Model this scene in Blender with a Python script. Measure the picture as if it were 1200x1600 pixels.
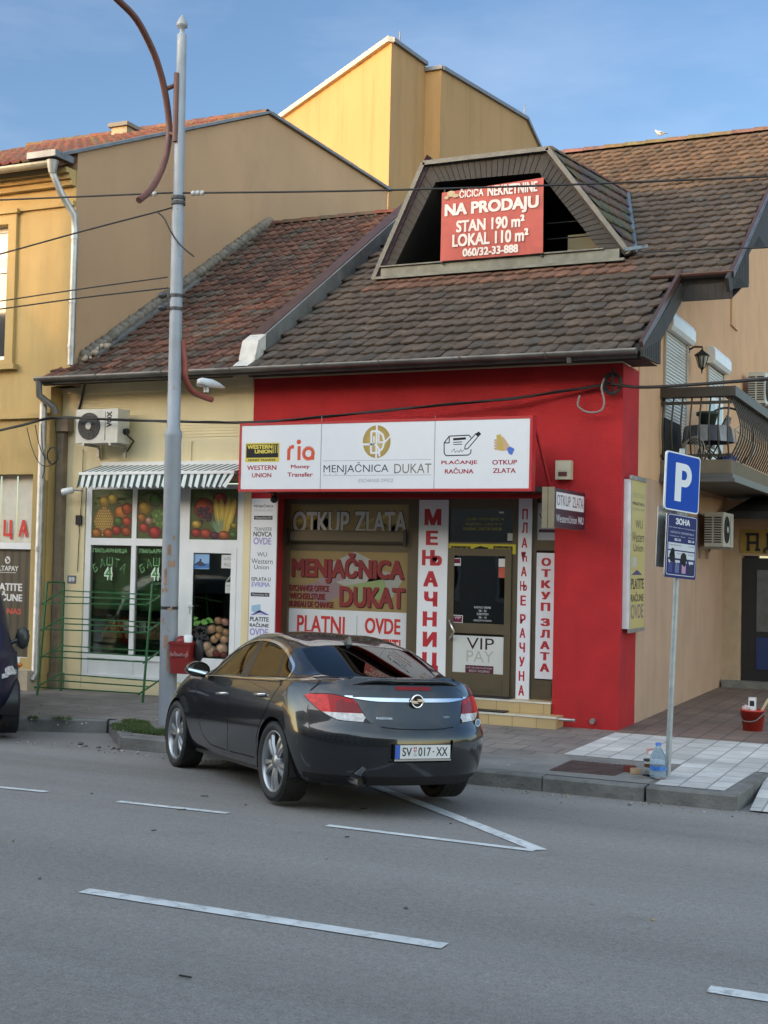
import bpy, bmesh, math, random
from mathutils import Vector, Matrix
from mathutils.geometry import tessellate_polygon
random.seed(7)
V = Vector
sin, cos, tan, pi, rad = math.sin, math.cos, math.tan, math.pi, math.radians
SC = bpy.context.scene
for o in list(bpy.data.objects):
    bpy.data.objects.remove(o)
COL = SC.collection

# ------------------------------------------------------------------ camera
CF, CPITCH, CROLL, CYAW, CH = 2036.0, rad(2.06), rad(1.25), rad(24.8), 2.3   # focal length in photo pixels (1200x1600)
cw = V((-sin(CYAW)*cos(CPITCH), cos(CYAW)*cos(CPITCH), sin(CPITCH)))
r0 = V((cos(CYAW), sin(CYAW), 0)); u0 = r0.cross(cw)
cr = r0*cos(CROLL)+u0*sin(CROLL); cu = -r0*sin(CROLL)+u0*cos(CROLL)
cam_data = bpy.data.cameras.new('camera'); cam = bpy.data.objects.new('camera', cam_data); COL.objects.link(cam)
cam_data.sensor_fit = 'VERTICAL'; cam_data.sensor_height = 36.0; cam_data.lens = CF/1600*36
cam_data.clip_start = 0.1; cam_data.clip_end = 3000
m = Matrix((cr, cu, -cw)).transposed().to_4x4(); m.translation = V((0, 0, CH)); cam.matrix_world = m
SC.camera = cam

# ------------------------------------------------------------------ light
SKY_FAR, SKY_NEAR = (.75, .82, .98), (7.2, 5.55, 4.2)
SUN_EL = rad(8.0); SDIR = V((-0.503*cos(SUN_EL), -0.864*cos(SUN_EL), sin(SUN_EL))).normalized()
world = bpy.data.worlds.new('World'); SC.world = world; world.use_nodes = True
wn = world.node_tree; wn.nodes.clear()
sky = wn.nodes.new('ShaderNodeTexSky'); sky.sky_type = 'NISHITA'; sky.sun_disc = False
sky.sun_elevation = SUN_EL; sky.sun_rotation = math.atan2(SDIR.x, SDIR.y) % (2*pi)
sky.air_density = 1.0; sky.dust_density = 0.6; sky.ozone_density = 1.6; sky.altitude = 100
bg = wn.nodes.new('ShaderNodeBackground'); bg.inputs['Strength'].default_value = 0.15
wo = wn.nodes.new('ShaderNodeOutputWorld')
# thin high cloud veil mixed into the sky
tc = wn.nodes.new('ShaderNodeTexCoord'); mp = wn.nodes.new('ShaderNodeMapping'); mp.inputs['Scale'].default_value = (1.2, 1.2, 4.5); mp.inputs['Rotation'].default_value = (0.3, 0.2, 0.5)
nz = wn.nodes.new('ShaderNodeTexNoise'); nz.inputs['Scale'].default_value = 2.2; nz.inputs['Detail'].default_value = 7; nz.inputs['Roughness'].default_value = 0.6
rp = wn.nodes.new('ShaderNodeMapRange'); rp.inputs['From Min'].default_value = 0.50; rp.inputs['From Max'].default_value = 0.80; rp.inputs['To Max'].default_value = 0.16
mx = wn.nodes.new('ShaderNodeMixRGB'); mx.inputs['Color2'].default_value = (5.5, 5.3, 5.2, 1)
wn.links.new(tc.outputs['Generated'], mp.inputs[0]); wn.links.new(mp.outputs[0], nz.inputs['Vector']); wn.links.new(nz.outputs['Fac'], rp.inputs['Value'])
wn.links.new(rp.outputs[0], mx.inputs['Fac']); wn.links.new(sky.outputs[0], mx.inputs['Color1']); # sky tint by direction: warm brightness added behind the camera, bluer ahead
sv = wn.nodes.new('ShaderNodeVectorMath'); sv.operation = 'DOT_PRODUCT'; sv.inputs[1].default_value = V((0.05, -1, 0.25)).normalized(); wn.links.new(tc.outputs['Generated'], sv.inputs[0])
sr = wn.nodes.new('ShaderNodeMapRange'); sr.interpolation_type = 'SMOOTHSTEP'; sr.inputs['From Min'].default_value = -0.58; sr.inputs['From Max'].default_value = 0.85; wn.links.new(sv.outputs['Value'], sr.inputs['Value'])
sm = wn.nodes.new('ShaderNodeMixRGB'); sm.inputs['Color1'].default_value = (SKY_FAR[0], SKY_FAR[1], SKY_FAR[2], 1); sm.inputs['Color2'].default_value = (SKY_NEAR[0], SKY_NEAR[1], SKY_NEAR[2], 1); wn.links.new(sr.outputs[0], sm.inputs['Fac'])
st_ = wn.nodes.new('ShaderNodeMixRGB'); st_.blend_type = 'MULTIPLY'; st_.inputs['Fac'].default_value = 1; wn.links.new(mx.outputs[0], st_.inputs['Color1']); wn.links.new(sm.outputs[0], st_.inputs['Color2'])
wn.links.new(st_.outputs[0], bg.inputs['Color']); wn.links.new(bg.outputs[0], wo.inputs['Surface'])
sl = bpy.data.lights.new('sun', 'SUN'); sl.energy = 0.72; sl.angle = rad(0.5); sl.color = (1.0, 0.52, 0.19)
so = bpy.data.objects.new('sun', sl); COL.objects.link(so); so.rotation_euler = SDIR.to_track_quat('Z', 'Y').to_euler(); so.location = SDIR*60
SC.view_settings.view_transform = 'Standard'; SC.view_settings.look = 'None'; SC.view_settings.gamma = 1; SC.view_settings.use_curve_mapping = False
SC.view_settings.exposure = 0.95
SC.cycles.max_bounces = 8; SC.cycles.transparent_max_bounces = 12; SC.cycles.caustics_reflective = False; SC.cycles.caustics_refractive = False

# ------------------------------------------------------------------ points on known planes, from photo pixels
def ray(u, v): return cw*CF + cr*(u-600) - cu*(v-800)
EYE = V((0, 0, CH))
def aty(u, v, y): d = ray(u, v); return EYE + d*(y/d.y)
def atx(u, v, x): d = ray(u, v); return EYE + d*(x/d.x)
def atz(u, v, z): d = ray(u, v); return EYE + d*((z-CH)/d.z)
def atp(u, v, P, N): d = ray(u, v); return EYE + d*((V(P)-EYE).dot(V(N))/d.dot(V(N)))
def road_z(y):
    return 0.25*(1-((y-4.5)/8.15)**2) if y > -3.65 else 0.0
def atroad(u, v):
    z = 0.1
    for _ in range(12):
        p = atz(u, v, z); z = road_z(p.y)
    return p

# ------------------------------------------------------------------ materials
MATS = {}
def srgb(r, g, b):
    return tuple(((c/255/12.92) if c/255 <= 0.04045 else ((c/255+0.055)/1.055)**2.4) for c in (r, g, b))
def mat(name, col, rough=0.6, metal=0.0, var=0.12, scale=6.0, bump=0.0, bscale=40.0, spec=0.5, coat=0.0, attr=False, stain=0.0, stretch=(1, 1, 1), alpha=1.0, trans=0.0, dirt=None):
    """Principled material with noise-driven tone changes and optional bump / vertical stains."""
    if name in MATS: return MATS[name]
    mt = bpy.data.materials.new(name); mt.use_nodes = True; nt = mt.node_tree; N = nt.nodes; L = nt.links
    b = N['Principled BSDF']; b.inputs['Roughness'].default_value = rough; b.inputs['Metallic'].default_value = metal
    b.inputs['Specular IOR Level'].default_value = spec; b.inputs['Coat Weight'].default_value = coat; b.inputs['Coat Roughness'].default_value = 0.03
    b.inputs['Transmission Weight'].default_value = trans; b.inputs['Alpha'].default_value = alpha
    tcn = N.new('ShaderNodeTexCoord')
    src = None
    if attr:
        at = N.new('ShaderNodeAttribute'); at.attribute_name = 'Col'; src = at.outputs['Color']
    if var > 0 or stain > 0 or dirt:
        mpn = N.new('ShaderNodeMapping'); mpn.inputs['Scale'].default_value = stretch; L.new(tcn.outputs['Object'], mpn.inputs[0])
        n1 = N.new('ShaderNodeTexNoise'); n1.inputs['Scale'].default_value = scale; n1.inputs['Detail'].default_value = 6; L.new(mpn.outputs[0], n1.inputs['Vector'])
        mr = N.new('ShaderNodeMapRange'); mr.inputs['From Min'].default_value = 0.3; mr.inputs['From Max'].default_value = 0.7; mr.inputs['To Min'].default_value = 1-var; mr.inputs['To Max'].default_value = 1+var
        L.new(n1.outputs['Fac'], mr.inputs['Value'])
        ml = N.new('ShaderNodeMixRGB'); ml.blend_type = 'MULTIPLY'; ml.inputs['Fac'].default_value = 1
        if src: L.new(src, ml.inputs['Color1'])
        else: ml.inputs['Color1'].default_value = (*col, 1)
        L.new(mr.outputs[0], ml.inputs['Color2']); src = ml.outputs[0]
        if stain > 0:
            mp2 = N.new('ShaderNodeMapping'); mp2.inputs['Scale'].default_value = (1.0, 1.0, 0.12); L.new(tcn.outputs['Object'], mp2.inputs[0])
            n2 = N.new('ShaderNodeTexNoise'); n2.inputs['Scale'].default_value = 2.4; n2.inputs['Detail'].default_value = 8; n2.inputs['Roughness'].default_value = 0.65; L.new(mp2.outputs[0], n2.inputs['Vector'])
            m2 = N.new('ShaderNodeMapRange'); m2.inputs['From Min'].default_value = 0.48; m2.inputs['From Max'].default_value = 0.75; m2.inputs['To Min'].default_value = 1; m2.inputs['To Max'].default_value = 1-stain; L.new(n2.outputs['Fac'], m2.inputs['Value'])
            mm = N.new('ShaderNodeMixRGB'); mm.blend_type = 'MULTIPLY'; mm.inputs['Fac'].default_value = 1; L.new(src, mm.inputs['Color1']); L.new(m2.outputs[0], mm.inputs['Color2']); src = mm.outputs[0]
        if dirt:
            dc, dmin, dmax, dsc = dirt
            n3 = N.new('ShaderNodeTexNoise'); n3.inputs['Scale'].default_value = dsc; n3.inputs['Detail'].default_value = 9; n3.inputs['Roughness'].default_value = 0.7; L.new(mpn.outputs[0], n3.inputs['Vector'])
            m3 = N.new('ShaderNodeMapRange'); m3.inputs['From Min'].default_value = dmin; m3.inputs['From Max'].default_value = dmax; L.new(n3.outputs['Fac'], m3.inputs['Value'])
            mm = N.new('ShaderNodeMixRGB'); L.new(m3.outputs[0], mm.inputs['Fac']); L.new(src, mm.inputs['Color1']); mm.inputs['Color2'].default_value = (*dc, 1); src = mm.outputs[0]
    if src: L.new(src, b.inputs['Base Color'])
    else: b.inputs['Base Color'].default_value = (*col, 1)
    if bump > 0:
        nb = N.new('ShaderNodeTexNoise'); nb.inputs['Scale'].default_value = bscale; nb.inputs['Detail'].default_value = 5; L.new(tcn.outputs['Object'], nb.inputs['Vector'])
        bp = N.new('ShaderNodeBump'); bp.inputs['Strength'].default_value = bump; bp.inputs['Distance'].default_value = 0.02; L.new(nb.outputs['Fac'], bp.inputs['Height']); L.new(bp.outputs[0], b.inputs['Normal'])
    MATS[name] = mt
    return mt
def glass_mat(name, tint, see, rough=0.02, bump=0.04, mul=1.3, add=0.03):
    """Window glass: mixes a clear tinted pass with a mirror-like coat by view angle."""
    if name in MATS: return MATS[name]
    mt = bpy.data.materials.new(name); mt.use_nodes = True; nt = mt.node_tree; N = nt.nodes; L = nt.links
    N.clear(); out = N.new('ShaderNodeOutputMaterial'); tr = N.new('ShaderNodeBsdfTransparent'); tr.inputs[0].default_value = (*[c*see for c in tint], 1)
    gl = N.new('ShaderNodeBsdfGlossy'); gl.inputs['Roughness'].default_value = rough; gl.inputs[0].default_value = (1, 1, 1, 1)
    fr = N.new('ShaderNodeFresnel'); fr.inputs['IOR'].default_value = 1.52
    nb = N.new('ShaderNodeTexNoise'); nb.inputs['Scale'].default_value = 1.2; tcn = N.new('ShaderNodeTexCoord'); L.new(tcn.outputs['Object'], nb.inputs['Vector'])
    bp = N.new('ShaderNodeBump'); bp.inputs['Strength'].default_value = bump; bp.inputs['Distance'].default_value = 0.05; L.new(nb.outputs['Fac'], bp.inputs['Height']); L.new(bp.outputs[0], gl.inputs['Normal'])
    ad = N.new('ShaderNodeMath'); ad.operation = 'MULTIPLY_ADD'; ad.inputs[1].default_value = mul; ad.inputs[2].default_value = add; L.new(fr.outputs[0], ad.inputs[0])
    mxn = N.new('ShaderNodeMixShader'); L.new(ad.outputs[0], mxn.inputs[0]); L.new(tr.outputs[0], mxn.inputs[1]); L.new(gl.outputs[0], mxn.inputs[2]); L.new(mxn.outputs[0], out.inputs[0])
    MATS[name] = mt
    return mt

# ------------------------------------------------------------------ mesh builder
ORG = {}
class MB:
    def __init__(s): s.v = []; s.f = []; s.c = []; s.m = []; s.col = (1, 1, 1); s.mi = 0; s.sm = []; s.marks = []
    def add(s, vs, fs, cols=None, smooth=False):
        b = len(s.v); s.v += [tuple(x) for x in vs]
        for i, f in enumerate(fs):
            s.f.append([b+k for k in f]); s.c.append(cols[i] if cols else s.col); s.m.append(s.mi); s.sm.append(smooth)
        return s
    def poly(s, pts): return s.add(pts, [list(range(len(pts)))])
    def fan(s, pts, cc, ce):
        """polygon fan with a centre colour and an edge colour"""
        n = len(pts); c = sum((V(p) for p in pts), V((0, 0, 0)))/n
        fs = [[0, i+1, (i+1) % n+1] for i in range(n)]
        return s.add([c]+list(pts), fs, [(cc, ce, ce)]*n)
    def hexa(s, p):
        return s.add(p, [[0, 3, 2, 1], [4, 5, 6, 7], [0, 1, 5, 4], [1, 2, 6, 5], [2, 3, 7, 6], [3, 0, 4, 7]])
    def box(s, a, b):
        x0, y0, z0 = [min(a[i], b[i]) for i in range(3)]; x1, y1, z1 = [max(a[i], b[i]) for i in range(3)]
        return s.hexa([(x0, y0, z0), (x1, y0, z0), (x1, y1, z0), (x0, y1, z0), (x0, y0, z1), (x1, y0, z1), (x1, y1, z1), (x0, y1, z1)])
    def obox(s, c, ax, ay, az, hx, hy, hz):
        c = V(c); ax, ay, az = V(ax)*hx, V(ay)*hy, V(az)*hz
        return s.hexa([c-ax-ay-az, c+ax-ay-az, c+ax+ay-az, c-ax+ay-az, c-ax-ay+az, c+ax-ay+az, c+ax+ay+az, c-ax+ay+az])
    def bar(s, p, q, w, h=None, up=(0, 0, 1)):
        p, q = V(p), V(q); d = (q-p); L = d.length; d = d/L; up = V(up)
        if abs(d.dot(up)) > 0.98: up = V((1, 0, 0))
        a = d.cross(up).normalized(); b = a.cross(d)
        return s.obox((p+q)/2, d, a, b, L/2, w/2, (h or w)/2)
    def extrude(s, pts, d):
        """closed prism from a planar polygon (3-D points) pushed along d"""
        n = len(pts); d = V(d); P = [V(p) for p in pts]; Q = [p+d for p in P]
        return s.add(P+Q, [list(range(n))[::-1], list(range(n, 2*n))]+[[i, (i+1) % n, n+(i+1) % n, n+i] for i in range(n)])
    def tube(s, pts, r, n=8, cap=True, closed=False, smooth=True):
        P = [V(p) for p in pts]; k = len(P); rr = r if isinstance(r, (list, tuple)) else [r]*k
        t0 = (P[1]-P[0]).normalized(); up = V((0, 0, 1)) if abs(t0.z) < 0.9 else V((1, 0, 0)); a = t0.cross(up).normalized(); vs = []
        for i in range(k):
            if closed: t = (P[(i+1) % k]-P[i-1]).normalized()
            else: t = (P[min(i+1, k-1)]-P[max(i-1, 0)]).normalized()
            a = (a-t*a.dot(t)).normalized(); b = t.cross(a)
            vs += [P[i]+(a*cos(2*pi*j/n)+b*sin(2*pi*j/n))*rr[i] for j in range(n)]
        fs = [[i*n+j, i*n+(j+1) % n, ((i+1) % k)*n+(j+1) % n, ((i+1) % k)*n+j] for i in range(k if closed else k-1) for j in range(n)]
        s.add(vs, fs, smooth=smooth)
        if cap and not closed:
            s.add(vs[:n], [list(range(n))[::-1]]); s.add(vs[-n:], [list(range(n))])
        return s
    def lathe(s, prof, base=(0, 0, 0), ax=(0, 0, 1), n=20, smooth=True, capa=True, capb=True):
        """prof: (radius, height) pairs along ax"""
        base = V(base); ax = V(ax).normalized(); up = V((1, 0, 0)) if abs(ax.x) < 0.9 else V((0, 1, 0)); a = ax.cross(up).normalized(); b = ax.cross(a); vs = []
        for r, z in prof: vs += [base+ax*z+(a*cos(2*pi*j/n)+b*sin(2*pi*j/n))*r for j in range(n)]
        k = len(prof)
        s.add(vs, [[i*n+j, i*n+(j+1) % n, (i+1)*n+(j+1) % n, (i+1)*n+j] for i in range(k-1) for j in range(n)], smooth=smooth)
        if capa and prof[0][0] > 1e-4: s.add(vs[:n], [list(range(n))[::-1]])
        if capb and prof[-1][0] > 1e-4: s.add(vs[-n:], [list(range(n))])
        return s
    def ball(s, c, r, n=12, m=8, sq=(1, 1, 1), R=None, jit=0):
        vs = []; c = V(c)
        for i in range(m+1):
            for j in range(n):
                th = pi*i/m; ph = 2*pi*j/n; p = V((sin(th)*cos(ph)*sq[0], sin(th)*sin(ph)*sq[1], cos(th)*sq[2]))*r*(1+random.uniform(-jit, jit))
                if R: p = R @ p
                vs.append(c+p)
        return s.add(vs, [[i*n+j, i*n+(j+1) % n, (i+1)*n+(j+1) % n, (i+1)*n+j] for i in range(m) for j in range(n)], smooth=True)
    def each(s, name, mats, parent=None, local=False):
        """one object per run of faces since the last mark()"""
        ends = s.marks+[len(s.f)]; a = 0; out = []
        for e in ends:
            if e <= a: continue
            q = MB(); idx = {}
            for i in range(a, e):
                f = []
                for k in s.f[i]:
                    if k not in idx: idx[k] = len(q.v); q.v.append(s.v[k])
                    f.append(idx[k])
                q.f.append(f); q.c.append(s.c[i]); q.m.append(s.m[i]); q.sm.append(s.sm[i])
            out.append(q.build(name, mats, parent, local)); a = e
        return out
    def mark(s): s.marks.append(len(s.f)); return s
    def build(s, name, mats, parent=None, local=False, org=None, fix=True, angle=None):
        me = bpy.data.meshes.new(name)
        if not isinstance(mats, (list, tuple)): mats = [mats]
        o = bpy.data.objects.new(name, me); COL.objects.link(o)
        base = V((0, 0, 0))
        if parent is not None and not local: base = ORG.get(parent.name, V((0, 0, 0)))
        if org is not None: base = V(org); o.location = base
        me.from_pydata([tuple(V(p)-base) for p in s.v], [], s.f); me.update()
        for mt in mats: me.materials.append(mt)
        for i, p in enumerate(me.polygons): p.material_index = s.m[i]; p.use_smooth = s.sm[i]
        ca = me.color_attributes.new('Col', 'FLOAT_COLOR', 'CORNER'); buf = []
        for i, p in enumerate(me.polygons):
            c = s.c[i]
            if isinstance(c[0], (tuple, list)): buf += [(*x[:3], 1) for x in c]
            else: buf += [(*c[:3], 1)]*p.loop_total
        ca.data.foreach_set('color', [x for q in buf for x in q])
        if fix:
            bm = bmesh.new(); bm.from_mesh(me); bmesh.ops.recalc_face_normals(bm, faces=bm.faces); bm.to_mesh(me); bm.free()
        if parent is not None: o.parent = parent
        ORG[o.name] = base
        return o
def tag(o, label=None, cat=None, group=None, kind=None):
    if label: o['label'] = label
    if cat: o['category'] = cat
    if group: o['group'] = group
    if kind: o['kind'] = kind
    return o
def thing(name, label, cat, loc=(0, 0, 0), group=None):
    o = bpy.data.objects.new(name, None); o.empty_display_size = 0.2; COL.objects.link(o); o.location = loc; ORG[o.name] = V(loc)
    return tag(o, label, cat, group)

# ------------------------------------------------------------------ lettering and flat print
FONTC = {}
def glyphs(txt, bold):
    bold = 0; k = (txt, 0)
    if k in FONTC: return FONTC[k]
    cu_ = bpy.data.curves.new('lettering', 'FONT'); cu_.body = txt; cu_.size = 1; cu_.resolution_u = 4; cu_.fill_mode = 'FRONT'
    ob = bpy.data.objects.new('lettering', cu_); COL.objects.link(ob); bpy.context.view_layer.update()
    me = bpy.data.meshes.new_from_object(ob.evaluated_get(bpy.context.evaluated_depsgraph_get()))
    vs = [(v.co.x, v.co.y) for v in me.vertices]; fs = [list(p.vertices) for p in me.polygons]
    bpy.data.objects.remove(ob); bpy.data.curves.remove(cu_); bpy.data.meshes.remove(me)
    x0 = min(v[0] for v in vs); x1 = max(v[0] for v in vs); y0 = min(v[1] for v in vs); y1 = max(v[1] for v in vs)
    FONTC[k] = (vs, fs, x0, x1, y0, y1)
    return FONTC[k]
class Panel(MB):
    """flat print on a plane: O origin, U right, W up, N towards the viewer"""
    def __init__(s, O, U, W, step=0.0012):
        super().__init__(); s.O, s.U, s.W = V(O), V(U).normalized(), V(W).normalized(); s.N = s.U.cross(s.W); s.k = 0; s.step = step
    def p(s, a, b, k=None): return s.O+s.U*a+s.W*b+s.N*((s.k if k is None else k)*s.step)
    def uv(s, u, v):
        q = atp(u, v, s.O, s.N)-s.O
        return q.dot(s.U), q.dot(s.W)
    def pol(s, pts, col, k=None):
        c0 = s.col; s.col = col; q = [s.p(a, b, k) for a, b in pts]
        if len(q) > 4:
            s.add(q, [list(t) for t in tessellate_polygon([q])])
        else: s.poly(q)
        s.col = c0; return s
    def rect(s, x0, y0, x1, y1, col, k=None): return s.pol([(x0, y0), (x1, y0), (x1, y1), (x0, y1)], col, k)
    def rpx(s, u0, v0, u1, v1, col, k=None):
        """rectangle given by two opposite photo corners"""
        uc, vc = (u0+u1)/2, (v0+v1)/2; return s.rect(s.uv(u0, vc)[0], s.uv(uc, v1)[1], s.uv(u1, vc)[0], s.uv(uc, v0)[1], col, k)
    def ppx(s, pts, col, k=None): return s.pol([s.uv(*q) for q in pts], col, k)
    def ell(s, x, y, rx, ry, col, k=None, edge=None, rot=0, n=22):
        c, d = cos(rot), sin(rot); q = [s.p(x+rx*cos(t)*c-ry*sin(t)*d, y+rx*cos(t)*d+ry*sin(t)*c, k) for t in [2*pi*i/n for i in range(n)]]
        return s.fan(q, col, edge or col)
    def line(s, pts, w, col, k=None):
        for i_, ((a, b), (c, d)) in enumerate(zip(pts[:-1], pts[1:])):
            L = math.hypot(c-a, d-b) or 1; nx, ny = -(d-b)/L*w/2, (c-a)/L*w/2
            s.pol([(a-nx, b-ny), (c-nx, d-ny), (c+nx, d+ny), (a+nx, b+ny)], col, (s.k if k is None else k)+.04*(i_ % 12))
        return s
    def lpx(s, pts, w, col, k=None): return s.line([s.uv(*q) for q in pts], w, col, k)
    def text(s, t, x0, y0, x1, y1, col, k=None, bold=0.0, keep=False, slant=0.0, edge=None, ew=0.03):
        """fit a word into the box; keep=True keeps its own proportions"""
        if t == 'Њ':      # two strokes of its own, so that no outline overlaps
            w = x1-x0; s.text('Н', x0, y0, x0+w*.60, y1, col, k, bold, keep, slant); return s.text('Ь', x0+w*.44, y0, x1, y1, col, (s.k if k is None else k)+.25, bold, keep, slant)
        if edge: s.text(t, x0-ew, y0-ew, x1+ew, y1+ew, edge, (s.k if k is None else k), bold+0.02, keep, slant); k = (s.k if k is None else k)+1
        vs, fs, a0, a1, b0, b1 = glyphs(t, bold); sx = (x1-x0)/((a1-a0) or 1); sy = (y1-y0)/((b1-b0) or 1); ox = x0
        if keep:
            sx = min(sx, sy) if keep is True else min(sx, sy*keep); ox = (x0+x1)/2-sx*(a1-a0)/2
        c0 = s.col; s.col = col; kk = s.k if k is None else k
        sh = [(0, 0)] if bold < .012 else [(0, 0), (-bold*.8, -bold*.5), (bold*.8, -bold*.5), (bold*.8, bold*.5), (-bold*.8, bold*.5)]
        fx_, fy_ = (1-2*max(bold, 0)/max(.1, a1-a0)), (1-1.2*max(bold, 0)/max(.1, b1-b0))   # keep the thickened word inside its box
        mx_, my_ = (a0+a1)/2, (b0+b1)/2
        for i, (dx, dy) in enumerate(sh):
            s.add([s.p(ox+(mx_+(x-mx_)*fx_+dx-a0)*sx+slant*(y-b0)*sy, y0+(my_+(y-my_)*fy_+dy-b0)*sy, kk+i*.02) for x, y in vs], fs)
        s.col = c0
        return s
    def tpx(s, t, u0, v0, u1, v1, col, k=None, **kw):
        """word inside photo corners (left, top) - (right, bottom)"""
        uc, vc = (u0+u1)/2, (v0+v1)/2
        return s.text(t, s.uv(u0, vc)[0], s.uv(uc, v1)[1], s.uv(u1, vc)[0], s.uv(uc, v0)[1], col, k, **kw)
PRINT = lambda: mat('print', (1, 1, 1), rough=0.45, attr=True, var=0.03, scale=3)
GPRINT = lambda: mat('window_film', (1, 1, 1), rough=0.18, attr=True, var=0.04, scale=3, coat=0.3)
# ------------------------------------------------------------------ setting: ground, road, pavement
def tile_mat(name, c1, c2, mortar, w, h, msize=0.01, offset=0.5, rot=0.0, rough=0.75, var=0.2, bump=0.25, dirt=None):
    mt = mat(name, c1, rough=rough, var=var, scale=1.6, dirt=dirt); nt = mt.node_tree; N = nt.nodes; L = nt.links
    b = N['Principled BSDF']; src = b.inputs['Base Color'].links[0].from_socket
    tcn = N.new('ShaderNodeTexCoord'); mpn = N.new('ShaderNodeMapping'); mpn.inputs['Rotation'].default_value = (0, 0, rot); L.new(tcn.outputs['Object'], mpn.inputs[0])
    br = N.new('ShaderNodeTexBrick'); br.inputs['Scale'].default_value = 1; br.inputs['Brick Width'].default_value = w; br.inputs['Row Height'].default_value = h; br.inputs['Mortar Size'].default_value = msize; br.offset = offset
    br.inputs['Mortar Smooth'].default_value = 0.3
    k = [min(1.0, y/x) for x, y in zip(c1, c2)]
    br.inputs['Color1'].default_value = (1, 1, 1, 1); br.inputs['Color2'].default_value = (*k, 1); br.inputs['Mortar'].default_value = (*[y/x for x, y in zip(c1, mortar)], 1)
    L.new(mpn.outputs[0], br.inputs['Vector'])
    mm = N.new('ShaderNodeMixRGB'); mm.blend_type = 'MULTIPLY'; mm.inputs['Fac'].default_value = 1; L.new(src, mm.inputs['Color1']); L.new(br.outputs['Color'], mm.inputs['Color2']); L.new(mm.outputs[0], b.inputs['Base Color'])
    n1 = N.new('ShaderNodeTexNoise'); n1.inputs['Scale'].default_value = 60; n1.inputs['Detail'].default_value = 4; L.new(tcn.outputs['Object'], n1.inputs['Vector'])
    ad = N.new('ShaderNodeMath'); ad.operation = 'MULTIPLY_ADD'; ad.inputs[1].default_value = -1; L.new(br.outputs['Fac'], ad.inputs[0]); mu = N.new('ShaderNodeMath'); mu.operation = 'MULTIPLY'; mu.inputs[1].default_value = 0.5; L.new(n1.outputs['Fac'], mu.inputs[0]); L.new(mu.outputs[0], ad.inputs[2])
    bp = N.new('ShaderNodeBump'); bp.inputs['Strength'].default_value = bump; bp.inputs['Distance'].default_value = 0.02; L.new(ad.outputs[0], bp.inputs['Height']); L.new(bp.outputs[0], b.inputs['Normal'])
    return mt
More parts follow.
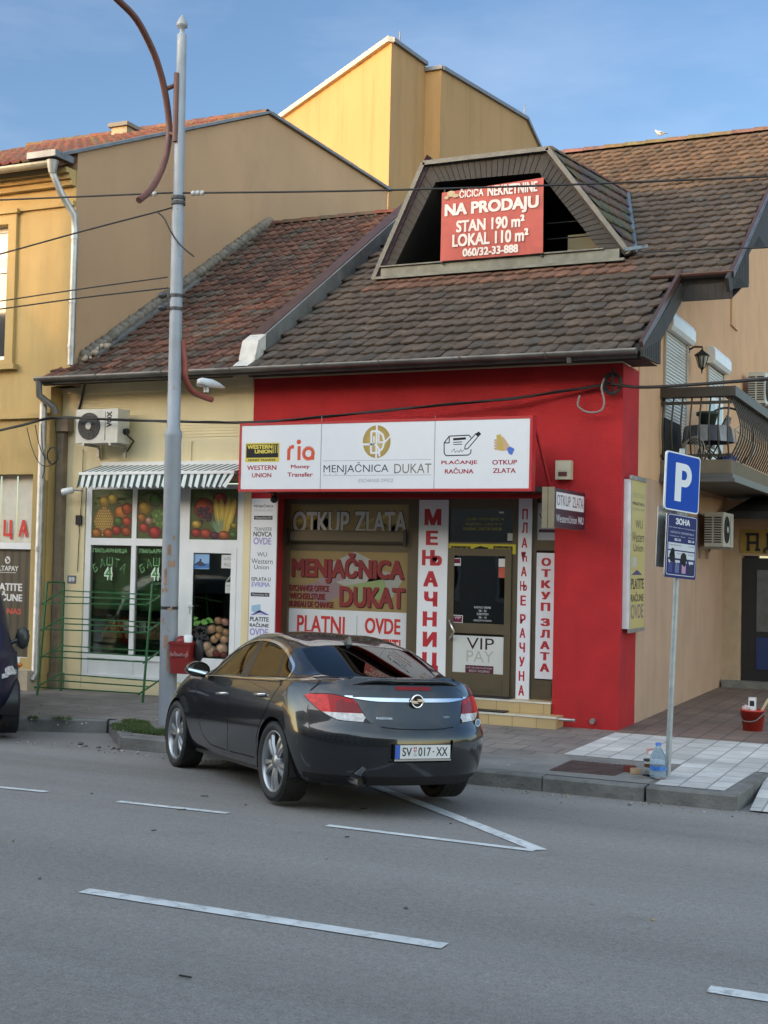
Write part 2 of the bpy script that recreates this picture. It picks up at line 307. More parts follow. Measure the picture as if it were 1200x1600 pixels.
def asphalt():
    mt = mat('asphalt', (0.235, 0.215, 0.20), rough=0.82, var=0.16, scale=0.6, stretch=(0.07, 1.3, 1), dirt=((0.27, 0.255, 0.24), 0.5, 0.78, 0.9)); nt = mt.node_tree; N = nt.nodes; L = nt.links; b = N['Principled BSDF']
    src = b.inputs['Base Color'].links[0].from_socket
    tcn = N.new('ShaderNodeTexCoord'); n1 = N.new('ShaderNodeTexNoise'); n1.inputs['Scale'].default_value = 90; n1.inputs['Detail'].default_value = 5; n1.inputs['Roughness'].default_value = 0.8; L.new(tcn.outputs['Object'], n1.inputs['Vector'])
    mr = N.new('ShaderNodeMapRange'); mr.inputs['From Min'].default_value = 0.3; mr.inputs['From Max'].default_value = 0.7; mr.inputs['To Min'].default_value = 0.55; mr.inputs['To Max'].default_value = 1.45; L.new(n1.outputs['Fac'], mr.inputs['Value'])
    n4 = N.new('ShaderNodeTexNoise'); n4.inputs['Scale'].default_value = 26; n4.inputs['Detail'].default_value = 3; n4.inputs['Roughness'].default_value = 0.8; L.new(tcn.outputs['Object'], n4.inputs['Vector'])
    m4 = N.new('ShaderNodeMapRange'); m4.inputs['From Min'].default_value = 0.3; m4.inputs['From Max'].default_value = 0.7; m4.inputs['To Min'].default_value = 0.84; m4.inputs['To Max'].default_value = 1.16; L.new(n4.outputs['Fac'], m4.inputs['Value'])
    n5 = N.new('ShaderNodeTexNoise'); n5.inputs['Scale'].default_value = 1.7; n5.inputs['Detail'].default_value = 8; n5.inputs['Roughness'].default_value = 0.7; L.new(tcn.outputs['Object'], n5.inputs['Vector'])
    m5 = N.new('ShaderNodeMapRange'); m5.inputs['From Min'].default_value = 0.60; m5.inputs['From Max'].default_value = 0.80; m5.inputs['To Min'].default_value = 1.0; m5.inputs['To Max'].default_value = 0.78; L.new(n5.outputs['Fac'], m5.inputs['Value'])
    k4 = N.new('ShaderNodeMath'); k4.operation = 'MULTIPLY'; L.new(m4.outputs[0], k4.inputs[0]); L.new(m5.outputs[0], k4.inputs[1]); k5 = N.new('ShaderNodeMath'); k5.operation = 'MULTIPLY'; L.new(k4.outputs[0], k5.inputs[0]); L.new(mr.outputs[0], k5.inputs[1])
    mm = N.new('ShaderNodeMixRGB'); mm.blend_type = 'MULTIPLY'; mm.inputs['Fac'].default_value = 1; L.new(src, mm.inputs['Color1']); L.new(k5.outputs[0], mm.inputs['Color2'])
    # dark bitumen flecks and short scuffs
    mpn = N.new('ShaderNodeMapping'); mpn.inputs['Scale'].default_value = (1.0, 3.2, 1); mpn.inputs['Rotation'].default_value = (0, 0, 0.12); L.new(tcn.outputs['Object'], mpn.inputs[0])
    vo = N.new('ShaderNodeTexVoronoi'); vo.inputs['Scale'].default_value = 1.1; L.new(mpn.outputs[0], vo.inputs['Vector'])
    m2 = N.new('ShaderNodeMapRange'); m2.inputs['From Min'].default_value = 0.012; m2.inputs['From Max'].default_value = 0.05; m2.inputs['To Min'].default_value = 0.45; m2.inputs['To Max'].default_value = 1; L.new(vo.outputs['Distance'], m2.inputs['Value'])
    m3 = N.new('ShaderNodeMixRGB'); m3.blend_type = 'MULTIPLY'; m3.inputs['Fac'].default_value = 1; L.new(mm.outputs[0], m3.inputs['Color1']); L.new(m2.outputs[0], m3.inputs['Color2']); L.new(m3.outputs[0], b.inputs['Base Color'])
    bp = N.new('ShaderNodeBump'); bp.inputs['Strength'].default_value = 0.5; bp.inputs['Distance'].default_value = 0.01; L.new(n1.outputs['Fac'], bp.inputs['Height']); L.new(bp.outputs[0], b.inputs['Normal'])
    return mt
s = MB(); s.poly([(-900, -900, -0.03), (900, -900, -0.03), (900, 900, -0.03), (-900, 900, -0.03)]); tag(s.build('ground', mat('earth', (0.12, 0.11, 0.09), var=0.2, scale=0.2)), kind='structure')
s = MB(); ys = [-3.65+i*0.35 for i in range(51)]; xs = [-90, -30, -15, -8, 0, 8, 30, 90]
vs = [(x, y, road_z(y) if y < 12.65 else max(-0.02, road_z(y))) for y in ys for x in xs]
s.add(vs, [[j*8+i, j*8+i+1, (j+1)*8+i+1, (j+1)*8+i] for j in range(50) for i in range(7)], smooth=True); tag(s.build('road', asphalt()), kind='structure')
pave = tile_mat('grey_pavers', (0.205, 0.175, 0.155), (0.165, 0.145, 0.13), (0.09, 0.078, 0.068), 0.42, 0.42, 0.012, dirt=((0.13, 0.12, 0.11), 0.5, 0.8, 1.5))
s = MB(); s.poly([(-90, 12.79, .15), (-13.1, 12.79, .15), (-11.36, 13.5, .15), (-10.22, 13.99, .15), (-9.19, 12.87, .15), (-2.25, 12.77, .15), (-2.17, 14.15, .15), (90, 14.15, .15), (90, 60, .15), (-90, 60, .15)]); tag(s.build('pavement', pave), kind='structure')
light = tile_mat('light_paving_tiles', (0.58, 0.56, 0.535), (0.42, 0.405, 0.385), (0.27, 0.26, 0.25), 0.36, 0.27, 0.012, offset=0.5, rot=pi/2, dirt=((0.42, 0.41, 0.385), 0.52, 0.75, 1.2))
s = MB()
s.poly([(-2.93, 12.79, .155), (-2.26, 12.79, .155), (-2.18, 14.155, .155), (40, 14.155, .155), (40, 16.42, .155), (-4.27, 16.42, .155), (-4.29, 14.22, .155), (-2.96, 14.2, .155)])
s.poly([(-2.0, 12.66, .016), (40, 12.66, .016), (40, 14.14, .14), (-2.06, 14.14, .14)]); tag(s.build('plaza_tiles', light), kind='structure')
brown = tile_mat('brown_brick_paving', (0.20, 0.135, 0.105), (0.15, 0.105, 0.085), (0.085, 0.065, 0.055), 0.36, 0.27, 0.012, rot=pi/2, dirt=((0.13, 0.11, 0.095), 0.5, 0.75, 1.3))
s = MB(); s.poly([(-4.285, 16.44, .155), (40, 16.44, .155), (40, 40, .155), (-4.285, 40, .155)]); tag(s.build('brick_paving', brown), kind='structure')
conc = mat('concrete_strip', (0.19, 0.18, 0.165), rough=0.9, var=0.22, scale=2.2, bump=0.35, bscale=35, dirt=((0.11, 0.105, 0.095), 0.52, 0.72, 2))
s = MB(); s.poly([(-5.6, 12.80, .1545), (-2.99, 12.785, .1545), (-2.99, 14.19, .1545), (-4.31, 14.2, .1545), (-5.0, 13.7, .1545)]); tag(s.build('concrete_apron', conc), kind='structure')
kst = mat('kerb_stone', (0.17, 0.165, 0.155), rough=0.9, var=0.3, scale=3, bump=0.5, bscale=30, dirt=((0.09, 0.088, 0.08), 0.5, 0.75, 2.5))
s = MB()
def kerb_run(P, Q, w=0.15, seg=1.0):
    P, Q = V(P), V(Q); L = (Q-P).length; n = max(1, round(L/seg)); d = (Q-P)/L; nn = V((-d.y, d.x, 0))
    for i in range(n):
        a, b = P+d*(L*i/n+0.006), P+d*(L*(i+1)/n-0.006); t = 0.152+random.uniform(-.004, .004); e = 0.018
        pr = [V((0, 0, -0.05)), V((0, 0, t-e)), nn*e+V((0, 0, t)), nn*w+V((0, 0, t)), nn*w+V((0, 0, -0.05))]
        s.add([a+p for p in pr]+[b+p for p in pr], [[0, 1, 2, 3, 4], [9, 8, 7, 6, 5]]+[[j, (j+1) % 5, 5+(j+1) % 5, 5+j] for j in range(5)])
for P, Q in [((-60, 12.65, 0), (-13.05, 12.65, 0)), ((-13.05, 12.65, 0), (-11.3, 13.37, 0)), ((-11.3, 13.37, 0), (-10.25, 13.83, 0)), ((-10.22, 13.83, 0), (-9.24, 12.74, 0)), ((-9.24, 12.74, 0), (-2.99, 12.63, 0)), ((-2.97, 12.60, 0), (-2.11, 12.60, 0)), ((-2.11, 12.61, 0), (-2.03, 14.12, 0))]:
    kerb_run(P, Q)
tag(s.build('kerb', kst), kind='structure')
# painted markings on the curved road
wp = mat('road_paint', (0.62, 0.63, 0.62), rough=0.75, var=0.15, scale=5, dirt=((0.25, 0.25, 0.25), 0.52, 0.72, 11))
s = MB()
def mark(P, Q, w, n=8):
    P, Q = V(P), V(Q); d = (Q-P); d.z = 0; d.normalize(); nn = V((-d.y, d.x, 0))*w/2
    pts = [P.lerp(Q, i/n) for i in range(n+1)]
    up = lambda p: V((p.x, p.y, road_z(p.y)+0.006))
    s.add([up(p-nn) for p in pts]+[up(p+nn) for p in pts], [[i, i+1, n+2+i, n+1+i] for i in range(n)])
for (a, b, w) in [((131, 1392.5), (695, 1479.5), .115), ((1107, 1546.5), (1290, 1575), .115), ((-620, 1290), (-250, 1340), .115)]:
    mark(atroad(*a), atroad(*b), w)
for (a, b, w) in [((-120, 1219), (73, 1238), .085), ((184, 1253), (356, 1271.5), .085), ((511, 1290.5), (835, 1330), .085)]:
    mark(atroad(*a), atroad(*b), w)
a, b = atroad(843, 1329), atroad(615, 1240); mark(a, a.lerp(b, 1.25), .13)
tag(s.build('road_marking', wp), kind='structure')
# grass tuft bed round the lamp post
def blades(pts, n, hgt):
    s = MB()
    for i in range(n):
        t = random.random(); k = random.randrange(len(pts)); x, y, rx, ry = pts[k]
        a = random.uniform(0, 2*pi); r = math.sqrt(random.random()); px, py = x+rx*r*cos(a), y+ry*r*sin(a); z = 0.152 if len(pts[0]) == 4 else 0
        h = hgt*random.uniform(.4, 1.1); b = random.uniform(0, 2*pi); w = .006; lx, ly = random.uniform(-.03, .03), random.uniform(-.03, .03)
        g = random.uniform(.7, 1.3); s.col = (.055*g, .10*g, .022*g) if random.random() < .85 else (.16*g, .14*g, .05*g)
        s.add([(px-w*cos(b), py-w*sin(b), z), (px+w*cos(b), py+w*sin(b), z), (px+lx, py+ly, z+h)], [[0, 1, 2]])
    return s
tag(blades([(-9.25, 13.2, .42, .2), (-9.6, 13.45, .28, .2), (-8.95, 13.1, .3, .12), (-9.75, 13.75, .2, .07)], 3400, .06).build('grass', mat('grass_blades', (1, 1, 1), attr=True, rough=.7, var=.1)), kind='stuff')

# ------------------------------------------------------------------ wall, roof and metal materials
M_RED = mat('red_render', (0.44, 0.016, 0.02), rough=0.88, var=0.13, scale=2.2, bump=0.9, bscale=70, stain=0.16, dirt=((.22, .02, .02), .62, .85, 1.3))
M_CREAM = mat('cream_render', (0.70, 0.60, 0.37), rough=0.85, var=0.06, scale=1.2, bump=0.3, bscale=60, stain=0.10)
M_BEIGE = mat('beige_render', (0.46, 0.31, 0.22), rough=0.85, var=0.07, scale=1.5, bump=0.45, bscale=80, stain=0.14)
M_SALMON = mat('peach_render', (0.60, 0.36, 0.205), rough=0.85, var=0.07, scale=1.5, bump=0.45, bscale=80, stain=0.12)
M_OCHRE = mat('ochre_render', (0.45, 0.32, 0.13), rough=0.85, var=0.12, scale=0.9, bump=0.25, bscale=50, stain=0.18)
M_GABLE = mat('tan_gable_render', (0.46, 0.295, 0.175), rough=0.88, var=0.06, scale=0.5, bump=0.2, bscale=50, stain=0.06, dirt=((.38, .25, .155), .52, .8, .45))
M_TALL = mat('yellow_facade', (0.33, 0.21, 0.098), rough=0.85, var=0.06, scale=0.4, stain=0.22)
M_ZINC = mat('weathered_zinc', (0.22, 0.225, 0.225), rough=0.5, metal=0.5, var=0.2, scale=4, stain=0.2)
M_GUT = mat('dark_gutter_metal', (0.17, 0.165, 0.155), rough=0.5, metal=0.5, var=0.25, scale=3, stain=0.3)
M_BROWN = mat('brown_metal', (0.075, 0.038, 0.028), rough=0.45, metal=0.2, var=0.2, scale=5)
M_WOOD = mat('grey_stained_planks', (0.034, 0.030, 0.027), rough=0.75, var=0.2, scale=5, bump=0.2, stain=0.2)
M_DARK = mat('dark_interior', (0.018, 0.015, 0.013), rough=0.9, var=0.2)
M_WHITE = mat('white_frame', (0.72, 0.73, 0.73), rough=0.35, var=0.05, scale=3, stain=0.06)
M_GALV = mat('galvanised_pipe', (0.42, 0.42, 0.41), rough=0.45, metal=0.75, var=0.2, scale=6, stain=0.15)
M_OLIVE = mat('olive_brown_aluminium', (0.115, 0.092, 0.056), rough=0.4, metal=0.3, var=0.08, scale=3)
M_BLACK = mat('black_rubber', (0.012, 0.012, 0.013), rough=0.55, var=0.15)
M_TILE_R = mat('old_brown_roof_tile', (1, 1, 1), rough=0.85, attr=True, var=0.3, scale=9, bump=0.4, bscale=50, dirt=((0.21, 0.20, 0.175), 0.60, 0.80, 5))
M_TILE_L = mat('red_clay_roof_tile', (1, 1, 1), rough=0.85, attr=True, var=0.3, scale=8, bump=0.35, bscale=50, dirt=((0.17, 0.15, 0.125), 0.56, 0.8, 3.5))
G_SHOP = glass_mat('shop_glass', (0.95, 1.0, 0.95), 0.98, mul=1.0, add=0.0)
G_DARK = glass_mat('dark_glass', (0.5, 0.55, 0.6), 0.35)

def tiles(mb, O, U, W, nx, ny, w, e, style, keep, colf):
    """courses of single tiles on a slope: O lower corner, U along the eave, W up the slope"""
    O, U, W = V(O), V(U).normalized(), V(W).normalized(); N = U.cross(W); ns = 6
    for j in range(ny):
        for i in range(nx):
            off = (0.5*w if (j % 2 and style != 'rib') else 0)
            c = O+U*((i+.5)*w+off)+W*((j+.5)*e)
            if not keep(c): continue
            mb.col = colf(c); dz = random.uniform(-.004, .006); sk = random.uniform(-.006, .006); vs = []
            for r in range(3):
                for q in range(ns+1):
                    s_ = q/ns
                    if style == 'rib': hh = .040*max(0, 1-abs(s_-.86)/.15)+.012*max(0, 1-abs(s_-.40)/.16); drop = 0
                    else: hh = .010*sin(pi*s_)+.012*max(0, 1-abs(s_-.9)/.12); drop = .045*sin(pi*min(1, s_*1.05))**.8-.035*s_
                    a = [-drop, e*.5, e*1.12][r]; lift = [.034, .020, 0.0][r]
                    vs.append(O+U*(i*w+off+s_*w*1.0)+W*(j*e+a+sk*(1-r/2))+N*(lift+hh+dz))
            for q in range(ns+1): vs.append(vs[q]-N*.026)
            k = ns+1
            mb.add(vs, [[r*k+q, r*k+q+1, (r+1)*k+q+1, (r+1)*k+q] for r in range(2) for q in range(ns)], smooth=True)
            b = len(mb.v)-len(vs)
            for q in range(ns): mb.f.append([b+3*k+q, b+3*k+q+1, b+q+1, b+q]); mb.c.append(mb.col); mb.m.append(mb.mi); mb.sm.append(False)
def ridge_tiles(mb, P, Q, r, colf, step=.36):
    P, Q = V(P), V(Q); L = (Q-P).length; n = round(L/step); d = (Q-P)/L; sd = V((0, 0, 1)).cross(d).normalized(); up = d.cross(sd)
    for i in range(n):
        a = P+d*(L*i/n); b = P+d*(L*(i+1.12)/n); mb.col = colf(a); vs = []
        for c, rr in ((a, r*1.1), (b, r*.92)):
            for k in range(7): t = pi*k/6; vs.append(c+sd*cos(t)*rr+up*(sin(t)*rr*.8-.02))
        mb.add(vs, [[k, k+1, 8+k, 7+k] for k in range(6)], smooth=False); mb.add(vs[:7], [list(range(7))])
T32 = tan(rad(32)); RZ = lambda y: 5.0+(y-16.1)*T32
SL = V((0, cos(rad(32)), sin(rad(32)))); SN = V((0, -sin(rad(32)), cos(rad(32))))
def half_gutter(mb, P, Q, r, n=8):
    P, Q = V(P), V(Q); d = (Q-P).normalized(); sd = V((0, 0, 1)).cross(d).normalized(); vs = []
    for c in (P, Q):
        for rr in (r, r*.9):
            for k in range(n+1): t = pi+pi*k/n; vs.append(c+sd*cos(t)*rr+V((0, 0, sin(t)*rr)))
    k = n+1
    mb.add(vs, [[i, i+1, 2*k+i+1, 2*k+i] for i in range(n)]+[[k+i, k+i+1, 3*k+i+1, 3*k+i] for i in range(n)]+[[0, k, 3*k, 2*k], [n, k+n, 3*k+n, 2*k+n]], smooth=True)
    for b in (0, 2*k): mb.add(vs[b:b+n+1], [list(range(n+1))])
    L = (Q-P).length; m_ = int(L/1.1)
    for i in range(1, m_): c = P+d*(L*i/m_); mb.tube([c+sd*cos(pi+pi*q/8)*(r+.006)+V((0, 0, sin(pi+pi*q/8)*(r+.006))) for q in range(9)], .008, 5)
# ------------------------------------------------------------------ corner house (red shop, dormer, balcony side)
FY = 16.62      # street face of the two shops
SX = -4.29      # side wall of the corner house
SY = 16.92      # recessed shop front
house = thing('corner_house', 'red fronted corner house with dark tiled roof, dormer and side balcony', 'house', (SX, FY, 0.15))
s = MB()
s.box((-9.84, FY, .15), (-9.44, 17.1, 3.16)); s.box((-9.84, FY, 3.16), (SX, 17.1, 4.92)); RYE = atx(996, 800, SX).y; s.box((-5.18, FY, .15), (SX, RYE, 3.16)); s.box((-5.18, 17.102, 3.162), (SX, RYE, 4.92))
s.build('wall', M_RED, house)
s = MB(); s.box((-9.84, FY-.01, 4.921), (SX-.02, 17.1, 5.02)); s.build('cornice_strip', M_CREAM, house)
s = MB(); s.box((-5.0, RYE+.002, .1), (SX-.004, 24.2, 3.5)); s.build('side_wall', M_BEIGE, house)
s = MB(); wallz = lambda y: RZ(y)-.12
pr = [(SX-.002, RYE+.002, 3.502), (SX-.002, 30, 3.502), (SX-.002, 30, 10.0), (SX-.002, 24.8, wallz(24.8)), (SX-.002, RYE+.002, wallz(RYE))]
s.extrude(pr, (-.3, 0, 0)); pr = [(SX-.012, 17.12, 4.93), (SX-.012, RYE, 4.93), (SX-.012, RYE, wallz(RYE)), (SX-.012, 17.12, wallz(17.12))]; s.extrude(pr, (-.3, 0, 0)); s.build('upper_side_wall', M_SALMON, house)
# little vertical vent slot shadowed on the upper wall
s = MB(); a, b = atx(1143, 470, SX+.02), atx(1155, 500, SX+.02); s.box((SX-.001, a.y, a.z-.45), (SX+.035, b.y-.2, a.z+.35)); s.build('chimney_breast', M_SALMON, house)
s = MB(); s.box((-9.8, 19.0, .2), (-9.6, 30, 6)); s.box((-9.6, 29.9, .2), (SX-.31, 30.1, 7.6)); s.build('rear_wall', M_DARK, house)

# roof deck and tiles
D0, D1 = -9.02, -4.86          # dormer foot
dtop = 8.62; DY = 19.0; tL, tR, tRb = -8.18, -6.13, -5.74; tb = 16.1+(dtop+.1-5.0)/T32
def in_dormer(x, y):
    if y < DY+.05 or y > tb: return False
    z = RZ(y); t = (z-6.83)/(dtop-6.83); return D0+(tL-D0)*t < x < D1+(tRb-D1)*t
def keepR(c):
    if in_dormer(c.x, c.y): return False
    return c.x > -9.62 and c.x < (-3.97 if c.y < 18.25 else -3.24) and c.y < 24.75
def colR(c):
    g = random.uniform(.72, 1.2); h = random.random()
    base = (.070, .050, .037) if h < .7 else ((.082, .057, .041) if h < .9 else (.064, .052, .042))
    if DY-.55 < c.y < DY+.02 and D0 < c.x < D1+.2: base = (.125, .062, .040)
    if c.y > 22.0: base = tuple(b*q for b, q in zip(base, (1.55, 1.35, 1.1)))  # upper courses lighter and warmer: sunlight put into the tile colour
    return tuple(b*g for b in base)
roof = MB(); roof.col = (.03, .025, .02)
def deck(mb, pts, t=.12):
    P = [V((x, y, RZ(y)-.02)) for x, y in pts]; mb.extrude(P, -SN*t)
deck(roof, [(-9.66, 16.1), (-3.94, 16.1), (-3.94, 18.25), (-9.66, 18.25)])
deck(roof, [(-9.66, 18.251), (-3.22, 18.251), (-3.22, DY), (-9.66, DY)])
deck(roof, [(-9.66, DY+.001), (D0, DY+.001), (tL, tb), (-9.66, tb)])
deck(roof, [(D1, DY+.001), (-3.22, DY+.001), (-3.22, tb), (tRb, tb)])
deck(roof, [(-9.66, tb+.001), (-3.22, tb+.001), (-3.22, 24.8), (-9.66, 24.8)])
roof.extrude([(-9.66, 24.801, RZ(24.8)-.03), (SX-.35, 24.801, RZ(24.8)-.03), (SX-.35, 31, RZ(24.8)-3.6), (-9.66, 31, RZ(24.8)-3.6)], (0, 0, -.1))
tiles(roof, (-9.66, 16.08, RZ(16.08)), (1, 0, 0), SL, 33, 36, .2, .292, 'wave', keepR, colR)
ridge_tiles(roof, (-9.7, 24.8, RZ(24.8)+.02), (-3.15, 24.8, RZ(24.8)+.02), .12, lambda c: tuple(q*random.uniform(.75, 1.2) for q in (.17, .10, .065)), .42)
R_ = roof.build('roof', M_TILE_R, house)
s = MB(); half_gutter(s, (-13.42, 16.03, 5.0), (-3.97, 16.03, 5.0), .07); s.box((-13.45, 16.10, 4.90), (-9.66, 16.14, 4.99)); s.box((-9.659, 16.10, 4.90), (-3.99, 16.14, 4.99)); s.tube([(-4.86, 16.03, 5.0), (-4.86, 16.08, 4.87)], .035, 8); s.build('gutter', M_GUT, R_)
s = MB(); s.poly([(-9.84, 16.14, 4.94), (-4.0, 16.14, 4.94), (-4.0, FY, 4.94), (-9.84, FY, 4.94)]); s.poly([(-3.95, 16.1, 4.93), (-3.95, 17.1, 4.93), (SX, 17.1, 4.931), (SX, 16.1, 4.931)]); s.build('soffit', M_WOOD, R_)
s = MB()
s.extrude([(-3.93, 16.05, 5.02), (-3.93, 16.05, 4.9), (-3.93, 16.95, 4.93), (-3.93, 16.95, 5.22), (-3.93, 18.24, 6.0), (-3.93, 18.24, 6.27)], (.04, 0, 0))
for i in range(9): y = 16.15+i*.1; s.box((-3.889, y, 4.935), (-3.885, y+.012, 5.0+(y-16.1)*.3))
PV = lambda u, v, d=0: atx(u, v, -3.19+d)
s.extrude([PV(1138, 434), PV(1141, 456), PV(1146, 451), PV(1170, 449), PV(1170, 398), PV(1175, 389), PV(1199, 388), PV(1214, 386), PV(1214, 290)], (-.05, 0, 0))
for i in range(11): u = 1146+i*2.4; s.bar(PV(u, 448-(i > 9)*4, .003), PV(u, 430-i*4.6, .003), .008, .004)
s.box((-3.9, 18.3, 6.02), (-3.21, 18.34, 6.3)); s.poly([(-3.89, 18.34, 6.03), (-3.21, 18.34, 6.03), (-3.21, 19.3, 6.4), (SX, 19.3, 6.4)])
for i in range(7): x = -3.85+i*.1; s.box((x, 18.294, 6.03), (x+.01, 18.30, 6.29))
s.build('verge_planking', M_WOOD, R_)
s = MB(); s.poly([PV(1147, 450, .004), PV(1155, 434, .004), PV(1169, 448.5, .004)]); s.mark(); s.poly([PV(1176, 388.5, .004), PV(1186, 369, .004), PV(1198, 387.5, .004)]); s.each('purlin_shade', M_DARK, R_)  # flat dark triangles: shade under the purlin casings put into the colour
s = MB(); s.bar((-3.92, 16.04, 5.04), (-3.92, 18.3, 6.43), .05, .1); half_gutter(s, (-4.32, 18.18, 6.38), (-3.16, 18.18, 6.38), .06); s.bar((-3.19, 18.15, 6.32), (-3.19, 24.8, 10.47), .05, .1); s.build('verge_flashing', M_BROWN, R_)
# raised parapet strip between the two roofs
def strip_on_slope(mb, x0, x1, y0, y1, h0, h1, mi=0):
    mb.extrude([(x0, y0, RZ(y0)+h0), (x0, y1, RZ(y1)+h0), (x0, y1, RZ(y1)+h1), (x0, y0, RZ(y0)+h1)], (x1-x0, 0, 0))
s = MB(); strip_on_slope(s, -9.92, -9.70, 16.62, 22.3, .1, .27); s.build('parapet_cap', M_BROWN, R_)
s = MB(); strip_on_slope(s, -9.697, -9.66, 16.64, 22.3, -.02, .255); s.build('parapet_flashing', M_ZINC, R_)
s = MB(); s.extrude([(-9.93, 16.12, 5.04), (-9.93, 16.3, 5.14), (-9.93, 16.4, 5.45), (-9.93, 16.62, 5.58), (-9.93, 16.62, 5.35), (-9.93, 16.45, 5.16)], (.27, 0, 0)); s.build('parapet_end', mat('peeling_white_metal', (.55, .53, .49), rough=.6, var=.15, dirt=((.22, .13, .08), .58, .7, 5)), R_)

# dormer
dorm = MB()
fr = [(D0, DY, 6.83), (tL, DY, dtop), (tR, DY, dtop), (D1, DY, 6.93)]
outer = [V(p) for p in fr]; inner = [V((-8.79, DY, 6.84)), V((-8.0, DY, 8.33)), V((-6.27, DY, 8.30)), V((-5.27, DY, 6.99))]
dorm.mi = 0
for i in range(3):
    a, b, c, d = outer[i], outer[i+1], inner[i+1], inner[i]; dorm.extrude([a, b, c, d], (0, .05, 0))
dm = R_
DRM = MB(); DRM.mi = 0
frame_o = dorm.build('dormer', M_WOOD, house)
s = MB(); w = .014
for i, n in ((0, 16), (1, 20), (2, 20)):
    for k in range(1, n):
        a = outer[i].lerp(outer[i+1], k/n); b = inner[i].lerp(inner[i+1], k/n); s.bar(a+V((0, -.004, 0)), b+V((0, -.004, 0)), .006, .008, up=(0, 1, 0))
s.build('plank_joint', M_DARK, frame_o)
s = MB()
for i in range(3):
    a, b = outer[i], outer[i+1]; d = (b-a).normalized(); nn = V((-d.z, 0, d.x))
    s.obox((a+b)/2+nn*.02+V((0, -.03, 0)), d, (0, 1, 0), nn, (b-a).length/2+.02, .05, .035)
s.build('edge_flashing', mat('rusty_white_edging', (.12, .12, .11), rough=.55, metal=.2, var=.2, dirt=((.20, .10, .06), .60, .72, 6)), frame_o)
s = MB(); s.box((D0+.12, DY-.06, 6.86), (D1-.12, DY+.02, 7.005)); s.box((D0+.1, DY-.1, 7.006), (D1-.35, DY+.06, 7.025)); s.box((D0+.05, DY-.16, 6.80), (D1-.02, DY-.062, 6.84)); s.build('sill_flashing', mat('verdigris_zinc', (.12, .13, .115), rough=.5, metal=.4, var=.3, scale=5, stain=.4), frame_o)
s = MB()   # loggia behind the opening
bk = 22.0
q = [V((-8.79, DY+.055, 6.90)), V((-8.0, DY+.055, 8.33)), V((-6.27, DY+.055, 8.30)), V((-5.27, DY+.055, 6.99))]; Q = [p+V((0, bk-DY, 0)) for p in q]
for i in range(4): s.poly([q[i], q[(i+1) % 4], Q[(i+1) % 4], Q[i]])
s.poly(Q); s.build('loggia', M_DARK, frame_o)
s = MB(); s.box((-6.1, DY+1.0, 7.0), (-5.4, DY+1.05, 7.55)); s.build('loggia_wall', M_CREAM, frame_o)
s = MB(); s.tube([(-6.25, DY+.4, 7.35), (-5.45, DY+.4, 7.35)], .012, 6); s.tube([(-6.25, DY+.4, 7.6), (-5.6, DY+.4, 7.6)], .012, 6); s.build('loggia_rail', M_BLACK, frame_o)
s = MB(); s.col = (.05, .04, .035)
def dside(xt, xb, zt, zb, sg):
    A = V((xb, DY-.02, zb)); B = V((xt, DY-.02, zt)); C = V((tRb if sg > 0 else xt, tb, RZ(tb)+.03)); D = V((xb, DY+.25, zb+.04))
    s.extrude([A, B, C, D], V((-sg*.05, 0, -.03)))
    U = ((C-B).normalized() if sg > 0 else V((0, -1, 0))); W = (B-A).normalized(); O = A if sg > 0 else A+V((0, 3.4, 0))
    # tiles on the sloping cheek, kept in front of the main roof
    tiles(s, O+V((sg*.03, 0, .02)), U, W, 18, 7, .2, .30, 'wave', lambda c: DY < c.y < tb-.05 and c.z > RZ(c.y)-.02, lambda c: tuple(q*random.uniform(.6, 1.3) for q in (.085, .060, .048)))
dside(tR, D1, dtop, 6.93, 1); dside(tL, D0, dtop, 6.83, -1)
s.extrude([(tL, DY-.02, dtop), (tR, DY-.02, dtop), (tRb, tb, RZ(tb)), (tL, tb, RZ(tb))], (0, 0, .05))
ridge_tiles(s, (tR, DY+.05, dtop+.03), (tRb, tb+.1, RZ(tb)+.05), .10, lambda c: tuple(q*random.uniform(.6, 1.1) for q in (.13, .085, .06)), .33)
s.build('dormer_roof', M_TILE_R, frame_o)
s = MB(); zA = V((D1+.05, DY+.2, RZ(DY+.2)+.05)); zB = V((tRb+.10, tb-.15, RZ(tb-.15)+.06)); s.bar(zA, zB, .10, .03, up=SN); s.bar(V((D1-.03, DY-.1, 6.97)), V((D1+.28, DY+.05, 7.03)), .04, .05); s.build('valley_flashing', mat('blue_grey_zinc', (.13, .165, .20), rough=.45, metal=.4, var=.35, scale=6, dirt=((.06, .06, .06), .5, .62, 3)), frame_o)

# shop front in the recess
sf = MB(); X = lambda u, v=900: aty(u, v, SY).x; Z = lambda u, v: aty(u, v, SY).z
sf.box((-9.44, SY+.03, .45), (-5.18, SY+.1, 3.16))
for x0, x1, z0, z1 in [(-9.44, -9.34, .45, 3.16), (-7.42, -7.26, .45, 3.16), (-6.90, -6.80, .45, 3.16), (-5.86, -5.78, .45, 3.16), (-5.58, -5.52, .45, 3.16), (-5.25, -5.18, .45, 3.16), (-9.34, -7.42, 2.52, 2.70), (-9.34, -7.42, .45, .62), (-6.8, -5.86, 2.48, 2.56), (-5.52, -5.25, 2.46, 2.60), (-9.34, -7.42, 3.08, 3.16), (-6.8, -5.86, 3.02, 3.16), (-5.52, -5.25, .45, .72)]:
    sf.box((x0, SY-.03, z0), (x1, SY+.035, z1))
sf.box((-9.3, SY-.07, 2.545), (-7.46, SY-.031, 2.675)); sf.box((-5.49, SY-.04, .5), (-5.28, SY-.031, .67))
front = sf.build('shop_front', M_OLIVE, house)
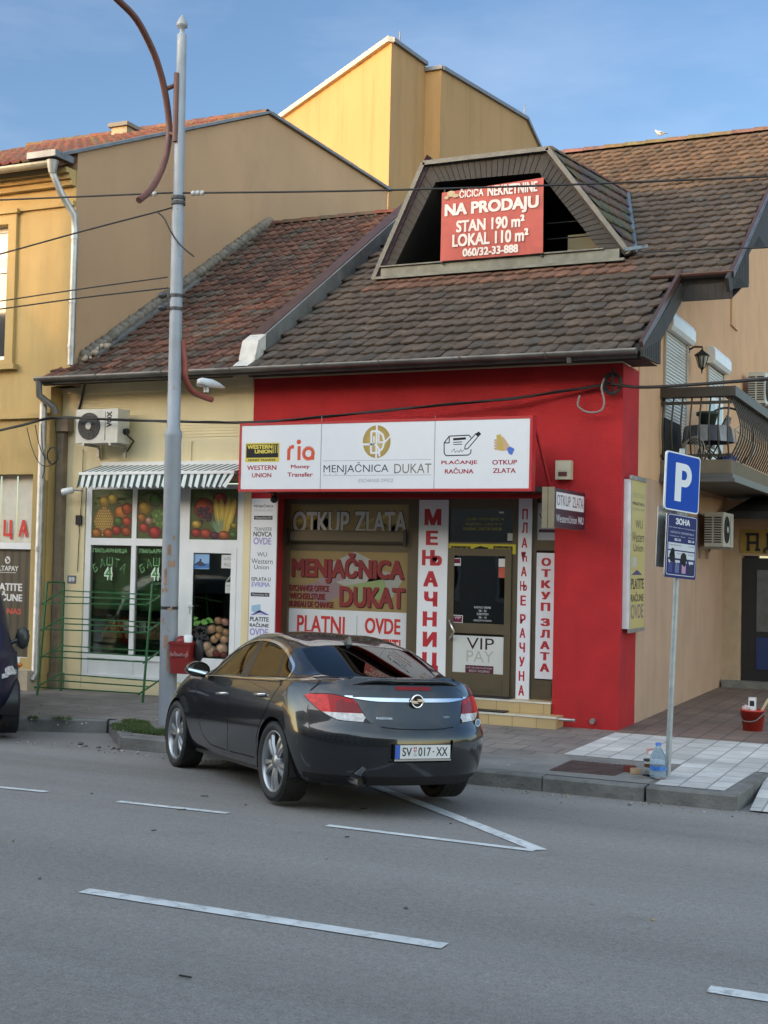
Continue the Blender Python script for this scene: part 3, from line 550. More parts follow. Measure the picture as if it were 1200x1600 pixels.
s = MB(); s.box((-9.35, SY-.1, 2.47), (-9.31, SY-.071, 2.72)); s.mark(); s.box((-7.46, SY-.1, 2.47), (-7.42, SY-.071, 2.72)); s.each('blind_guide', M_BLACK, front)
s = MB(); s.box((-9.44, FY+.16, 3.161), (-5.18, SY+.1, 3.2)); s.build('lintel', M_DARK, front)
gold = (.34, .25, .085); gold2 = (.40, .31, .12)
p = Panel((-8.4, SY+.024, 1.5), (1, 0, 0), (0, 0, 1))
p.rpx(452, 787, 646, 843, gold, 0)
rng = random.Random(3)
for (u, v, du, dv, c) in [(462, 800, 60, 34, (.42, .31, .07)), (480, 797, 40, 44, (.30, .20, .04)), (560, 808, 50, 30, (.36, .27, .09)), (588, 796, 48, 38, (.45, .34, .10)), (455, 818, 30, 14, (.22, .15, .03)), (600, 818, 34, 14, (.24, .17, .05))]:
    p.ppx([(u, v+dv*.4), (u+du*.5, v), (u+du, v+dv*.5), (u+du*.55, v+dv)], c, 1); p.ppx([(u, v+dv*.4), (u+du*.5, v), (u+du*.5, v+dv*.2), (u+du*.08, v+dv*.5)], tuple(q*1.35 for q in c), 2)
p.tpx('OTKUP', 458, 799, 546, 834, (.62, .61, .58), 3, bold=.035, edge=(.03, .025, .02), ew=.014); p.tpx('ZLATA', 554, 799, 636, 833, (.62, .61, .58), 3, bold=.035, edge=(.03, .025, .02), ew=.014)
p.rpx(446, 862, 643, 957, (.27, .195, .085), 0)
p.ppx([(508, 884), (555, 862), (590, 880), (600, 905), (560, 925), (515, 905)], (.34, .33, .30), 1); p.ppx([(585, 890), (633, 900), (612, 935), (570, 915)], (.31, .31, .28), 1)
p.ppx([(470, 915), (520, 905), (545, 925), (500, 945)], (.24, .17, .18), 2); p.ppx([(540, 915), (600, 905), (610, 935), (556, 940)], (.24, .29, .13), 2); p.ppx([(495, 905), (530, 893), (540, 905), (505, 915)], (.27, .20, .20), 3)
dr, ds = (.22, .042, .04), (.045, .012, .01)
def block(t, u0, v0, u1, v1, k, b=.05, d=1.4):
    p.tpx(t, u0+d, v0+d, u1+d, v1+d, ds, k, bold=b); p.tpx(t, u0, v0, u1, v1, dr, k+1, bold=b)
block('MENJAČNICA', 455, 864, 632, 912, 4, .06); block('DUKAT', 530, 917, 633, 950, 4, .05)
for i, t in enumerate(('EXCHANGE OFFICE', 'WECHSELSTUBE', 'BUREAU DE CHANGE')): block(t, 452, 914+i*12.5, (514, 508, 521)[i], 923.5+i*12.5, 4, .04, .8)
p.rpx(444, 954, 641, 1072, (.62, .63, .65), 1)
p.tpx('PLATNI', 464, 962, 539, 990, (.50, .05, .045), 2, bold=.03); p.tpx('OVDE', 570, 966, 626, 991, (.50, .05, .045), 2, bold=.04); p.tpx('PROMET', 464, 998, 539, 1024, (.50, .05, .045), 2, bold=.03); p.tpx('VRATITI', 566, 998, 626, 1024, (.50, .05, .045), 2, bold=.03)
p.rpx(556.5, 962, 557.5, 1050, (.3, .3, .3), 2)
p.build('window_sticker', GPRINT(), front)
# door
door = MB()
for x0, x1, z0, z1 in [(-6.795, -6.70, .46, 2.47), (-5.955, -5.862, .46, 2.47), (-6.70, -5.955, 2.37, 2.47), (-6.70, -5.955, 1.30, 1.44), (-6.70, -5.955, .46, .76)]:
    door.box((x0, SY-.06, z0), (x1, SY-.032, z1))
door.box((-6.68, SY-.066, .52), (-5.97, SY-.061, .70))
dobj = door.build('door', M_OLIVE, house)
s = MB(); a = [aty(u, v, SY-.08) for u, v in ((702, 969), (712, 987), (702, 999))]; s.tube([a[0]+V((0, .05, 0)), a[0], a[1]+V((0, -.06, 0)), a[2], a[2]+V((0, .05, 0))], .014, 8); s.build('handle', mat('brushed_steel', (.6, .6, .6), rough=.3, metal=1), dobj)
s = MB(); s.box((-6.70, SY-.05, 1.44), (-5.955, SY-.045, 2.37)); s.build('door_glass', glass_mat('door_glass', (.6, .65, .7), .5), dobj)
p = Panel((-6.3, SY-.0525, 1.5), (1, 0, 0), (0, 0, 1))
p.rpx(706, 994, 794, 1054, (.56, .57, .55), 0); p.tpx('VIP', 729, 997, 772, 1015, (.05, .02, .03), 1, bold=0); p.tpx('PAY', 729, 1017, 771, 1035, (.38, .39, .36), 1, bold=0); p.rpx(727, 1040, 771, 1052, (.10, .03, .045), 1); p.tpx('SVE USLUGE PLAĆANJA', 729, 1042, 769, 1045.5, (.5, .45, .45), 2); p.tpx('BRZO I SIGURNO', 733, 1047, 765, 1050.5, (.5, .45, .45), 2)
p.mark(); p.rpx(709, 872, 720, 884, (.6, .6, .6), 0); p.rpx(710, 873, 719, 880, (.15, .02, .05), 1); p.mark(); p.rpx(779, 873, 796, 886, (.62, .62, .6), 0); p.rpx(779, 887, 795, 903, (.45, .10, .07), 0); p.mark(); p.rpx(707, 961, 723, 977, (.6, .6, .6), 0); p.rpx(708, 962, 722, 972, (.15, .02, .05), 1); p.tpx('VIP', 710, 963, 720, 967, (.6, .6, .6), 2); p.mark(); p.rpx(785, 1067, 793, 1078, (.6, .62, .62), 0); p.mark()
for i, l in enumerate(('RADNO VREME', '08 - 20', 'SUBOTOM', '08 - 14', 'NEDELJOM NE RADIMO')): w = (13, 6, 9, 6, 14)[i]; p.tpx(l, 754-w, 947.5+i*5.2, 754+w, 951+i*5.2, (.55, .57, .58), 0)
p.each('door_sticker', GPRINT(), dobj)
s = MB()   # room seen through the door
s.poly([(-9.3, SY+1.9, .4), (-5.2, SY+1.9, .4), (-5.2, SY+1.9, 3.1), (-9.3, SY+1.9, 3.1)]); s.poly([(-9.3, SY+.1, .42), (-5.2, SY+.1, .42), (-5.2, SY+1.9, .42), (-9.3, SY+1.9, .42)]); s.build('room', mat('grey_room', (.06, .062, .07), var=.3, scale=2), house)
p = Panel((-6.2, SY+.6, 1.5), (1, 0, 0), (0, 0, 1)); p.rpx(735, 884, 757, 960, (.20, .21, .22), 0); p.rpx(738, 905, 755, 930, (.14, .01, .015), 1); p.mark(); p.rpx(762, 884, 786, 962, (.22, .23, .22), 0); p.rpx(765, 904, 783, 930, (.16, .01, .015), 1); p.each('notice_board', PRINT(), house)
s = MB(); s.box((-6.8, SY-.02, 2.56), (-5.862, SY-.015, 3.02)); s.build('fanlight', glass_mat('door_glass', (.6, .65, .7), .5), front)
p = Panel((-6.3, SY-.022, 2.8), (1, 0, 0), (0, 0, 1))
for i, t in enumerate(('LJUBIŠA PETRONIJEVIĆ, PR', 'MENJAČNICA „DUKAT SV 01“', 'BULAJNAC, DOKTOR SAVE BB')): p.tpx(t, 730-i*3, 808+i*8, 788-i*2, 814+i*8, (.36, .33, .05), 0, bold=.02)
p.mark(); p.rpx(793, 833, 801, 845, (.5, .5, .48), 0); p.tpx('◄', 795, 837, 799, 841, (.05, .05, .05), 1) if False else None
p.mark(); p.rpx(780, 799.5, 787, 802, (.8, .8, .8), 0)  # white patch paints a light shining in the glass above the door
p.each('fanlight_lettering_and_light', GPRINT(), front)
p = Panel((-6.3, SY-.037, 2.5), (1, 0, 0), (0, 0, 1))
p.rpx(700, 850, 806, 865, (.58, .50, .05), 0)
for u in (705, 771): p.rpx(u, 853.5, u+30, 860.5, (.02, .02, .02), 1); p.tpx('WesternUnion WU', u+2, 855, u+28, 859, (.45, .4, .08), 2, bold=.02)
for (u, v, a, b) in [(746, 858, 5, 3.2), (751, 857, 6, 3.6), (757, 858, 5, 3.2)]: q = p.uv(u, v); p.ell(q[0], q[1], a*.0093, b*.0093, (.02, .02, .02), 1)
p.rpx(741, 855.5, 745, 860.5, (.02, .02, .02), 1); p.rpx(758, 855.5, 763, 860.5, (.02, .02, .02), 1); p.build('window_sticker', GPRINT(), front)
p = Panel((-5.4, SY-.002, 2.8), (1, 0, 0), (0, 0, 1)); p.rpx(839.5, 786, 870, 849, (.52, .53, .53), 0); p.tpx('VIP', 842, 802, 866, 813, (.06, .03, .04), 1); p.tpx('PAY', 842, 815, 866, 825, (.36, .37, .35), 1); p.rpx(842, 827, 868, 832, (.10, .03, .045), 1); p.build('window_sticker', GPRINT(), front)
# two tiled steps
s = MB(); s.box((-9.2, 16.28, .15), (-5.02, SY+.02, .30)); s.box((-9.2, 16.58, .302), (-5.19, SY+.02, .45)); st = s.build('steps', tile_mat('step_tiles', (.50, .37, .19), (.45, .33, .17), (.26, .2, .11), .33, .33, .006, offset=0, var=.1, bump=.1, rough=.4), house)
s = MB(); s.box((-9.2, 16.27, .285), (-5.015, 16.33, .304)); s.box((-9.2, 16.57, .435), (-5.185, 16.63, .454)); s.build('nosing', mat('pale_nosing', (.6, .57, .5), rough=.5), st)
s = MB(); s.box((-6.9, 16.36, .305), (-5.75, 16.55, .318)); s.mark(); s.box((-6.8, 16.66, .455), (-5.8, 16.86, .468)); dms = s.each('door_mat', M_BLACK); tag(dms[0], 'black door mat on the lower tiled step', 'door mat'); tag(dms[1], 'black door mat on the upper tiled step at the shop door', 'door mat')
s = MB(); s.tube([(-5.02, 16.4, .27), (-4.8, 16.4, .27)], .022, 8); s.mark(); s.tube([(-4.62, 16.62, .26), (-4.62, 16.56, .25)], .035, 8); s.each('drain_pipe', M_GALV, house)

# side balcony
bal = MB(); BX0, BX1, BY0, BY1 = SX, -3.28, 18.8, 27.5
bal.box((SX+.001, BY0, 3.62), (BX1, BY1, 3.82)); balo = bal.build('balcony', mat('balcony_slab', (.15, .122, .08), rough=.85, var=.1, stain=.2), house)
s = MB(); s.box((SX+.002, BY0-.03, 3.55), (BX1+.03, BY1, 3.615)); s.box((SX+.002, BY0-.06, 3.50), (BX1+.06, BY0+.1, 3.548)); s.box((BX1-.04, BY0+.101, 3.50), (BX1+.06, BY1, 3.548)); s.build('drip_edge', mat('dark_drip_edge', (.10, .10, .095), rough=.5, metal=.3), balo)
M_RAIL = mat('olive_brown_railing', (.055, .043, .031), rough=.5, metal=.2, var=.15)
s = MB(); s.box((SX+.002, BY0-.06, 4.72), (BX1+.06, BY0+.12, 4.86)); s.box((BX1-.12, BY0+.121, 4.72), (BX1+.06, BY1, 4.86)); s.box((SX+.002, BY0-.02, 4.62), (BX1+.0, BY0+.04, 4.66)); s.box((SX+.002, BY0, 3.86), (BX1, BY0+.03, 3.90)); s.build('handrail', M_RAIL, balo)
s = MB(); bulge = lambda t: .14*sin(pi*t)**1.2*(1.25-t*.5)
def baluster(x, y, ox, oy): s.tube([(x+ox*bulge(t), y+oy*bulge(t), 3.84+.9*t) for t in [i/8 for i in range(9)]], .013, 6)
for i in range(8): baluster(SX+.05+i*.132, BY0+.02, 0, -1); s.mark()
for i in range(44): baluster(BX1-.02, BY0+.05+i*.195, 1, 0); s.mark()
s.each('baluster', M_RAIL, balo)
s = MB(); s.box((SX+.003, BY0+.1, 3.83), (SX+.04, BY0+1.2, 4.45)); s.build('privacy_panel', M_DARK, balo)
# roller shutters
def shutter(y0, y1, z0, z1, door_=False):
    s = MB()
    for i in range(int((z1-z0)/.05)):
        z = z0+i*.05; s.extrude([(SX+.012, y0, z), (SX+.03, y0, z+.012), (SX+.03, y0, z+.036), (SX+.012, y0, z+.048)], (0, y1-y0, 0))
    so_ = s.build('roller_shutter', mat('shutter_slats', (.55, .55, .53), rough=.4, var=.05), house)
    s = MB(); pr = [(SX, z1-.02), (SX+.12, z1-.02), (SX+.155, z1+.04), (SX+.155, z1+.19), (SX+.12, z1+.26), (SX, z1+.26)]
    s.extrude([(x, y0-.12, z) for x, z in pr], (0, y1-y0+.24, 0)); s.build('shutter_box', mat('shutter_box_white', (.7, .71, .72), rough=.35, var=.05), so_)
    s = MB(); s.box((SX+.001, y1, z0), (SX+.05, y1+.09, z1)); s.mark(); s.box((SX+.001, y0-.05, z0), (SX+.035, y0, z1)); s.each('shutter_rail', mat('rail_beige', (.42, .36, .29), rough=.6), so_)
shutter(18.97, 20.35, 3.84, 5.76)
shutter(22.2, 23.5, 5.2, 5.74)
s = MB(); s.box((SX+.002, 22.2, 3.84), (SX+.04, 23.5, 5.2)); s.build('balcony_door', M_WHITE, house)
s = MB(); s.box((SX+.041, 22.3, 4.3), (SX+.045, 22.75, 5.1)); s.mark(); s.box((SX+.041, 22.95, 3.95), (SX+.045, 23.4, 5.1)); s.each('balcony_door_glass', mat('dim_glass', (.10, .12, .13), rough=.08), house)
# ground floor wing with the cafe door
WY = 23.9
s = MB(); s.box((SX-.003, WY, .15), (-3.97, WY+.3, 3.5)); s.box((-3.97, WY, 2.5), (3.5, WY+.3, 3.5)); s.box((-2.4, WY, .15), (3.5, WY+.3, 2.5)); s.build('wing_wall', mat('wing_beige', (.46, .34, .23), rough=.85, var=.07, bump=.4, bscale=80, stain=.1), house)
s = MB(); s.box((-4.25, WY-.25, .15), (3.5, WY+.1, .27)); s.build('wing_step', conc, house)
s = MB(); CZ = aty(1180, 811, WY-.8).z; s.extrude([(-4.12, WY-.8, CZ+.12), (-3.8, WY-.003, CZ+.42), (3.5, WY-.003, CZ+.42), (3.5, WY-.8, CZ+.12)], (0, 0, -.06)); s.box((-4.1, WY-.86, CZ), (3.5, WY-.801, CZ+.13)); s.build('canopy', mat('weathered_black_boards', (.02, .019, .018), rough=.6, var=.5, scale=3, stain=.3), house)
cd = MB(); cd.box((-3.96, WY+.05, .27), (-2.41, WY+.12, 2.46))
cdo = cd.build('cafe_door', mat('black_door_frame', (.018, .018, .019), rough=.4), house)
s = MB(); s.box((-3.70, WY+.035, 1.15), (-3.0, WY+.045, 2.25)); s.build('door_pane', mat('grey_pane', (.11, .115, .11), rough=.12, var=.15), cdo)
s = MB(); s.box((-3.70, WY+.03, .48), (-3.0, WY+.045, 1.05)); s.build('door_panel', mat('navy_panel', (.018, .035, .11), rough=.4), cdo)
# ------------------------------------------------------------------ greengrocer's low house
low = thing('greengrocer_house', 'low cream greengrocer house with red clay roof beside the red shop', 'house', (-11.6, FY, 0.15))
GY = 16.66; gx = lambda u, v=850: aty(u, v, GY).x; gz = lambda u, v: aty(u, v, GY).z
s = MB(); s.box((-13.36, FY, .15), (-12.86, 17.0, 3.40)); s.box((-9.965, FY, .15), (-9.842, 17.0, 3.40)); s.box((-13.36, FY, 3.401), (-9.842, 17.0, 4.93)); s.box((-12.859, FY+.02, .15), (-9.966, 17.0, .36))
s.box((-13.36, FY-.03, 4.80), (-9.842, FY-.001, 4.935)); s.box((-13.36, FY-.05, 4.936), (-9.842, FY+.1, 5.0))
for i in range(16): s.box((-12.95, FY-.009, 4.08+i*.044), (-9.86, FY-.0005, 4.10+i*.044))
for (x0, x1, z0, z1) in [(-12.62, -12.57, 3.75, 4.55), (-10.95, -10.90, 3.62, 4.02)]: s.box((x0, FY-.02, z0), (x1, FY-.0005, z1))
s.build('wall', M_CREAM, low)
s = MB(); s.box((-13.3, 28, .15), (-9.9, 28.1, 5)); s.build('rear_wall', M_DARK, low)
LR = MB(); LR.col = (.05, .025, .015)
LR.extrude([V((x, y, RZ(y)-.03)) for x, y in ((-13.0, 16.09), (-9.93, 16.09), (-9.93, 22.3), (-13.0, 22.3))], -SN*.1)
LR.extrude([(-13.0, 22.301, RZ(22.3)-.03), (-9.93, 22.301, RZ(22.3)-.03), (-9.93, 28.2, RZ(22.3)-3.6), (-13.0, 28.2, RZ(22.3)-3.6)], (0, 0, -.1))
LR.extrude([V((x, y, RZ(y)-.03)) for x, y in ((-13.36, 16.09), (-13.001, 16.09), (-13.001, 16.55), (-13.36, 16.55))], -SN*.1)
def colL(c):
    g = random.uniform(.6, 1.35); h = random.random()
    base = (.100, .045, .030) if h < .6 else ((.078, .042, .03) if h < .85 else (.078, .06, .046))
    return tuple(b*g for b in base)
tiles(LR, (-13.36, 16.06, RZ(16.06)-.01), (1, 0, 0), SL, 17, 27, .2025, .275, 'rib', lambda c: (c.x > -12.95 or c.y < 16.5) and c.x < -9.95 and c.y < 22.35, colL)
ridge_tiles(LR, (-13.0, 22.3, RZ(22.3)+.01), (-9.0, 22.3, RZ(22.3)+.01), .11, lambda c: tuple(q*random.uniform(.6, 1.1) for q in (.15, .062, .04)), .4)
lroof = LR.build('roof', M_TILE_L, low)
# mortared verge against the tall gable
s = MB()
for i in range(46):
    y = 16.6+i*.125; s.ball((-12.93+random.uniform(-.02, .02), y, RZ(y)+.10), .10, 7, 5, (1.1, .95, .9), jit=.12)
strip_on_slope(s, -12.99, -12.86, 16.5, 22.3, 0, .12); s.build('mortar_verge', mat('grey_mortar', (.17, .15, .125), rough=.95, var=.35, scale=6, bump=.6), lroof)
s = MB(); strip_on_slope(s, -12.859, -12.74, 16.7, 19.6, .0, .06); s.build('verge_flashing', M_ZINC, lroof)
s = MB()
for i in range(26): s.ball((random.uniform(-13.0, -12.7), random.uniform(16.5, 17.1), 0), random.uniform(.02, .06), 5, 4, jit=.3) if False else s.ball((lambda x, y: (x, y, RZ(y)+.09))(random.uniform(-12.98, -12.72), random.uniform(16.5, 17.05)), random.uniform(.02, .06), 5, 4, jit=.3)
s.build('rubble', mat('broken_mortar', (.42, .34, .26), rough=.95, var=.3), lroof)
# white pvc shop window
s = MB(); zt, zb = 3.36, .37; TR0, TR1 = 2.42, 2.53
xs = [-12.85, gx(143), gx(206.5), gx(213.5), gx(277), gx(296.5), gx(371.5), -9.968]
for x0, x1 in [(xs[0], xs[1]), (xs[2], xs[3]), (xs[4], xs[5]), (xs[6], xs[7])]: s.box((x0, GY-.02, zb), (x1, GY+.05, zt))
for a, b in ((1, 2), (3, 4), (5, 6)):
    for z0, z1 in ((zt-.07, zt), (TR0, TR1)): s.box((xs[a], GY-.02, z0), (xs[b], GY+.05, z1))
for a, b in ((1, 2), (3, 4)): s.box((xs[a], GY-.02, .66), (xs[b], GY+.05, .74)); s.box((xs[a], GY-.02, zb), (xs[b], GY+.05, .42)); s.box((xs[a], GY, .42), (xs[b], GY+.03, .66))
wf = s.build('shop_window', M_WHITE, low)
for a, b in ((1, 2), (3, 4)):
    s = MB(); s.box((xs[a], GY+.01, .74), (xs[b], GY+.016, TR0)); s.build('window_pane', G_SHOP, wf)
dl = MB(); q = .09; dl.box((xs[5], GY-.03, .42), (xs[5]+q, GY-.021, TR0)); dl.box((xs[6]-q, GY-.03, .42), (xs[6], GY-.021, TR0)); dl.box((xs[5]+q, GY-.03, TR0-q), (xs[6]-q, GY-.021, TR0)); dl.box((xs[5]+q, GY-.03, .66), (xs[6]-q, GY-.021, .76)); dl.box((xs[5]+q, GY-.03, .42), (xs[6]-q, GY-.021, .45)); dl.box((xs[5]+q, GY-.026, .45), (xs[6]-q, GY-.022, .66))
gd = dl.build('door', M_WHITE, low)
s = MB(); s.box((xs[5]+.03, GY-.06, 1.42), (xs[5]+.055, GY-.03, 1.56)); s.tube([(xs[5]+.042, GY-.06, 1.53), (xs[5]+.042, GY-.08, 1.53), (xs[5]+.14, GY-.08, 1.53)], .010, 6); s.build('handle', M_WHITE, gd)
s = MB(); s.box((xs[5]+q, GY+.0, .76), (xs[6]-q, GY+.006, TR0-q)); s.build('door_pane', G_SHOP, gd)
# printed fruit above, lettering below
def fruit_print(p, x0, y0, x1, y1, seed):
    r = random.Random(seed); w, h = x1-x0, y1-y0
    def tri(c, f): return tuple(min(1, q*f) for q in c)
    p.pol([(x0, y0), (x1, y0), (x1, y1), (x0, y1)], (.06, .08, .02), 0)
    for i in range(10):
        q = r.uniform(.1, .24)*h; p.ell(x0+w*r.uniform(.15, .85), y0+h*r.uniform(.72, .9), q*1.2, q*.42, (.20, .24, .08), 1, (.10, .13, .03))
    return r, w, h, tri
def globe(p, x, y, rx, ry, c, k, rot=0):
    c = tuple(q**1.25*.95 for q in c); p.ell(x, y, rx, ry, c, k, tuple(q*.22 for q in c), rot); p.ell(x-rx*.22, y+ry*.28, rx*.5, ry*.42, tuple(min(1, q*1.35+.015) for q in c), k+.4, c, rot)
def inbox(p, x0, y0, x1, y1):
    return lambda x, y, rx, ry: (min(max(x, x0+rx), x1-rx), min(max(y, y0+ry), y1-ry))
PY = GY-.004
p = Panel((0, PY, 0), (1, 0, 0), (0, 0, 1), step=.0006)
z0, z1 = TR1+.002, zt-.07
def fruit_pane(x0, x1, seed, kind):
    r, w, h, tri = fruit_print(p, x0, z0, x1, z1, seed); cl = inbox(p, x0, z0, x1, z1); k = 2
    big = {0: [('.3', .30, (.45, .30, .04), .62, .74, .15), ('', .5, (.55, .42, .05), .55, .80, .13), ('', .72, (.55, .22, .03), .62, .52, .19), ('', .86, (.50, .12, .03), .42, .60, .14)],
           1: [('', .18, (.50, .33, .04), .5, .62, .17), ('', .45, (.12, .22, .05), .5, .78, .16), ('', .78, (.45, .04, .03), .6, .72, .17), ('', .5, (.10, .20, .03), .4, .42, .18)],
           2: [('', .28, (.48, .09, .03), .5, .62, .24), ('', .62, (.42, .07, .04), .5, .80, .16), ('', .92, (.40, .10, .06), .5, .55, .10)]}[kind]
    for _, fx, c, _a, fy, fr in big:
        x, y = cl(x0+w*fx, z0+h*fy, fr*h, fr*h*.9); globe(p, x, y, fr*h, fr*h*.9, c, k); k += 1
    if kind == 0:   # pineapple, apples, peppers
        cx, cy = x0+w*.30, z0+h*.34; p.ell(cx, cy, w*.25, h*.30, (.38, .24, .05), k, (.15, .08, .02)); k += 1
        for a in range(-4, 5):
            for b in range(-5, 6):
                u_, v_ = (a+(b % 2)*.5)*w*.055, b*h*.055
                if (u_/(w*.23))**2+(v_/(h*.28))**2 < 1: p.ell(cx+u_, cy+v_, w*.024, h*.026, (.55, .38, .10), k, (.22, .12, .03), n=8)
        k += 1
        for (fx, fy, c) in [(.62, .16, (.42, .06, .03)), (.86, .14, (.40, .10, .02)), (.66, .34, (.10, .19, .03)), (.42, .06, (.45, .15, .04)), (.88, .34, (.48, .09, .03)), (.1, .08, (.45, .20, .05))]:
            x, y = cl(x0+w*fx, z0+h*fy, w*.13, h*.10); globe(p, x, y, w*.13, h*.10, c, k); k += 1
    if kind == 1:
        for i in range(34):
            a = r.uniform(0, 6.28); q = math.sqrt(r.random()); x, y = cl(x0+w*(.62+.26*q*cos(a)), z0+h*(.38+.2*q*sin(a)), w*.07, h*.06); g = r.uniform(.6, 1.4); p.ell(x, y, w*.07, h*.06, (.16*g, .26*g, .05*g), k+i*.1, (.05, .10, .02), n=10)
        k += 4
        for (fx, fy, c, s_) in [(.18, .22, (.48, .08, .05), .13), (.45, .13, (.45, .05, .04), .16), (.80, .16, (.20, .30, .06), .16), (.1, .42, (.42, .20, .04), .12), (.3, .36, (.5, .3, .22), .1)]:
            x, y = cl(x0+w*fx, z0+h*fy, w*s_, h*s_*.8); globe(p, x, y, w*s_, h*s_*.8, c, k); k += 1
    if kind == 2:
        for i in range(16):
            x, y = cl(x0+w*r.uniform(.18, .42), z0+h*r.uniform(.30, .62), w*.06, h*.05); globe(p, x, y, w*.055, h*.05, (.10, .02, .07), k+i*.1)
        k += 3
        for i, (dx, rot) in enumerate([(-.16, -.25), (-.06, -.1), (.06, .12), (.15, .28)]):
            p.ell(x0+w*(.72+dx*.8), z0+h*.46, w*.075, h*.36, (.62, .47, .07), k, (.32, .21, .03), -rot); k += 1
        for i in range(17):
            a = r.uniform(-.9, .9); L = h*r.uniform(.24, .42); bx, by = x0+w*.60, z0+h*.14
            p.pol([(bx-w*.03, by), (bx+w*.03, by), (bx+sin(a)*L*.8, by+cos(a)*L)], (.16*r.uniform(.6, 1.3), .22, .13), k+.05*i)
        k += 2
        for (fx, fy, c, s_) in [(.14, .13, (.40, .05, .04), .12), (.34, .12, (.44, .08, .04), .13), (.14, .30, (.55, .40, .08), .11), (.53, .08, (.16, .03, .08), .10), (.72, .08, (.45, .14, .05), .12), (.92, .10, (.12, .2, .04), .09), (.93, .28, (.35, .3, .05), .08)]:
            x, y = cl(x0+w*fx, z0+h*fy, w*s_, h*s_*.75); globe(p, x, y, w*s_, h*s_*.75, c, k); k += 1
fruit_pane(xs[1], xs[2], 5, 0); p.mark(); fruit_pane(xs[3], xs[4], 6, 1); p.mark(); fruit_pane(xs[5], xs[6], 8, 2)
p.each('fruit_film', PRINT(), wf)
p = Panel((0, GY+.006, 0), (1, 0, 0), (0, 0, 1)); lg, dg, wh = (.16, .34, .15), (.03, .10, .03), (.62, .72, .60)
for i, u0 in enumerate((143, 216)):
    p.mark()
    dv = i*1.0
    p.tpx('ПИЉАРНИЦА', u0+2, 857+dv, u0+56, 865+dv, lg, 1, bold=.035)
    for ch, du, dvv, rot in (('Б', 4, 17, .5), ('А', 15, 9.5, .25), ('Ш', 26.5, 7, 0), ('Т', 38, 9.5, -.2), ('А', 48, 17, -.5)):
        q = p.uv(u0+du+2, 876+dvv-6+dv); vs, fs, a0, a1, b0, b1 = glyphs(ch, .05); sc_ = .125; cx, cy = (a0+a1)/2, (b0+b1)/2; pts = []
        for e, cc, kk in ((1.28, lg, 1), (1.0, dg, 2)):
            c0 = p.col; p.col = cc; p.add([p.p(q[0]+((x-cx)*cos(rot)-(y-cy)*sin(rot))*sc_*e*.95, q[1]+((x-cx)*sin(rot)+(y-cy)*cos(rot))*sc_*e*1.1, kk) for x, y in vs], fs); p.col = c0
    p.tpx('4', u0+19, 884.5+dv, u0+34, 907+dv, wh, 1, bold=.11); p.tpx('4', u0+21.5, 887+dv, u0+31.5, 904.5+dv, (.04, .2, .05), 2, bold=.02)
p.each('window_lettering', PRINT(), wf)
p = Panel((0, GY-.006, 0), (1, 0, 0), (0, 0, 1), step=.0006)
p.rpx(299, 866, 327, 889, (.22, .38, .60), 0); p.ppx([(300, 888), (300, 882), (327, 880), (327, 888)], (.05, .16, .42), 1); p.ppx([(303, 882), (312, 876), (324, 883), (314, 885)], (.03, .05, .09), 2); p.rpx(312, 873, 315, 878, (.05, .05, .07), 2)
p.mark(); p.rpx(346, 867, 371, 888, (.55, .56, .54), 0); p.tpx('LOKAL', 350, 870, 366, 875, (.2, .2, .2), 1); p.tpx('PRAZAN', 350, 880, 367, 885, (.2, .2, .2), 1)
p.mark(); p.rpx(352, 910, 369, 927, (.50, .52, .48), 0); p.tpx('RADNO VREME', 354, 914, 367, 917, (.12, .2, .15), 1); p.rpx(354, 920, 364, 921, (.3, .35, .3), 1); p.ppx([(353, 909), (361, 898), (362, 898), (368, 909), (367, 909), (361.5, 900), (354, 909)], (.5, .5, .48), 1)
p.mark()
# nuts and leaves printed on the lower half of the door
b0 = p.uv(291, 1028); b1 = p.uv(370, 966); W_, H_ = xs[6]-q_ if False else b1[0]-b0[0], b1[1]-b0[1]; r = random.Random(4)
X0, Y0 = xs[5]+.095, .765; W_ = xs[6]-.095-X0; H_ = .72
k = 1
for (fx, fy, a, L) in [(.1, .70, .5, .28), (.32, .74, .1, .3), (.45, .78, -.5, .26), (.05, .8, .2, .2)]:
    c, d = cos(a), sin(a); pt = [(-.3, 0), (-.12, .2), (.12, .18), (.4, 0), (.12, -.18), (-.12, -.2)]; p.pol([(X0+W_*max(.02, min(.98, fx+L*(x*c-y*d)*1.3)), Y0+H_*min(1.05, fy+L*(x*d+y*c))) for x, y in pt], (.10, .26, .05), k)
for i in range(60):
    a = r.uniform(0, 3.14); x, y = X0+W_*r.uniform(.06, .44), Y0+H_*r.uniform(.38, .66); p.ell(x, y, .034, .011, (.05, .05, .055), k+1+i*.02, (.015, .015, .015), a, n=8)
k = 4
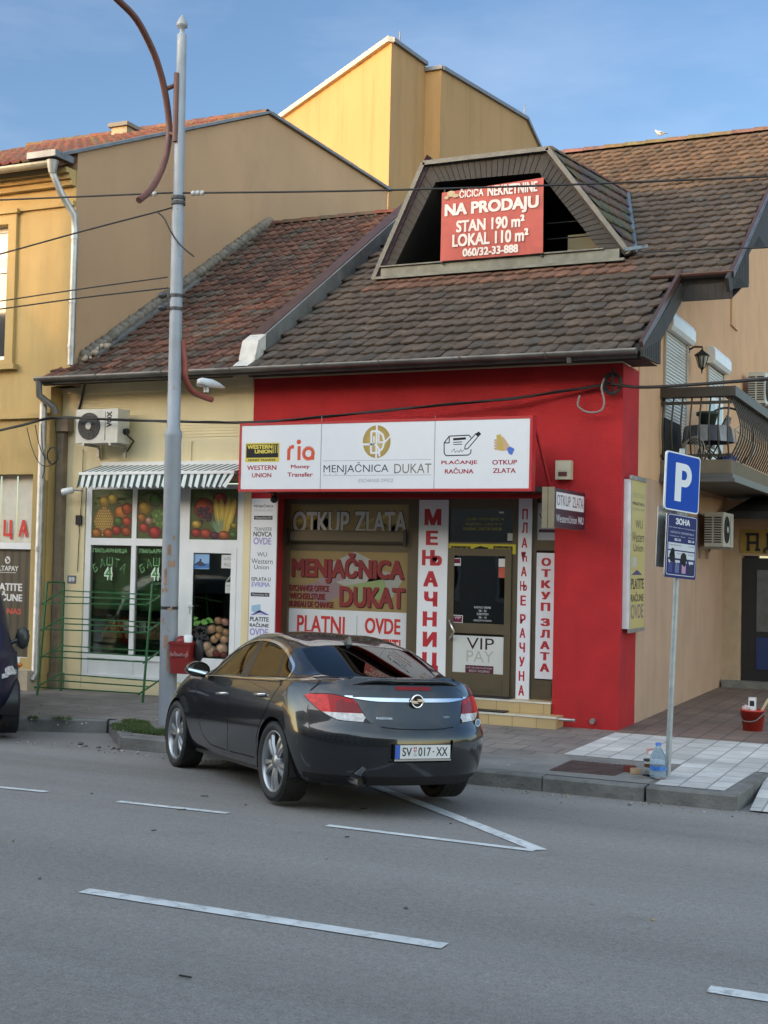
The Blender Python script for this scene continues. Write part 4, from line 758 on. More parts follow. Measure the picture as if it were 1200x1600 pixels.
for (fx, fy, s_, c) in [(.52, .60, .13, (.42, .27, .17)), (.68, .78, .11, (.36, .20, .12)), (.87, .76, .11, (.40, .22, .15)), (.90, .55, .11, (.42, .24, .13)), (.72, .60, .12, (.38, .24, .12)), (.60, .40, .12, (.5, .34, .2)), (.86, .40, .12, (.5, .32, .2)), (.70, .46, .10, (.45, .28, .14)), (.52, .14, .16, (.48, .36, .25)), (.80, .2, .17, (.52, .38, .26)), (.40, .24, .14, (.5, .36, .25)), (.66, .1, .10, (.22, .05, .04)), (.86, .08, .10, (.2, .05, .04))]:
    x = min(X0+W_*fx, X0+W_-s_*W_*.95); globe(p, x, max(Y0+H_*fy, Y0+s_*W_*.8), s_*W_, s_*W_*.8, c, k, r.uniform(-.5, .5)); k += .5
    for j in range(5): a = r.uniform(-1, 1); p.ell(x+s_*W_*a*.4, max(Y0+H_*fy, Y0+s_*W_*.8)+r.uniform(-.3, .3)*s_*W_, s_*W_*.3, s_*W_*.06, tuple(q_*.5 for q_ in c), k, None, r.uniform(-1, 1), n=8)
    k += .5
p.each('door_film', PRINT(), gd)
# room behind the glass
s = MB(); x0, x1, y0, y1, z0, z1 = -12.8, -9.99, GY+.06, 19.6, .37, 3.3
s.poly([(x0, y1, z0), (x1, y1, z0), (x1, y1, z1), (x0, y1, z1)]); s.poly([(x0, y0, z0), (x1, y0, z0), (x1, y1, z0), (x0, y1, z0)]); s.poly([(x0, y0, z1), (x1, y0, z1), (x1, y1, z1), (x0, y1, z1)]); s.poly([(x0, y0, z0), (x0, y1, z0), (x0, y1, z1), (x0, y0, z1)]); s.poly([(x1, y0, z0), (x1, y1, z0), (x1, y1, z1), (x1, y0, z1)])
s.build('room', mat('green_room', (.10, .24, .08), rough=.7, var=.25, scale=1.5), low)
s = MB(); s.poly([(-12.8, GY+.12, .92), (-11.0, GY+.12, .92), (-11.0, GY+.85, 1.22), (-12.8, GY+.85, 1.22)]); s.box((-12.8, GY+.3, .37), (-11.0, GY+.34, .95)); s.build('display_table', mat('dark_green_cloth', (.02, .05, .02), rough=.9), low)
crate_m = mat('crate_wood', (.36, .24, .12), rough=.8, var=.25, scale=9); prod_m = mat('produce_skin', (1, 1, 1), rough=.5, attr=True, var=.15)
for i, (x, c, lab) in enumerate([(-12.42, (.40, .16, .05), 'wooden crate of orange fruit behind the greengrocer window'), (-11.98, (.30, .05, .03), 'wooden crate of red apples behind the greengrocer window'), (-11.55, (.34, .25, .12), 'wooden crate of pale potatoes behind the greengrocer window'), (-11.22, (.16, .22, .05), 'wooden crate of green vegetables behind the greengrocer window')]):
    y = GY+.42; z = 1.09; t = thing('produce_crate', lab, 'crate', (x, y, z), 'produce crates behind the glass')
    ax, ay, az = V((1, 0, 0)), V((0, .903, .43)), V((0, -.43, .903)); c0 = V((x, y, z))
    s = MB(); s.obox(c0, ax, ay, az, .19, .26, .008)
    for sg in (-1, 1): s.obox(c0+ax*.19*sg+az*.05, ax, ay, az, .008, .26, .05); s.obox(c0+ay*.26*sg+az*.05, ax, ay, az, .19, .008, .05)
    s.build('slats', crate_m, t); s = MB()
    for j in range(42):
        g = random.uniform(.6, 1.3); s.col = tuple(q_*g for q_ in c); s.ball(c0+ax*random.uniform(-.16, .16)+ay*random.uniform(-.22, .22)+az*random.uniform(.05, .12), .036, 7, 5)
    o = s.build('produce', prod_m, t); o['kind'] = 'stuff'
p = Panel((0, GY+.15, 0), (1, 0, 0), (0, 0, 1))
for i, (x, z) in enumerate(((-12.2, 1.10), (-12.05, 1.04), (-11.9, 1.08))): p.mark(); p.rect(x, z, x+.12, z+.15, (.6, .6, .6), i*2); p.rect(x+.02, z+.03, x+.1, z+.05, (.2, .2, .2), i*2+1)
for o_, l_ in zip(p.each('price_card', PRINT()), ('leftmost of the three white price cards among the crates', 'middle one of the three white price cards among the crates', 'rightmost of the three white price cards among the crates')): tag(o_, l_, 'price card', 'price cards behind the glass')
s = MB(); s.box((xs[1], GY+.10, 1.42), (xs[4], GY+.105, TR0)); s.build('backing_sheet', mat('dark_green_sheet', (.045, .13, .04), rough=.5, var=.25, scale=1.2), low)  # green sheet added close behind the glass so the dim panes read brighter
# striped awning
aw = thing('awning', 'green and white striped awning over the greengrocer window', 'awning', (-11.15, FY, 3.3))
s = MB(); nst = 48; ax0, ax1 = -12.63, -9.86
for i in range(nst):
    s.col = (.66, .68, .67) if i % 2 else (.016, .045, .04); a, b = ax0+(ax1-ax0)*i/nst, ax0+(ax1-ax0)*(i+1)/nst; sh = .10
    s.poly([(a+sh, FY-.02, 3.67), (b+sh, FY-.02, 3.67), (b, FY-.45, 3.525), (a, FY-.45, 3.525)])
s.build('canopy_fabric', mat('awning_fabric', (1, 1, 1), rough=.8, attr=True, var=.06), aw)
s = MB()
for i in range(nst):
    s.col = (.66, .68, .67) if i % 2 else (.016, .045, .04); a, b = ax0+(ax1-ax0)*i/nst, ax0+(ax1-ax0)*(i+1)/nst
    n = 4
    for j in range(n):
        f0, f1 = j/n, (j+1)/n; yy = lambda f: FY-.46-.05*f+.012*sin(i*1.3)*f; xo = lambda f: -.012*f*(1 if i < nst*.8 else 9*(i/nst-.78)*5); zz = lambda f, e: 3.49-(.20+.02*cos(e*pi))*f
        s.poly([(a+xo(f0), yy(f0), zz(f0, i)), (b+xo(f0), yy(f0), zz(f0, i+1)), (b+xo(f1), yy(f1), zz(f1, i+1)), (a+xo(f1), yy(f1), zz(f1, i))])
s.build('valance', mat('awning_fabric', (1, 1, 1)), aw)
s = MB(); s.box((ax0, FY-.475, 3.485), (ax1, FY-.445, 3.53)); s.build('front_bar', M_WHITE, aw); s = MB(); s.box((ax0+.1, FY-.06, 3.655), (ax1+.1, FY-.002, 3.71)); s.build('wall_bar', M_WHITE, aw)
s = MB(); s.bar((ax1+.02, FY-.01, 3.3), (ax1-.02, FY-.44, 3.53), .03); s.build('arm', M_GALV, aw)

# ------------------------------------------------------------------ ochre house on the left
LY = 16.35; GX = -13.0
oh = thing('ochre_house', 'tall ochre house with red roof at the left edge', 'house', (-17, LY, 0.15))
s = MB(); wx0 = -15.45; wx1 = aty(14, 450, LY).x
zt_, zb_ = aty(10, 352, LY).z, aty(10, 562, LY).z
sx1 = aty(50, 800, LY).x; sz1 = aty(25, 741, LY).z
s.box((-24, LY, sz1), (wx0, LY+.4, 8.3)); s.box((wx1, LY, 4.9), (GX-.002, LY+.4, 8.3)); s.box((wx1, LY, sz1), (-13.38, LY+.4, 4.9)); s.box((wx0, LY, sz1), (wx1, LY+.4, zb_)); s.box((wx0, LY, zt_), (wx1, LY+.4, 8.3))
s.box((sx1, LY, .15), (-13.38, LY+.4, sz1)); s.box((-24, LY, .15), (-19, LY+.4, sz1))
s.box((-24, LY-.08, aty(30, 650, LY).z-.05), (-13.40, LY-.001, aty(30, 650, LY).z+.03))
s.box((sx1-.1, LY-.06, .15), (-13.35, LY-.001, .62)); s.box((sx1+.04, LY-.05, .62), (sx1+.28, LY-.001, sz1-.1))
for i, (z0, z1, d) in enumerate([(7.74, 7.82, .05), (8.05, 8.14, .10), (8.14, 8.22, .16), (8.22, 8.30, .24)]): s.box((-24, LY-d, z0), (-13.02, LY-.0005, z1-.001))
s.build('wall', M_OCHRE, oh)
s = MB(); gp = [(GX, 16.36, 4.9), (GX, 27.95, 4.9), (GX, 27.95, 11.085), (GX, 22.25, 11.085), (GX, 16.36, 8.58)]; s.extrude(gp, (-.35, 0, 0)); s.build('gable_wall', M_GABLE, oh)
s = MB(); W2 = V((0, 6.3, 2.72)).normalized()
s.col = (.1, .04, .02); s.extrude([(-24, 15.9, 8.33), (GX-.02, 15.9, 8.33), (GX-.02, 22.25, 11.07), (-24, 22.25, 11.07)], (0, .03, -.08)); s.extrude([(-24, 22.251, 11.07), (GX-.02, 22.251, 11.07), (GX-.02, 28.0, 11.07), (-24, 28, 11.07)], (0, 0, -.08))
tiles(s, (-18.8, 15.86, 8.35), (1, 0, 0), W2, 28, 25, .205, .28, 'rib', lambda c: True, lambda c: tuple(q*random.uniform(.7, 1.3) for q in (.17, .07, .042)))
ridge_tiles(s, (-19, 22.25, 11.12), (GX-.05, 22.25, 11.12), .13, lambda c: tuple(q*random.uniform(.7, 1.1) for q in (.16, .08, .05)), .42)
oroof = s.build('roof', M_TILE_L, oh)
s = MB(); s.bar((GX-.02, 15.9, 8.42), (GX-.02, 22.25, 11.14), .16, .05); s.bar((GX-.02, 22.25, 11.12), (GX-.02, 28.05, 11.12), .2, .06); s.box((GX-.5, 15.75, 8.36), (GX+.05, 16.2, 8.46)); s.build('verge_flashing', M_ZINC, oroof)
s = MB(); half_gutter(s, (-24, 15.88, 8.32), (GX-.08, 15.88, 8.32), .085); s.build('gutter', mat('cream_gutter', (.42, .38, .28), rough=.5, metal=.3, var=.15, stain=.2), oroof)
cc = aty(176, 195, 21.6)
s = MB(); s.box((cc.x+.05, 21.5, 10.4), (cc.x+.43, 21.95, 10.98)); ch = s.build('chimney', mat('old_chimney_render', (.33, .28, .2), rough=.9, var=.15, stain=.2), oroof); s = MB(); s.box((cc.x, 21.44, 10.98), (cc.x+.48, 22.01, 11.06)); s.build('chimney_cap', conc, ch)
s = MB(); s.tube([(GX-.1, 15.88, 8.28), (GX-.1, 15.90, 8.12), (GX-.02, 16.0, 7.85), (GX+.07, 16.22, 7.55), (GX+.08, 16.24, 7.3), (GX+.08, 16.24, 5.2)], .055, 10); s.lathe([(.1, 0), (.07, -.14), (.055, -.2)], (GX-.1, 15.88, 8.33), (0, 0, 1), 12)
for z in (7.2, 6.2, 5.5): s.lathe([(.064, -.03), (.064, .03)], (GX+.08, 16.24, z), n=10)
s.build('downpipe', M_GALV, oh)
# upper window with moulded surround, lower shop window
s = MB(); fz = .0
s.box((wx1-.0, LY-.06, zb_-.08), (wx1+.16, LY-.001, zt_+.16)); s.box((wx0-.16, LY-.06, zb_-.08), (wx0, LY-.001, zt_+.16)); s.box((wx0, LY-.06, zt_), (wx1, LY-.001, zt_+.16)); s.box((wx0-.2, LY-.1, zt_+.161), (wx1+.2, LY-.001, zt_+.23)); s.box((wx0-.22, LY-.12, zb_-.17), (wx1+.24, LY-.001, zb_-.081))
wn_ = s.build('window', M_OCHRE, oh)
s = MB(); s.box((wx0, LY+.12, zb_), (wx0+.08, LY+.17, zt_)); s.box((wx1-.08, LY+.12, zb_), (wx1, LY+.17, zt_)); s.box((wx0+.08, LY+.12, zt_-.08), (wx1-.08, LY+.17, zt_)); s.box((wx0+.08, LY+.12, zb_), (wx1-.08, LY+.17, zb_+.08)); s.box((wx0+.08, LY+.12, (zt_+zb_)/2+.35), (wx1-.08, LY+.17, (zt_+zb_)/2+.43)); s.box(((wx0+wx1)/2-.05, LY+.12, zb_+.08), ((wx0+wx1)/2+.05, LY+.165, zt_-.08)); s.build('frame', M_WHITE, wn_)
s = MB(); s.poly([(wx0, LY+.15, zb_), (wx1, LY+.15, zb_), (wx1, LY+.15, zt_), (wx0, LY+.15, zt_)]); s.build('pane', mat('mirror_pane', (.05, .055, .06), rough=.04, spec=1.0, var=.0), wn_)
s = MB(); s.poly([(wx0, LY+.149, zt_-.5), (wx1, LY+.149, zt_-.5), (wx1, LY+.149, zt_), (wx0, LY+.149, zt_)]); s.build('blind', M_WHITE, wn_)
s = MB()
for i in range(34): a = -18.9+i*.165; s.box((a, LY+.15+.02*(i % 2), .6), (a+.15, LY+.155+.02*(i % 2), sz1)) if a < sx1 else None
sw = s.build('shop_window', mat('vertical_blind', (.55, .53, .45), rough=.7, var=.08), oh)
mz1, mz0 = aty(25, 848, LY).z, aty(25, 858, LY).z
s = MB(); s.box((-19, LY+.04, mz0), (sx1, LY+.12, mz1)); s.box((-19, LY+.04, .5), (sx1, LY+.12, .62)); s.build('transom', M_WHITE, sw)
p = Panel((0, LY+.13, 0), (1, 0, 0), (0, 0, 1)); red = (.55, .03, .02)
p.tpx('Ц', 5, 812, 20, 843, red, 1, bold=.05); p.tpx('А', 29, 812, 44, 839, red, 1, bold=.05); p.tpx('И', -22, 812, -6, 839, red, 1, bold=.05); p.build('window_lettering', PRINT(), sw)
p = Panel((0, LY+.10, 0), (1, 0, 0), (0, 0, 1)); p.rect(-19, .62, sx1-.03, mz0, (.055, .045, .03), 0)
for i in range(40):
    a = -18.9+i*.15
    if a < sx1-.1: p.rect(a, .64, a+.09, mz0-.02, (.085, .07, .045), 1)
q = p.uv(12, 875); p.ell(q[0], q[1], .055, .06, (.6, .6, .58), 2); p.ell(q[0]+.01, q[1]-.015, .03, .02, (.07, .06, .04), 3, None, .6); p.ell(q[0]-.015, q[1]+.02, .03, .012, (.07, .06, .04), 3, None, -.6)
p.tpx('ALTAPAY', -8, 884, 29, 892, (.6, .6, .58), 2, bold=.03); p.rpx(-5, 894, 25, 895, (.5, .5, .48), 2); p.tpx('PLATITE', -14, 911, 35, 923, (.65, .65, .64), 2, bold=.045); p.tpx('RAČUNE', -14, 924, 35, 939, (.65, .65, .64), 2, bold=.045); p.tpx('KOD NAS', -18, 950, 33, 959, (.50, .08, .05), 2, bold=.04); p.build('window_lettering', PRINT(), sw)
s = MB(); s.box((-19, LY-.3, .15), (-13.42, LY-.061, .45)); s.build('plinth_step', mat('pale_stone', (.42, .36, .28), rough=.8, var=.12), oh)
# pipes in the corner between the two houses
s = MB(); s.tube([(-13.36, 16.03, 4.95), (-13.36, 16.05, 4.72), (-13.22, 16.25, 4.55), (-13.2, 16.28, 4.45)], .055, 10); s.build('gutter_outlet', M_GUT, lroof)
s = MB(); s.tube([(-13.41, 16.22, 4.62), (-13.41, 16.22, .42), (-13.43, 16.16, .30)], .06, 10); s.lathe([(.068, 0), (.068, .08)], (-13.41, 16.22, 2.3), n=10); s.lathe([(.068, 0), (.068, .08)], (-13.41, 16.22, 3.9), n=10); tag(s.build('downpipe', M_GALV), 'round galvanised downpipe in the corner left of the greengrocer', 'downpipe')
s = MB(); s.box((-13.35, 16.5, .401), (-13.23, 16.618, 4.2)); s.box((-13.35, 16.46, 4.201), (-13.12, 16.618, 4.42)); s.box((-13.36, 16.46, .15), (-13.16, 16.618, .40)); tag(s.build('corner_pilaster', mat('dull_brown_render', (.22, .17, .12), rough=.9, var=.2, stain=.25)), 'narrow brown pilaster between the ochre house and the greengrocer', 'pilaster')

# ------------------------------------------------------------------ tall yellow building behind
tb_ = thing('tall_yellow_building', 'tall yellow building with a sunlit corner rising behind the roofs', 'building', (-16.26, 35, 0))
Ct = aty(612, 62, 35); C2 = atx(665, 100, Ct.x); nd = V((-.8, .6, 0)); XB = Ct.x+.55
L1 = Ct+nd*11; L1.z = Ct.z
P3 = atx(680, 97, XB); P4 = atx(822, 185, XB); P5 = atx(845, 235, XB); yb = C2.y
s = MB()
s.add([(Ct.x, Ct.y, 0), (Ct.x, yb, 0), (L1.x, L1.y, 0), (Ct.x, Ct.y, Ct.z), (Ct.x, yb, C2.z), (L1.x, L1.y, L1.z)], [[2, 0, 3, 5], [0, 1, 4, 3]])
s.add([(Ct.x, yb, 0), (XB, yb, 0), (XB, yb, P3.z), (Ct.x, yb, P3.z)], [[0, 1, 2, 3]])
s.poly([(XB, yb, 0), (XB, P5.y+1, 0), (XB, P5.y+1, P5.z-1), (XB, P5.y, P5.z), (XB, P4.y, P4.z), (XB, yb, P3.z)])
s.build('wall', M_TALL, tb_)
s = MB(); far = V((-14, 10, 0))
s.poly([Ct, (Ct.x, yb, C2.z), L1+V((0, 8, 0)), L1]); s.poly([(XB, yb, P3.z), P4, P4+V((-1.2, 0, 0)), (XB-1.2, yb, P3.z)]); s.poly([P4, P5, P5+V((-1.2, 0, 0)), P4+V((-1.2, 0, 0))]); s.build('roof', M_ZINC, tb_)
s = MB(); s.bar(Ct+V((0, -.05, 0)), L1+V((0, -.05, 0)), .22, .16); s.build('parapet_gutter', mat('pale_metal_cap', (.5, .47, .40), rough=.5, metal=.2), tb_)
s = MB(); s.bar(Ct, (Ct.x, yb, C2.z), .2, .12); s.bar((Ct.x-.1, yb, P3.z), (XB+.05, yb, P3.z), .2, .12); s.bar((XB, yb, P3.z), P4, .2, .12); s.bar(P4, P5, .2, .12); s.build('parapet_cap', mat('grey_flashing', (.16, .165, .18), rough=.5, metal=.3), tb_)
for (u, v0, v1, y) in ((629, 48, 75, 35.8), (823, 163, 188, P4.y)):
    a = atx(u, v1, Ct.x if u < 700 else XB); b = atx(u, v0, Ct.x if u < 700 else XB); s = MB(); s.tube([(a.x-.1, a.y, a.z-.3), (a.x-.1, a.y, b.z)], .02, 5); s.build('lightning_rod', M_GUT, tb_)

# ------------------------------------------------------------------ houses across the street (behind the camera) that shade it
def facade(name, label, x0, x1, y, z, colr, roofz, wn_, dep=9):
    t = thing(name, label, 'building', ((x0+x1)/2, y, 0)); mt = mat(name+'_render', colr, rough=.85, var=.08, stain=.1)
    s = MB(); s.box((x0, y-dep, 0), (x1, y, z)); s.build('wall', mt, t)
    s = MB(); s.col = (.12, .05, .032); s.extrude([(x0, y+.5, z), (x0, y-dep/2, roofz), (x0, y-dep-.3, z)], (x1-x0, 0, 0)); s.build('roof', mat('far_roof_tiles', (.10, .045, .032), rough=.9, var=.1), t)
    n = int((x1-x0)/2.4); wgl = mat('street_window', (.03, .035, .04), rough=.05, spec=.9)
    for fl in range(int((z-.5)//3)):
        for i in range(n):
            xc = x0+(i+.5)*(x1-x0)/n; s = MB(); s.box((xc-.6, y+.001, fl*3+1.0), (xc+.6, y+.05, fl*3+2.7)); w_ = s.build('window', M_WHITE, t); s = MB(); s.box((xc-.5, y+.051, fl*3+1.1), (xc+.5, y+.06, fl*3+2.6)); s.build('pane', wgl, w_)
facade('plastered_house', 'pale plastered house across the street facing the red shop', -24.65, 4.5, -6.0, 11.2, (.5, .45, .36), 14.6, 1)
facade('sun_slit_base', 'low grey block added across the street to close the foot of a sun slit', -25.22, -24.67, -6.1, 8.9, (.35, .34, .32), 9.2, 1, .6)  # added block: shades the shop wall below the sun slit
facade('sun_block_slab', 'narrow cream slab added across the street to bound a sun slit', -26.1, -25.25, -5.8, 13.5, (.5, .42, .3), 14.0, 1, .6)  # added thin slab, placed to shape a slit of sun on the roof
facade('shade_house', 'tall ochre house added across the street to shade the far left fronts', -70, -31.5, -6.0, 10.5, (.3, .22, .14), 12.5, 1)  # unseen house put in to shade the left fronts and dim their reflection
facade('apartment_block', 'beige apartment block across the street beside the plastered house', 4.55, 26, -6.2, 11.0, (.42, .30, .2), 13.8, 1)

tw = thing('sky_block_wall', 'grey wall added across the street to keep bright low sky out of the window reflections', 'wall', (-29, -6, 0))  # unseen wall added so the shop glass reflects no bright low sky
s = MB(); s.box((-31.4, -6.4, 0), (-26.05, -6.1, 3.0)); s.box((-31.4, -6.45, 3.001), (-26.05, -6.05, 3.1)); s.build('wall', M_GABLE, tw)
def far_tree(x, y, h, r, n, label):
    t = thing('street_tree', label, 'tree', (x, y, 0), None); s = MB(); s.tube([(x, y, 0), (x+.1, y, h*.35), (x-.1, y+.1, h*.7)], [.22, .17, .08], 8)
    for i in range(9): a = i*2.4; s.tube([(x, y, h*(.3+.04*i)), (x+r*.5*cos(a), y+r*.5*sin(a), h*(.45+.05*i)), (x+r*.8*cos(a), y+r*.8*sin(a), h*(.55+.05*i))], [.08, .05, .02], 5)
    s.build('trunk', mat('bark', (.09, .07, .05), rough=.9), t); s = MB()
    for i in range(n):
        a, b, q = random.uniform(0, 2*pi), random.uniform(-1, 1), random.random()**.4; k = math.sqrt(1-b*b); c = V((x+r*q*k*cos(a), y+r*q*k*sin(a), h*.68+h*.32*q*b)); w_ = random.uniform(.06, .13); d = V((random.uniform(-1, 1), random.uniform(-1, 1), random.uniform(-1, 1))).normalized(); e_ = d.orthogonal().normalized()
        g = random.uniform(.6, 1.3); s.col = (.07*g, .09*g, .025*g); s.add([c-d*w_, c+e_*w_*.6, c+d*w_, c-e_*w_*.6], [[0, 1, 2, 3]])
    s.build('crown', mat('leaf', (1, 1, 1), attr=True, rough=.6), t)
t2 = thing('house_row', 'long row of plastered houses beyond the ochre house, outside the picture', 'building', (-45, 16.4, 0)); s = MB(); s.box((-75, 16.4, 0), (-24.1, 26, 7.4)); s.extrude([(-75, 16.0, 7.4), (-75, 21, 10.5), (-75, 26, 7.4)], (50.9, 0, 0)); s.build('wall', mat('terrace_render', (.20, .165, .115), rough=.85, var=.2, scale=.4), t2); s = MB()
for i in range(16):
    for z in (1.0, 4.3): s.box((-74+i*3.1, 16.34, z), (-72.7+i*3.1, 16.399, z+1.7)); s.mark()
s.each('window', mat('street_window', (.03, .035, .04)), t2)
far_tree(-30.2, -9.5, 7.5, 2.0, 900, 'loose leafy tree behind the added wall')
# ------------------------------------------------------------------ signs
Xv, Yv, Zv = (1, 0, 0), (0, 1, 0), (0, 0, 1)
WHT = (.70, .72, .76); SRED = (.34, .03, .05); INK = (.02, .02, .025)
M_SIGNRED = mat('sign_red_metal', (.42, .025, .03), rough=.4, var=.06, stain=.08)
# long fascia sign
NY = 15.75
c1, c2 = aty(375, 664, NY), aty(830.5, 768, NY); fx0, fx1, fz0, fz1 = c1.x, c2.x, c2.z+.005, c1.z+.02
fs = thing('fascia_sign', 'long white shop sign with red frame above the shop front', 'sign', ((fx0+fx1)/2, NY, fz0))
s = MB(); t_ = .035
s.box((fx0, NY+.02, fz0), (fx1, NY+.14, fz1)); s.box((fx0, NY-.005, fz0), (fx0+t_, NY+.0199, fz1)); s.box((fx1-t_, NY-.005, fz0), (fx1, NY+.0199, fz1)); s.box((fx0+t_, NY-.005, fz0), (fx1-t_, NY+.0199, fz0+t_)); s.box((fx0+t_, NY-.005, fz1-t_), (fx1-t_, NY+.0199, fz1))
s.build('frame', M_SIGNRED, fs)
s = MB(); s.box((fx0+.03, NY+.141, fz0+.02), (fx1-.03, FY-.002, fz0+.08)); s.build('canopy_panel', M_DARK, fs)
s = MB(); s.tube([(fx1-.04, NY+.13, fz1-.03), (fx1-.02, FY, fz0+.05)], .02, 8); s.mark(); s.tube([(fx0+.2, NY+.13, fz1-.03), (fx0+.2, FY, fz1-.2)], .02, 8); s.each('strut', M_SIGNRED, fs)
p = Panel((fx0, NY, fz0), Xv, Zv, step=.0008); p.rect(t_, t_, fx1-fx0-t_, fz1-fz0-t_, WHT, 0)
for u in (501.5, 679): p.rpx(u-.5, 650, u+.5, 768, (.25, .26, .28), 1)
YEL = (.62, .52, .10)
p.rpx(383.5, 692, 436.5, 722, YEL, 1); p.rpx(385, 694, 435, 715, INK, 2); p.tpx('WESTERN', 386.5, 695, 426, 701.5, YEL, 3, bold=.06); p.tpx('UNION', 398, 702.5, 426, 708.5, YEL, 3, bold=.06)
for u in (428, 431, 434): p.rpx(u-.5, 695, u+.5-.2*(u > 430), 708, YEL, 3)
p.tpx('MONEY TRANSFER', 388, 717, 431, 720.5, INK, 2, bold=.03)
for t, u0, v0, u1, v1 in [('WESTERN', 386, 727, 432, 734.5), ('UNION', 393.5, 739, 424, 746), ('Money', 454.5, 726, 484, 733.5), ('Transfer', 449, 738, 489, 745), ('PLAĆANJE', 689.5, 717.5, 746, 727), ('RAČUNA', 695, 730.5, 740, 740), ('OTKUP', 769, 718.5, 808, 726), ('ZLATA', 770, 731.5, 806, 739)]: p.tpx(t, u0, v0, u1, v1, SRED, 1, bold=.03)
ORG_ = (.62, .10, .05)
q = p.uv(467, 690.5); p.ell(q[0], q[1], .034, .034, ORG_, 1)
a, b = p.uv(464.5, 719), p.uv(470, 697); p.rect(a[0], a[1], b[0], b[1], ORG_, 1)
a, b = p.uv(448.5, 719), p.uv(454, 703); p.rect(a[0], a[1], a[0]+.05, b[1], ORG_, 1.6); c = p.uv(454, 703); p.line([(a[0]+.026, b[1]-.01), (a[0]+.034, b[1]+.022), (a[0]+.06, b[1]+.042), (a[0]+.105, b[1]+.044)], .05, ORG_, 1)
q = p.uv(482, 708.5); p.line([(q[0]+.075*cos(t), q[1]+.075*sin(t)) for t in [2*pi*i/24 for i in range(25)]], .052, ORG_, 1); a = p.uv(491, 719); p.rect(a[0]-.05, a[1]+.004, a[0], q[1]+.01, ORG_, 1.6)
GOLD, GOLD2 = (.36, .25, .07), (.55, .43, .18)
q = p.uv(588.5, 690); R_o = .205; cx, cy = q
p.ell(cx, cy, R_o, R_o*1.07, GOLD2, 1, GOLD, n=40)
w_ = .028
p.rect(cx-.015, cy-.22, cx+.012, cy+.24, WHT, 2)
for dx, sg in ((-.075, 1), (.0, 1)): pass
p.line([(cx-.08, cy-.15), (cx-.08, cy+.14), (cx+.02, cy+.14), (cx+.09, cy+.09), (cx+.115, cy), (cx+.09, cy-.09), (cx+.02, cy-.15), (cx-.09, cy-.15)], w_, WHT, 2)
p.line([(cx-.205, cy-.035), (cx-.03, cy-.035), (cx+.03, cy-.08), (cx+.05, cy-.2)], w_, WHT, 2); p.line([(cx+.03, cy+.13), (cx+.03, cy-.01), (cx+.12, cy-.01), (cx+.22, cy+.09)], w_*.8, WHT, 2); p.line([(cx-.04, cy-.05), (cx-.04, cy+.07)], w_*.8, WHT, 2)
LN = (.33, .36, .40)
for v in (720.5, 743.5): a, b = p.uv(505, v), p.uv(674, v-3.8 if v < 730 else v-1.5); p.rect(a[0], a[1], b[0], a[1]+.006, LN, 1)
p.tpx('MENJAČNICA', 505.5, 722, 607, 741.5, (.06, .07, .08), 1, bold=-.012); p.tpx('DUKAT', 616, 724.5, 674, 739.5, (.20, .18, .14), 1, bold=-.012); p.tpx('EXCHANGE OFFICE', 560, 748, 614, 753.5, (.30, .31, .33), 1, slant=.2)
for (u, v) in [(507, 741), (516, 741), (525, 741), (541, 740.6), (617, 739.4)]: a = p.uv(u, v); p.rect(a[0]-.018, a[1]-.001, a[0]+.018, a[1]+.003, (.09, .10, .11), 1)
lw = .014
p.lpx([(694, 692), (702, 681.5), (733, 680), (736, 684)], lw, INK, 1); p.lpx([(736, 702), (735.5, 708), (732, 711), (697, 712), (694, 708), (694, 692), (702, 692), (702, 681.5)], lw, INK, 1)
p.lpx([(708, 686.5), (728, 685)], .03, INK, 1); p.lpx([(708, 691.2), (722, 690.5)], .011, INK, 1); p.lpx([(708, 694.5), (722, 694)], .011, INK, 1)
p.lpx([(705, 706.5), (710, 701), (711, 707), (715, 704), (717, 707), (720, 702), (721, 706), (725, 703)], .006, INK, 1)
p.lpx([(726, 702), (727, 696), (744, 677), (748, 681), (731, 701), (726, 702)], .013, INK, 1); p.ppx([(742.5, 678.5), (748, 674), (752, 678), (747, 683)], INK, 1)
SKIN = (.55, .38, .24)
p.ppx([(780, 685), (786, 682), (792, 690), (796, 697), (794, 704), (784, 705), (776, 701), (775, 691)], SKIN, 1); p.ppx([(775.5, 680), (783, 678.5), (787, 702.5), (778, 704)], (.50, .38, .10), 2)
for v in (688, 692, 696.5, 701): a = p.uv(775.5, v); p.ell(a[0], a[1], .03, .016, SKIN, 3)
p.ppx([(792, 701), (797, 697.5), (804, 701.5), (800, 711), (795, 709)], (.08, .16, .52), 3)
p.build('sign_face', mat('lightbox_film', (1, 1, 1), rough=.22, attr=True, var=.015, coat=.4), fs)
s = MB(); s.tube([(fx0+.42, NY+.3, fz0+.02), (fx0+.42, NY+.3, fz0-.06)], .02, 6); s.ball((fx0+.42, NY+.28, fz0-.09), .055, 10, 8); tag(s.build('dome_camera', M_BLACK), 'small black dome camera under the left end of the fascia sign', 'camera')

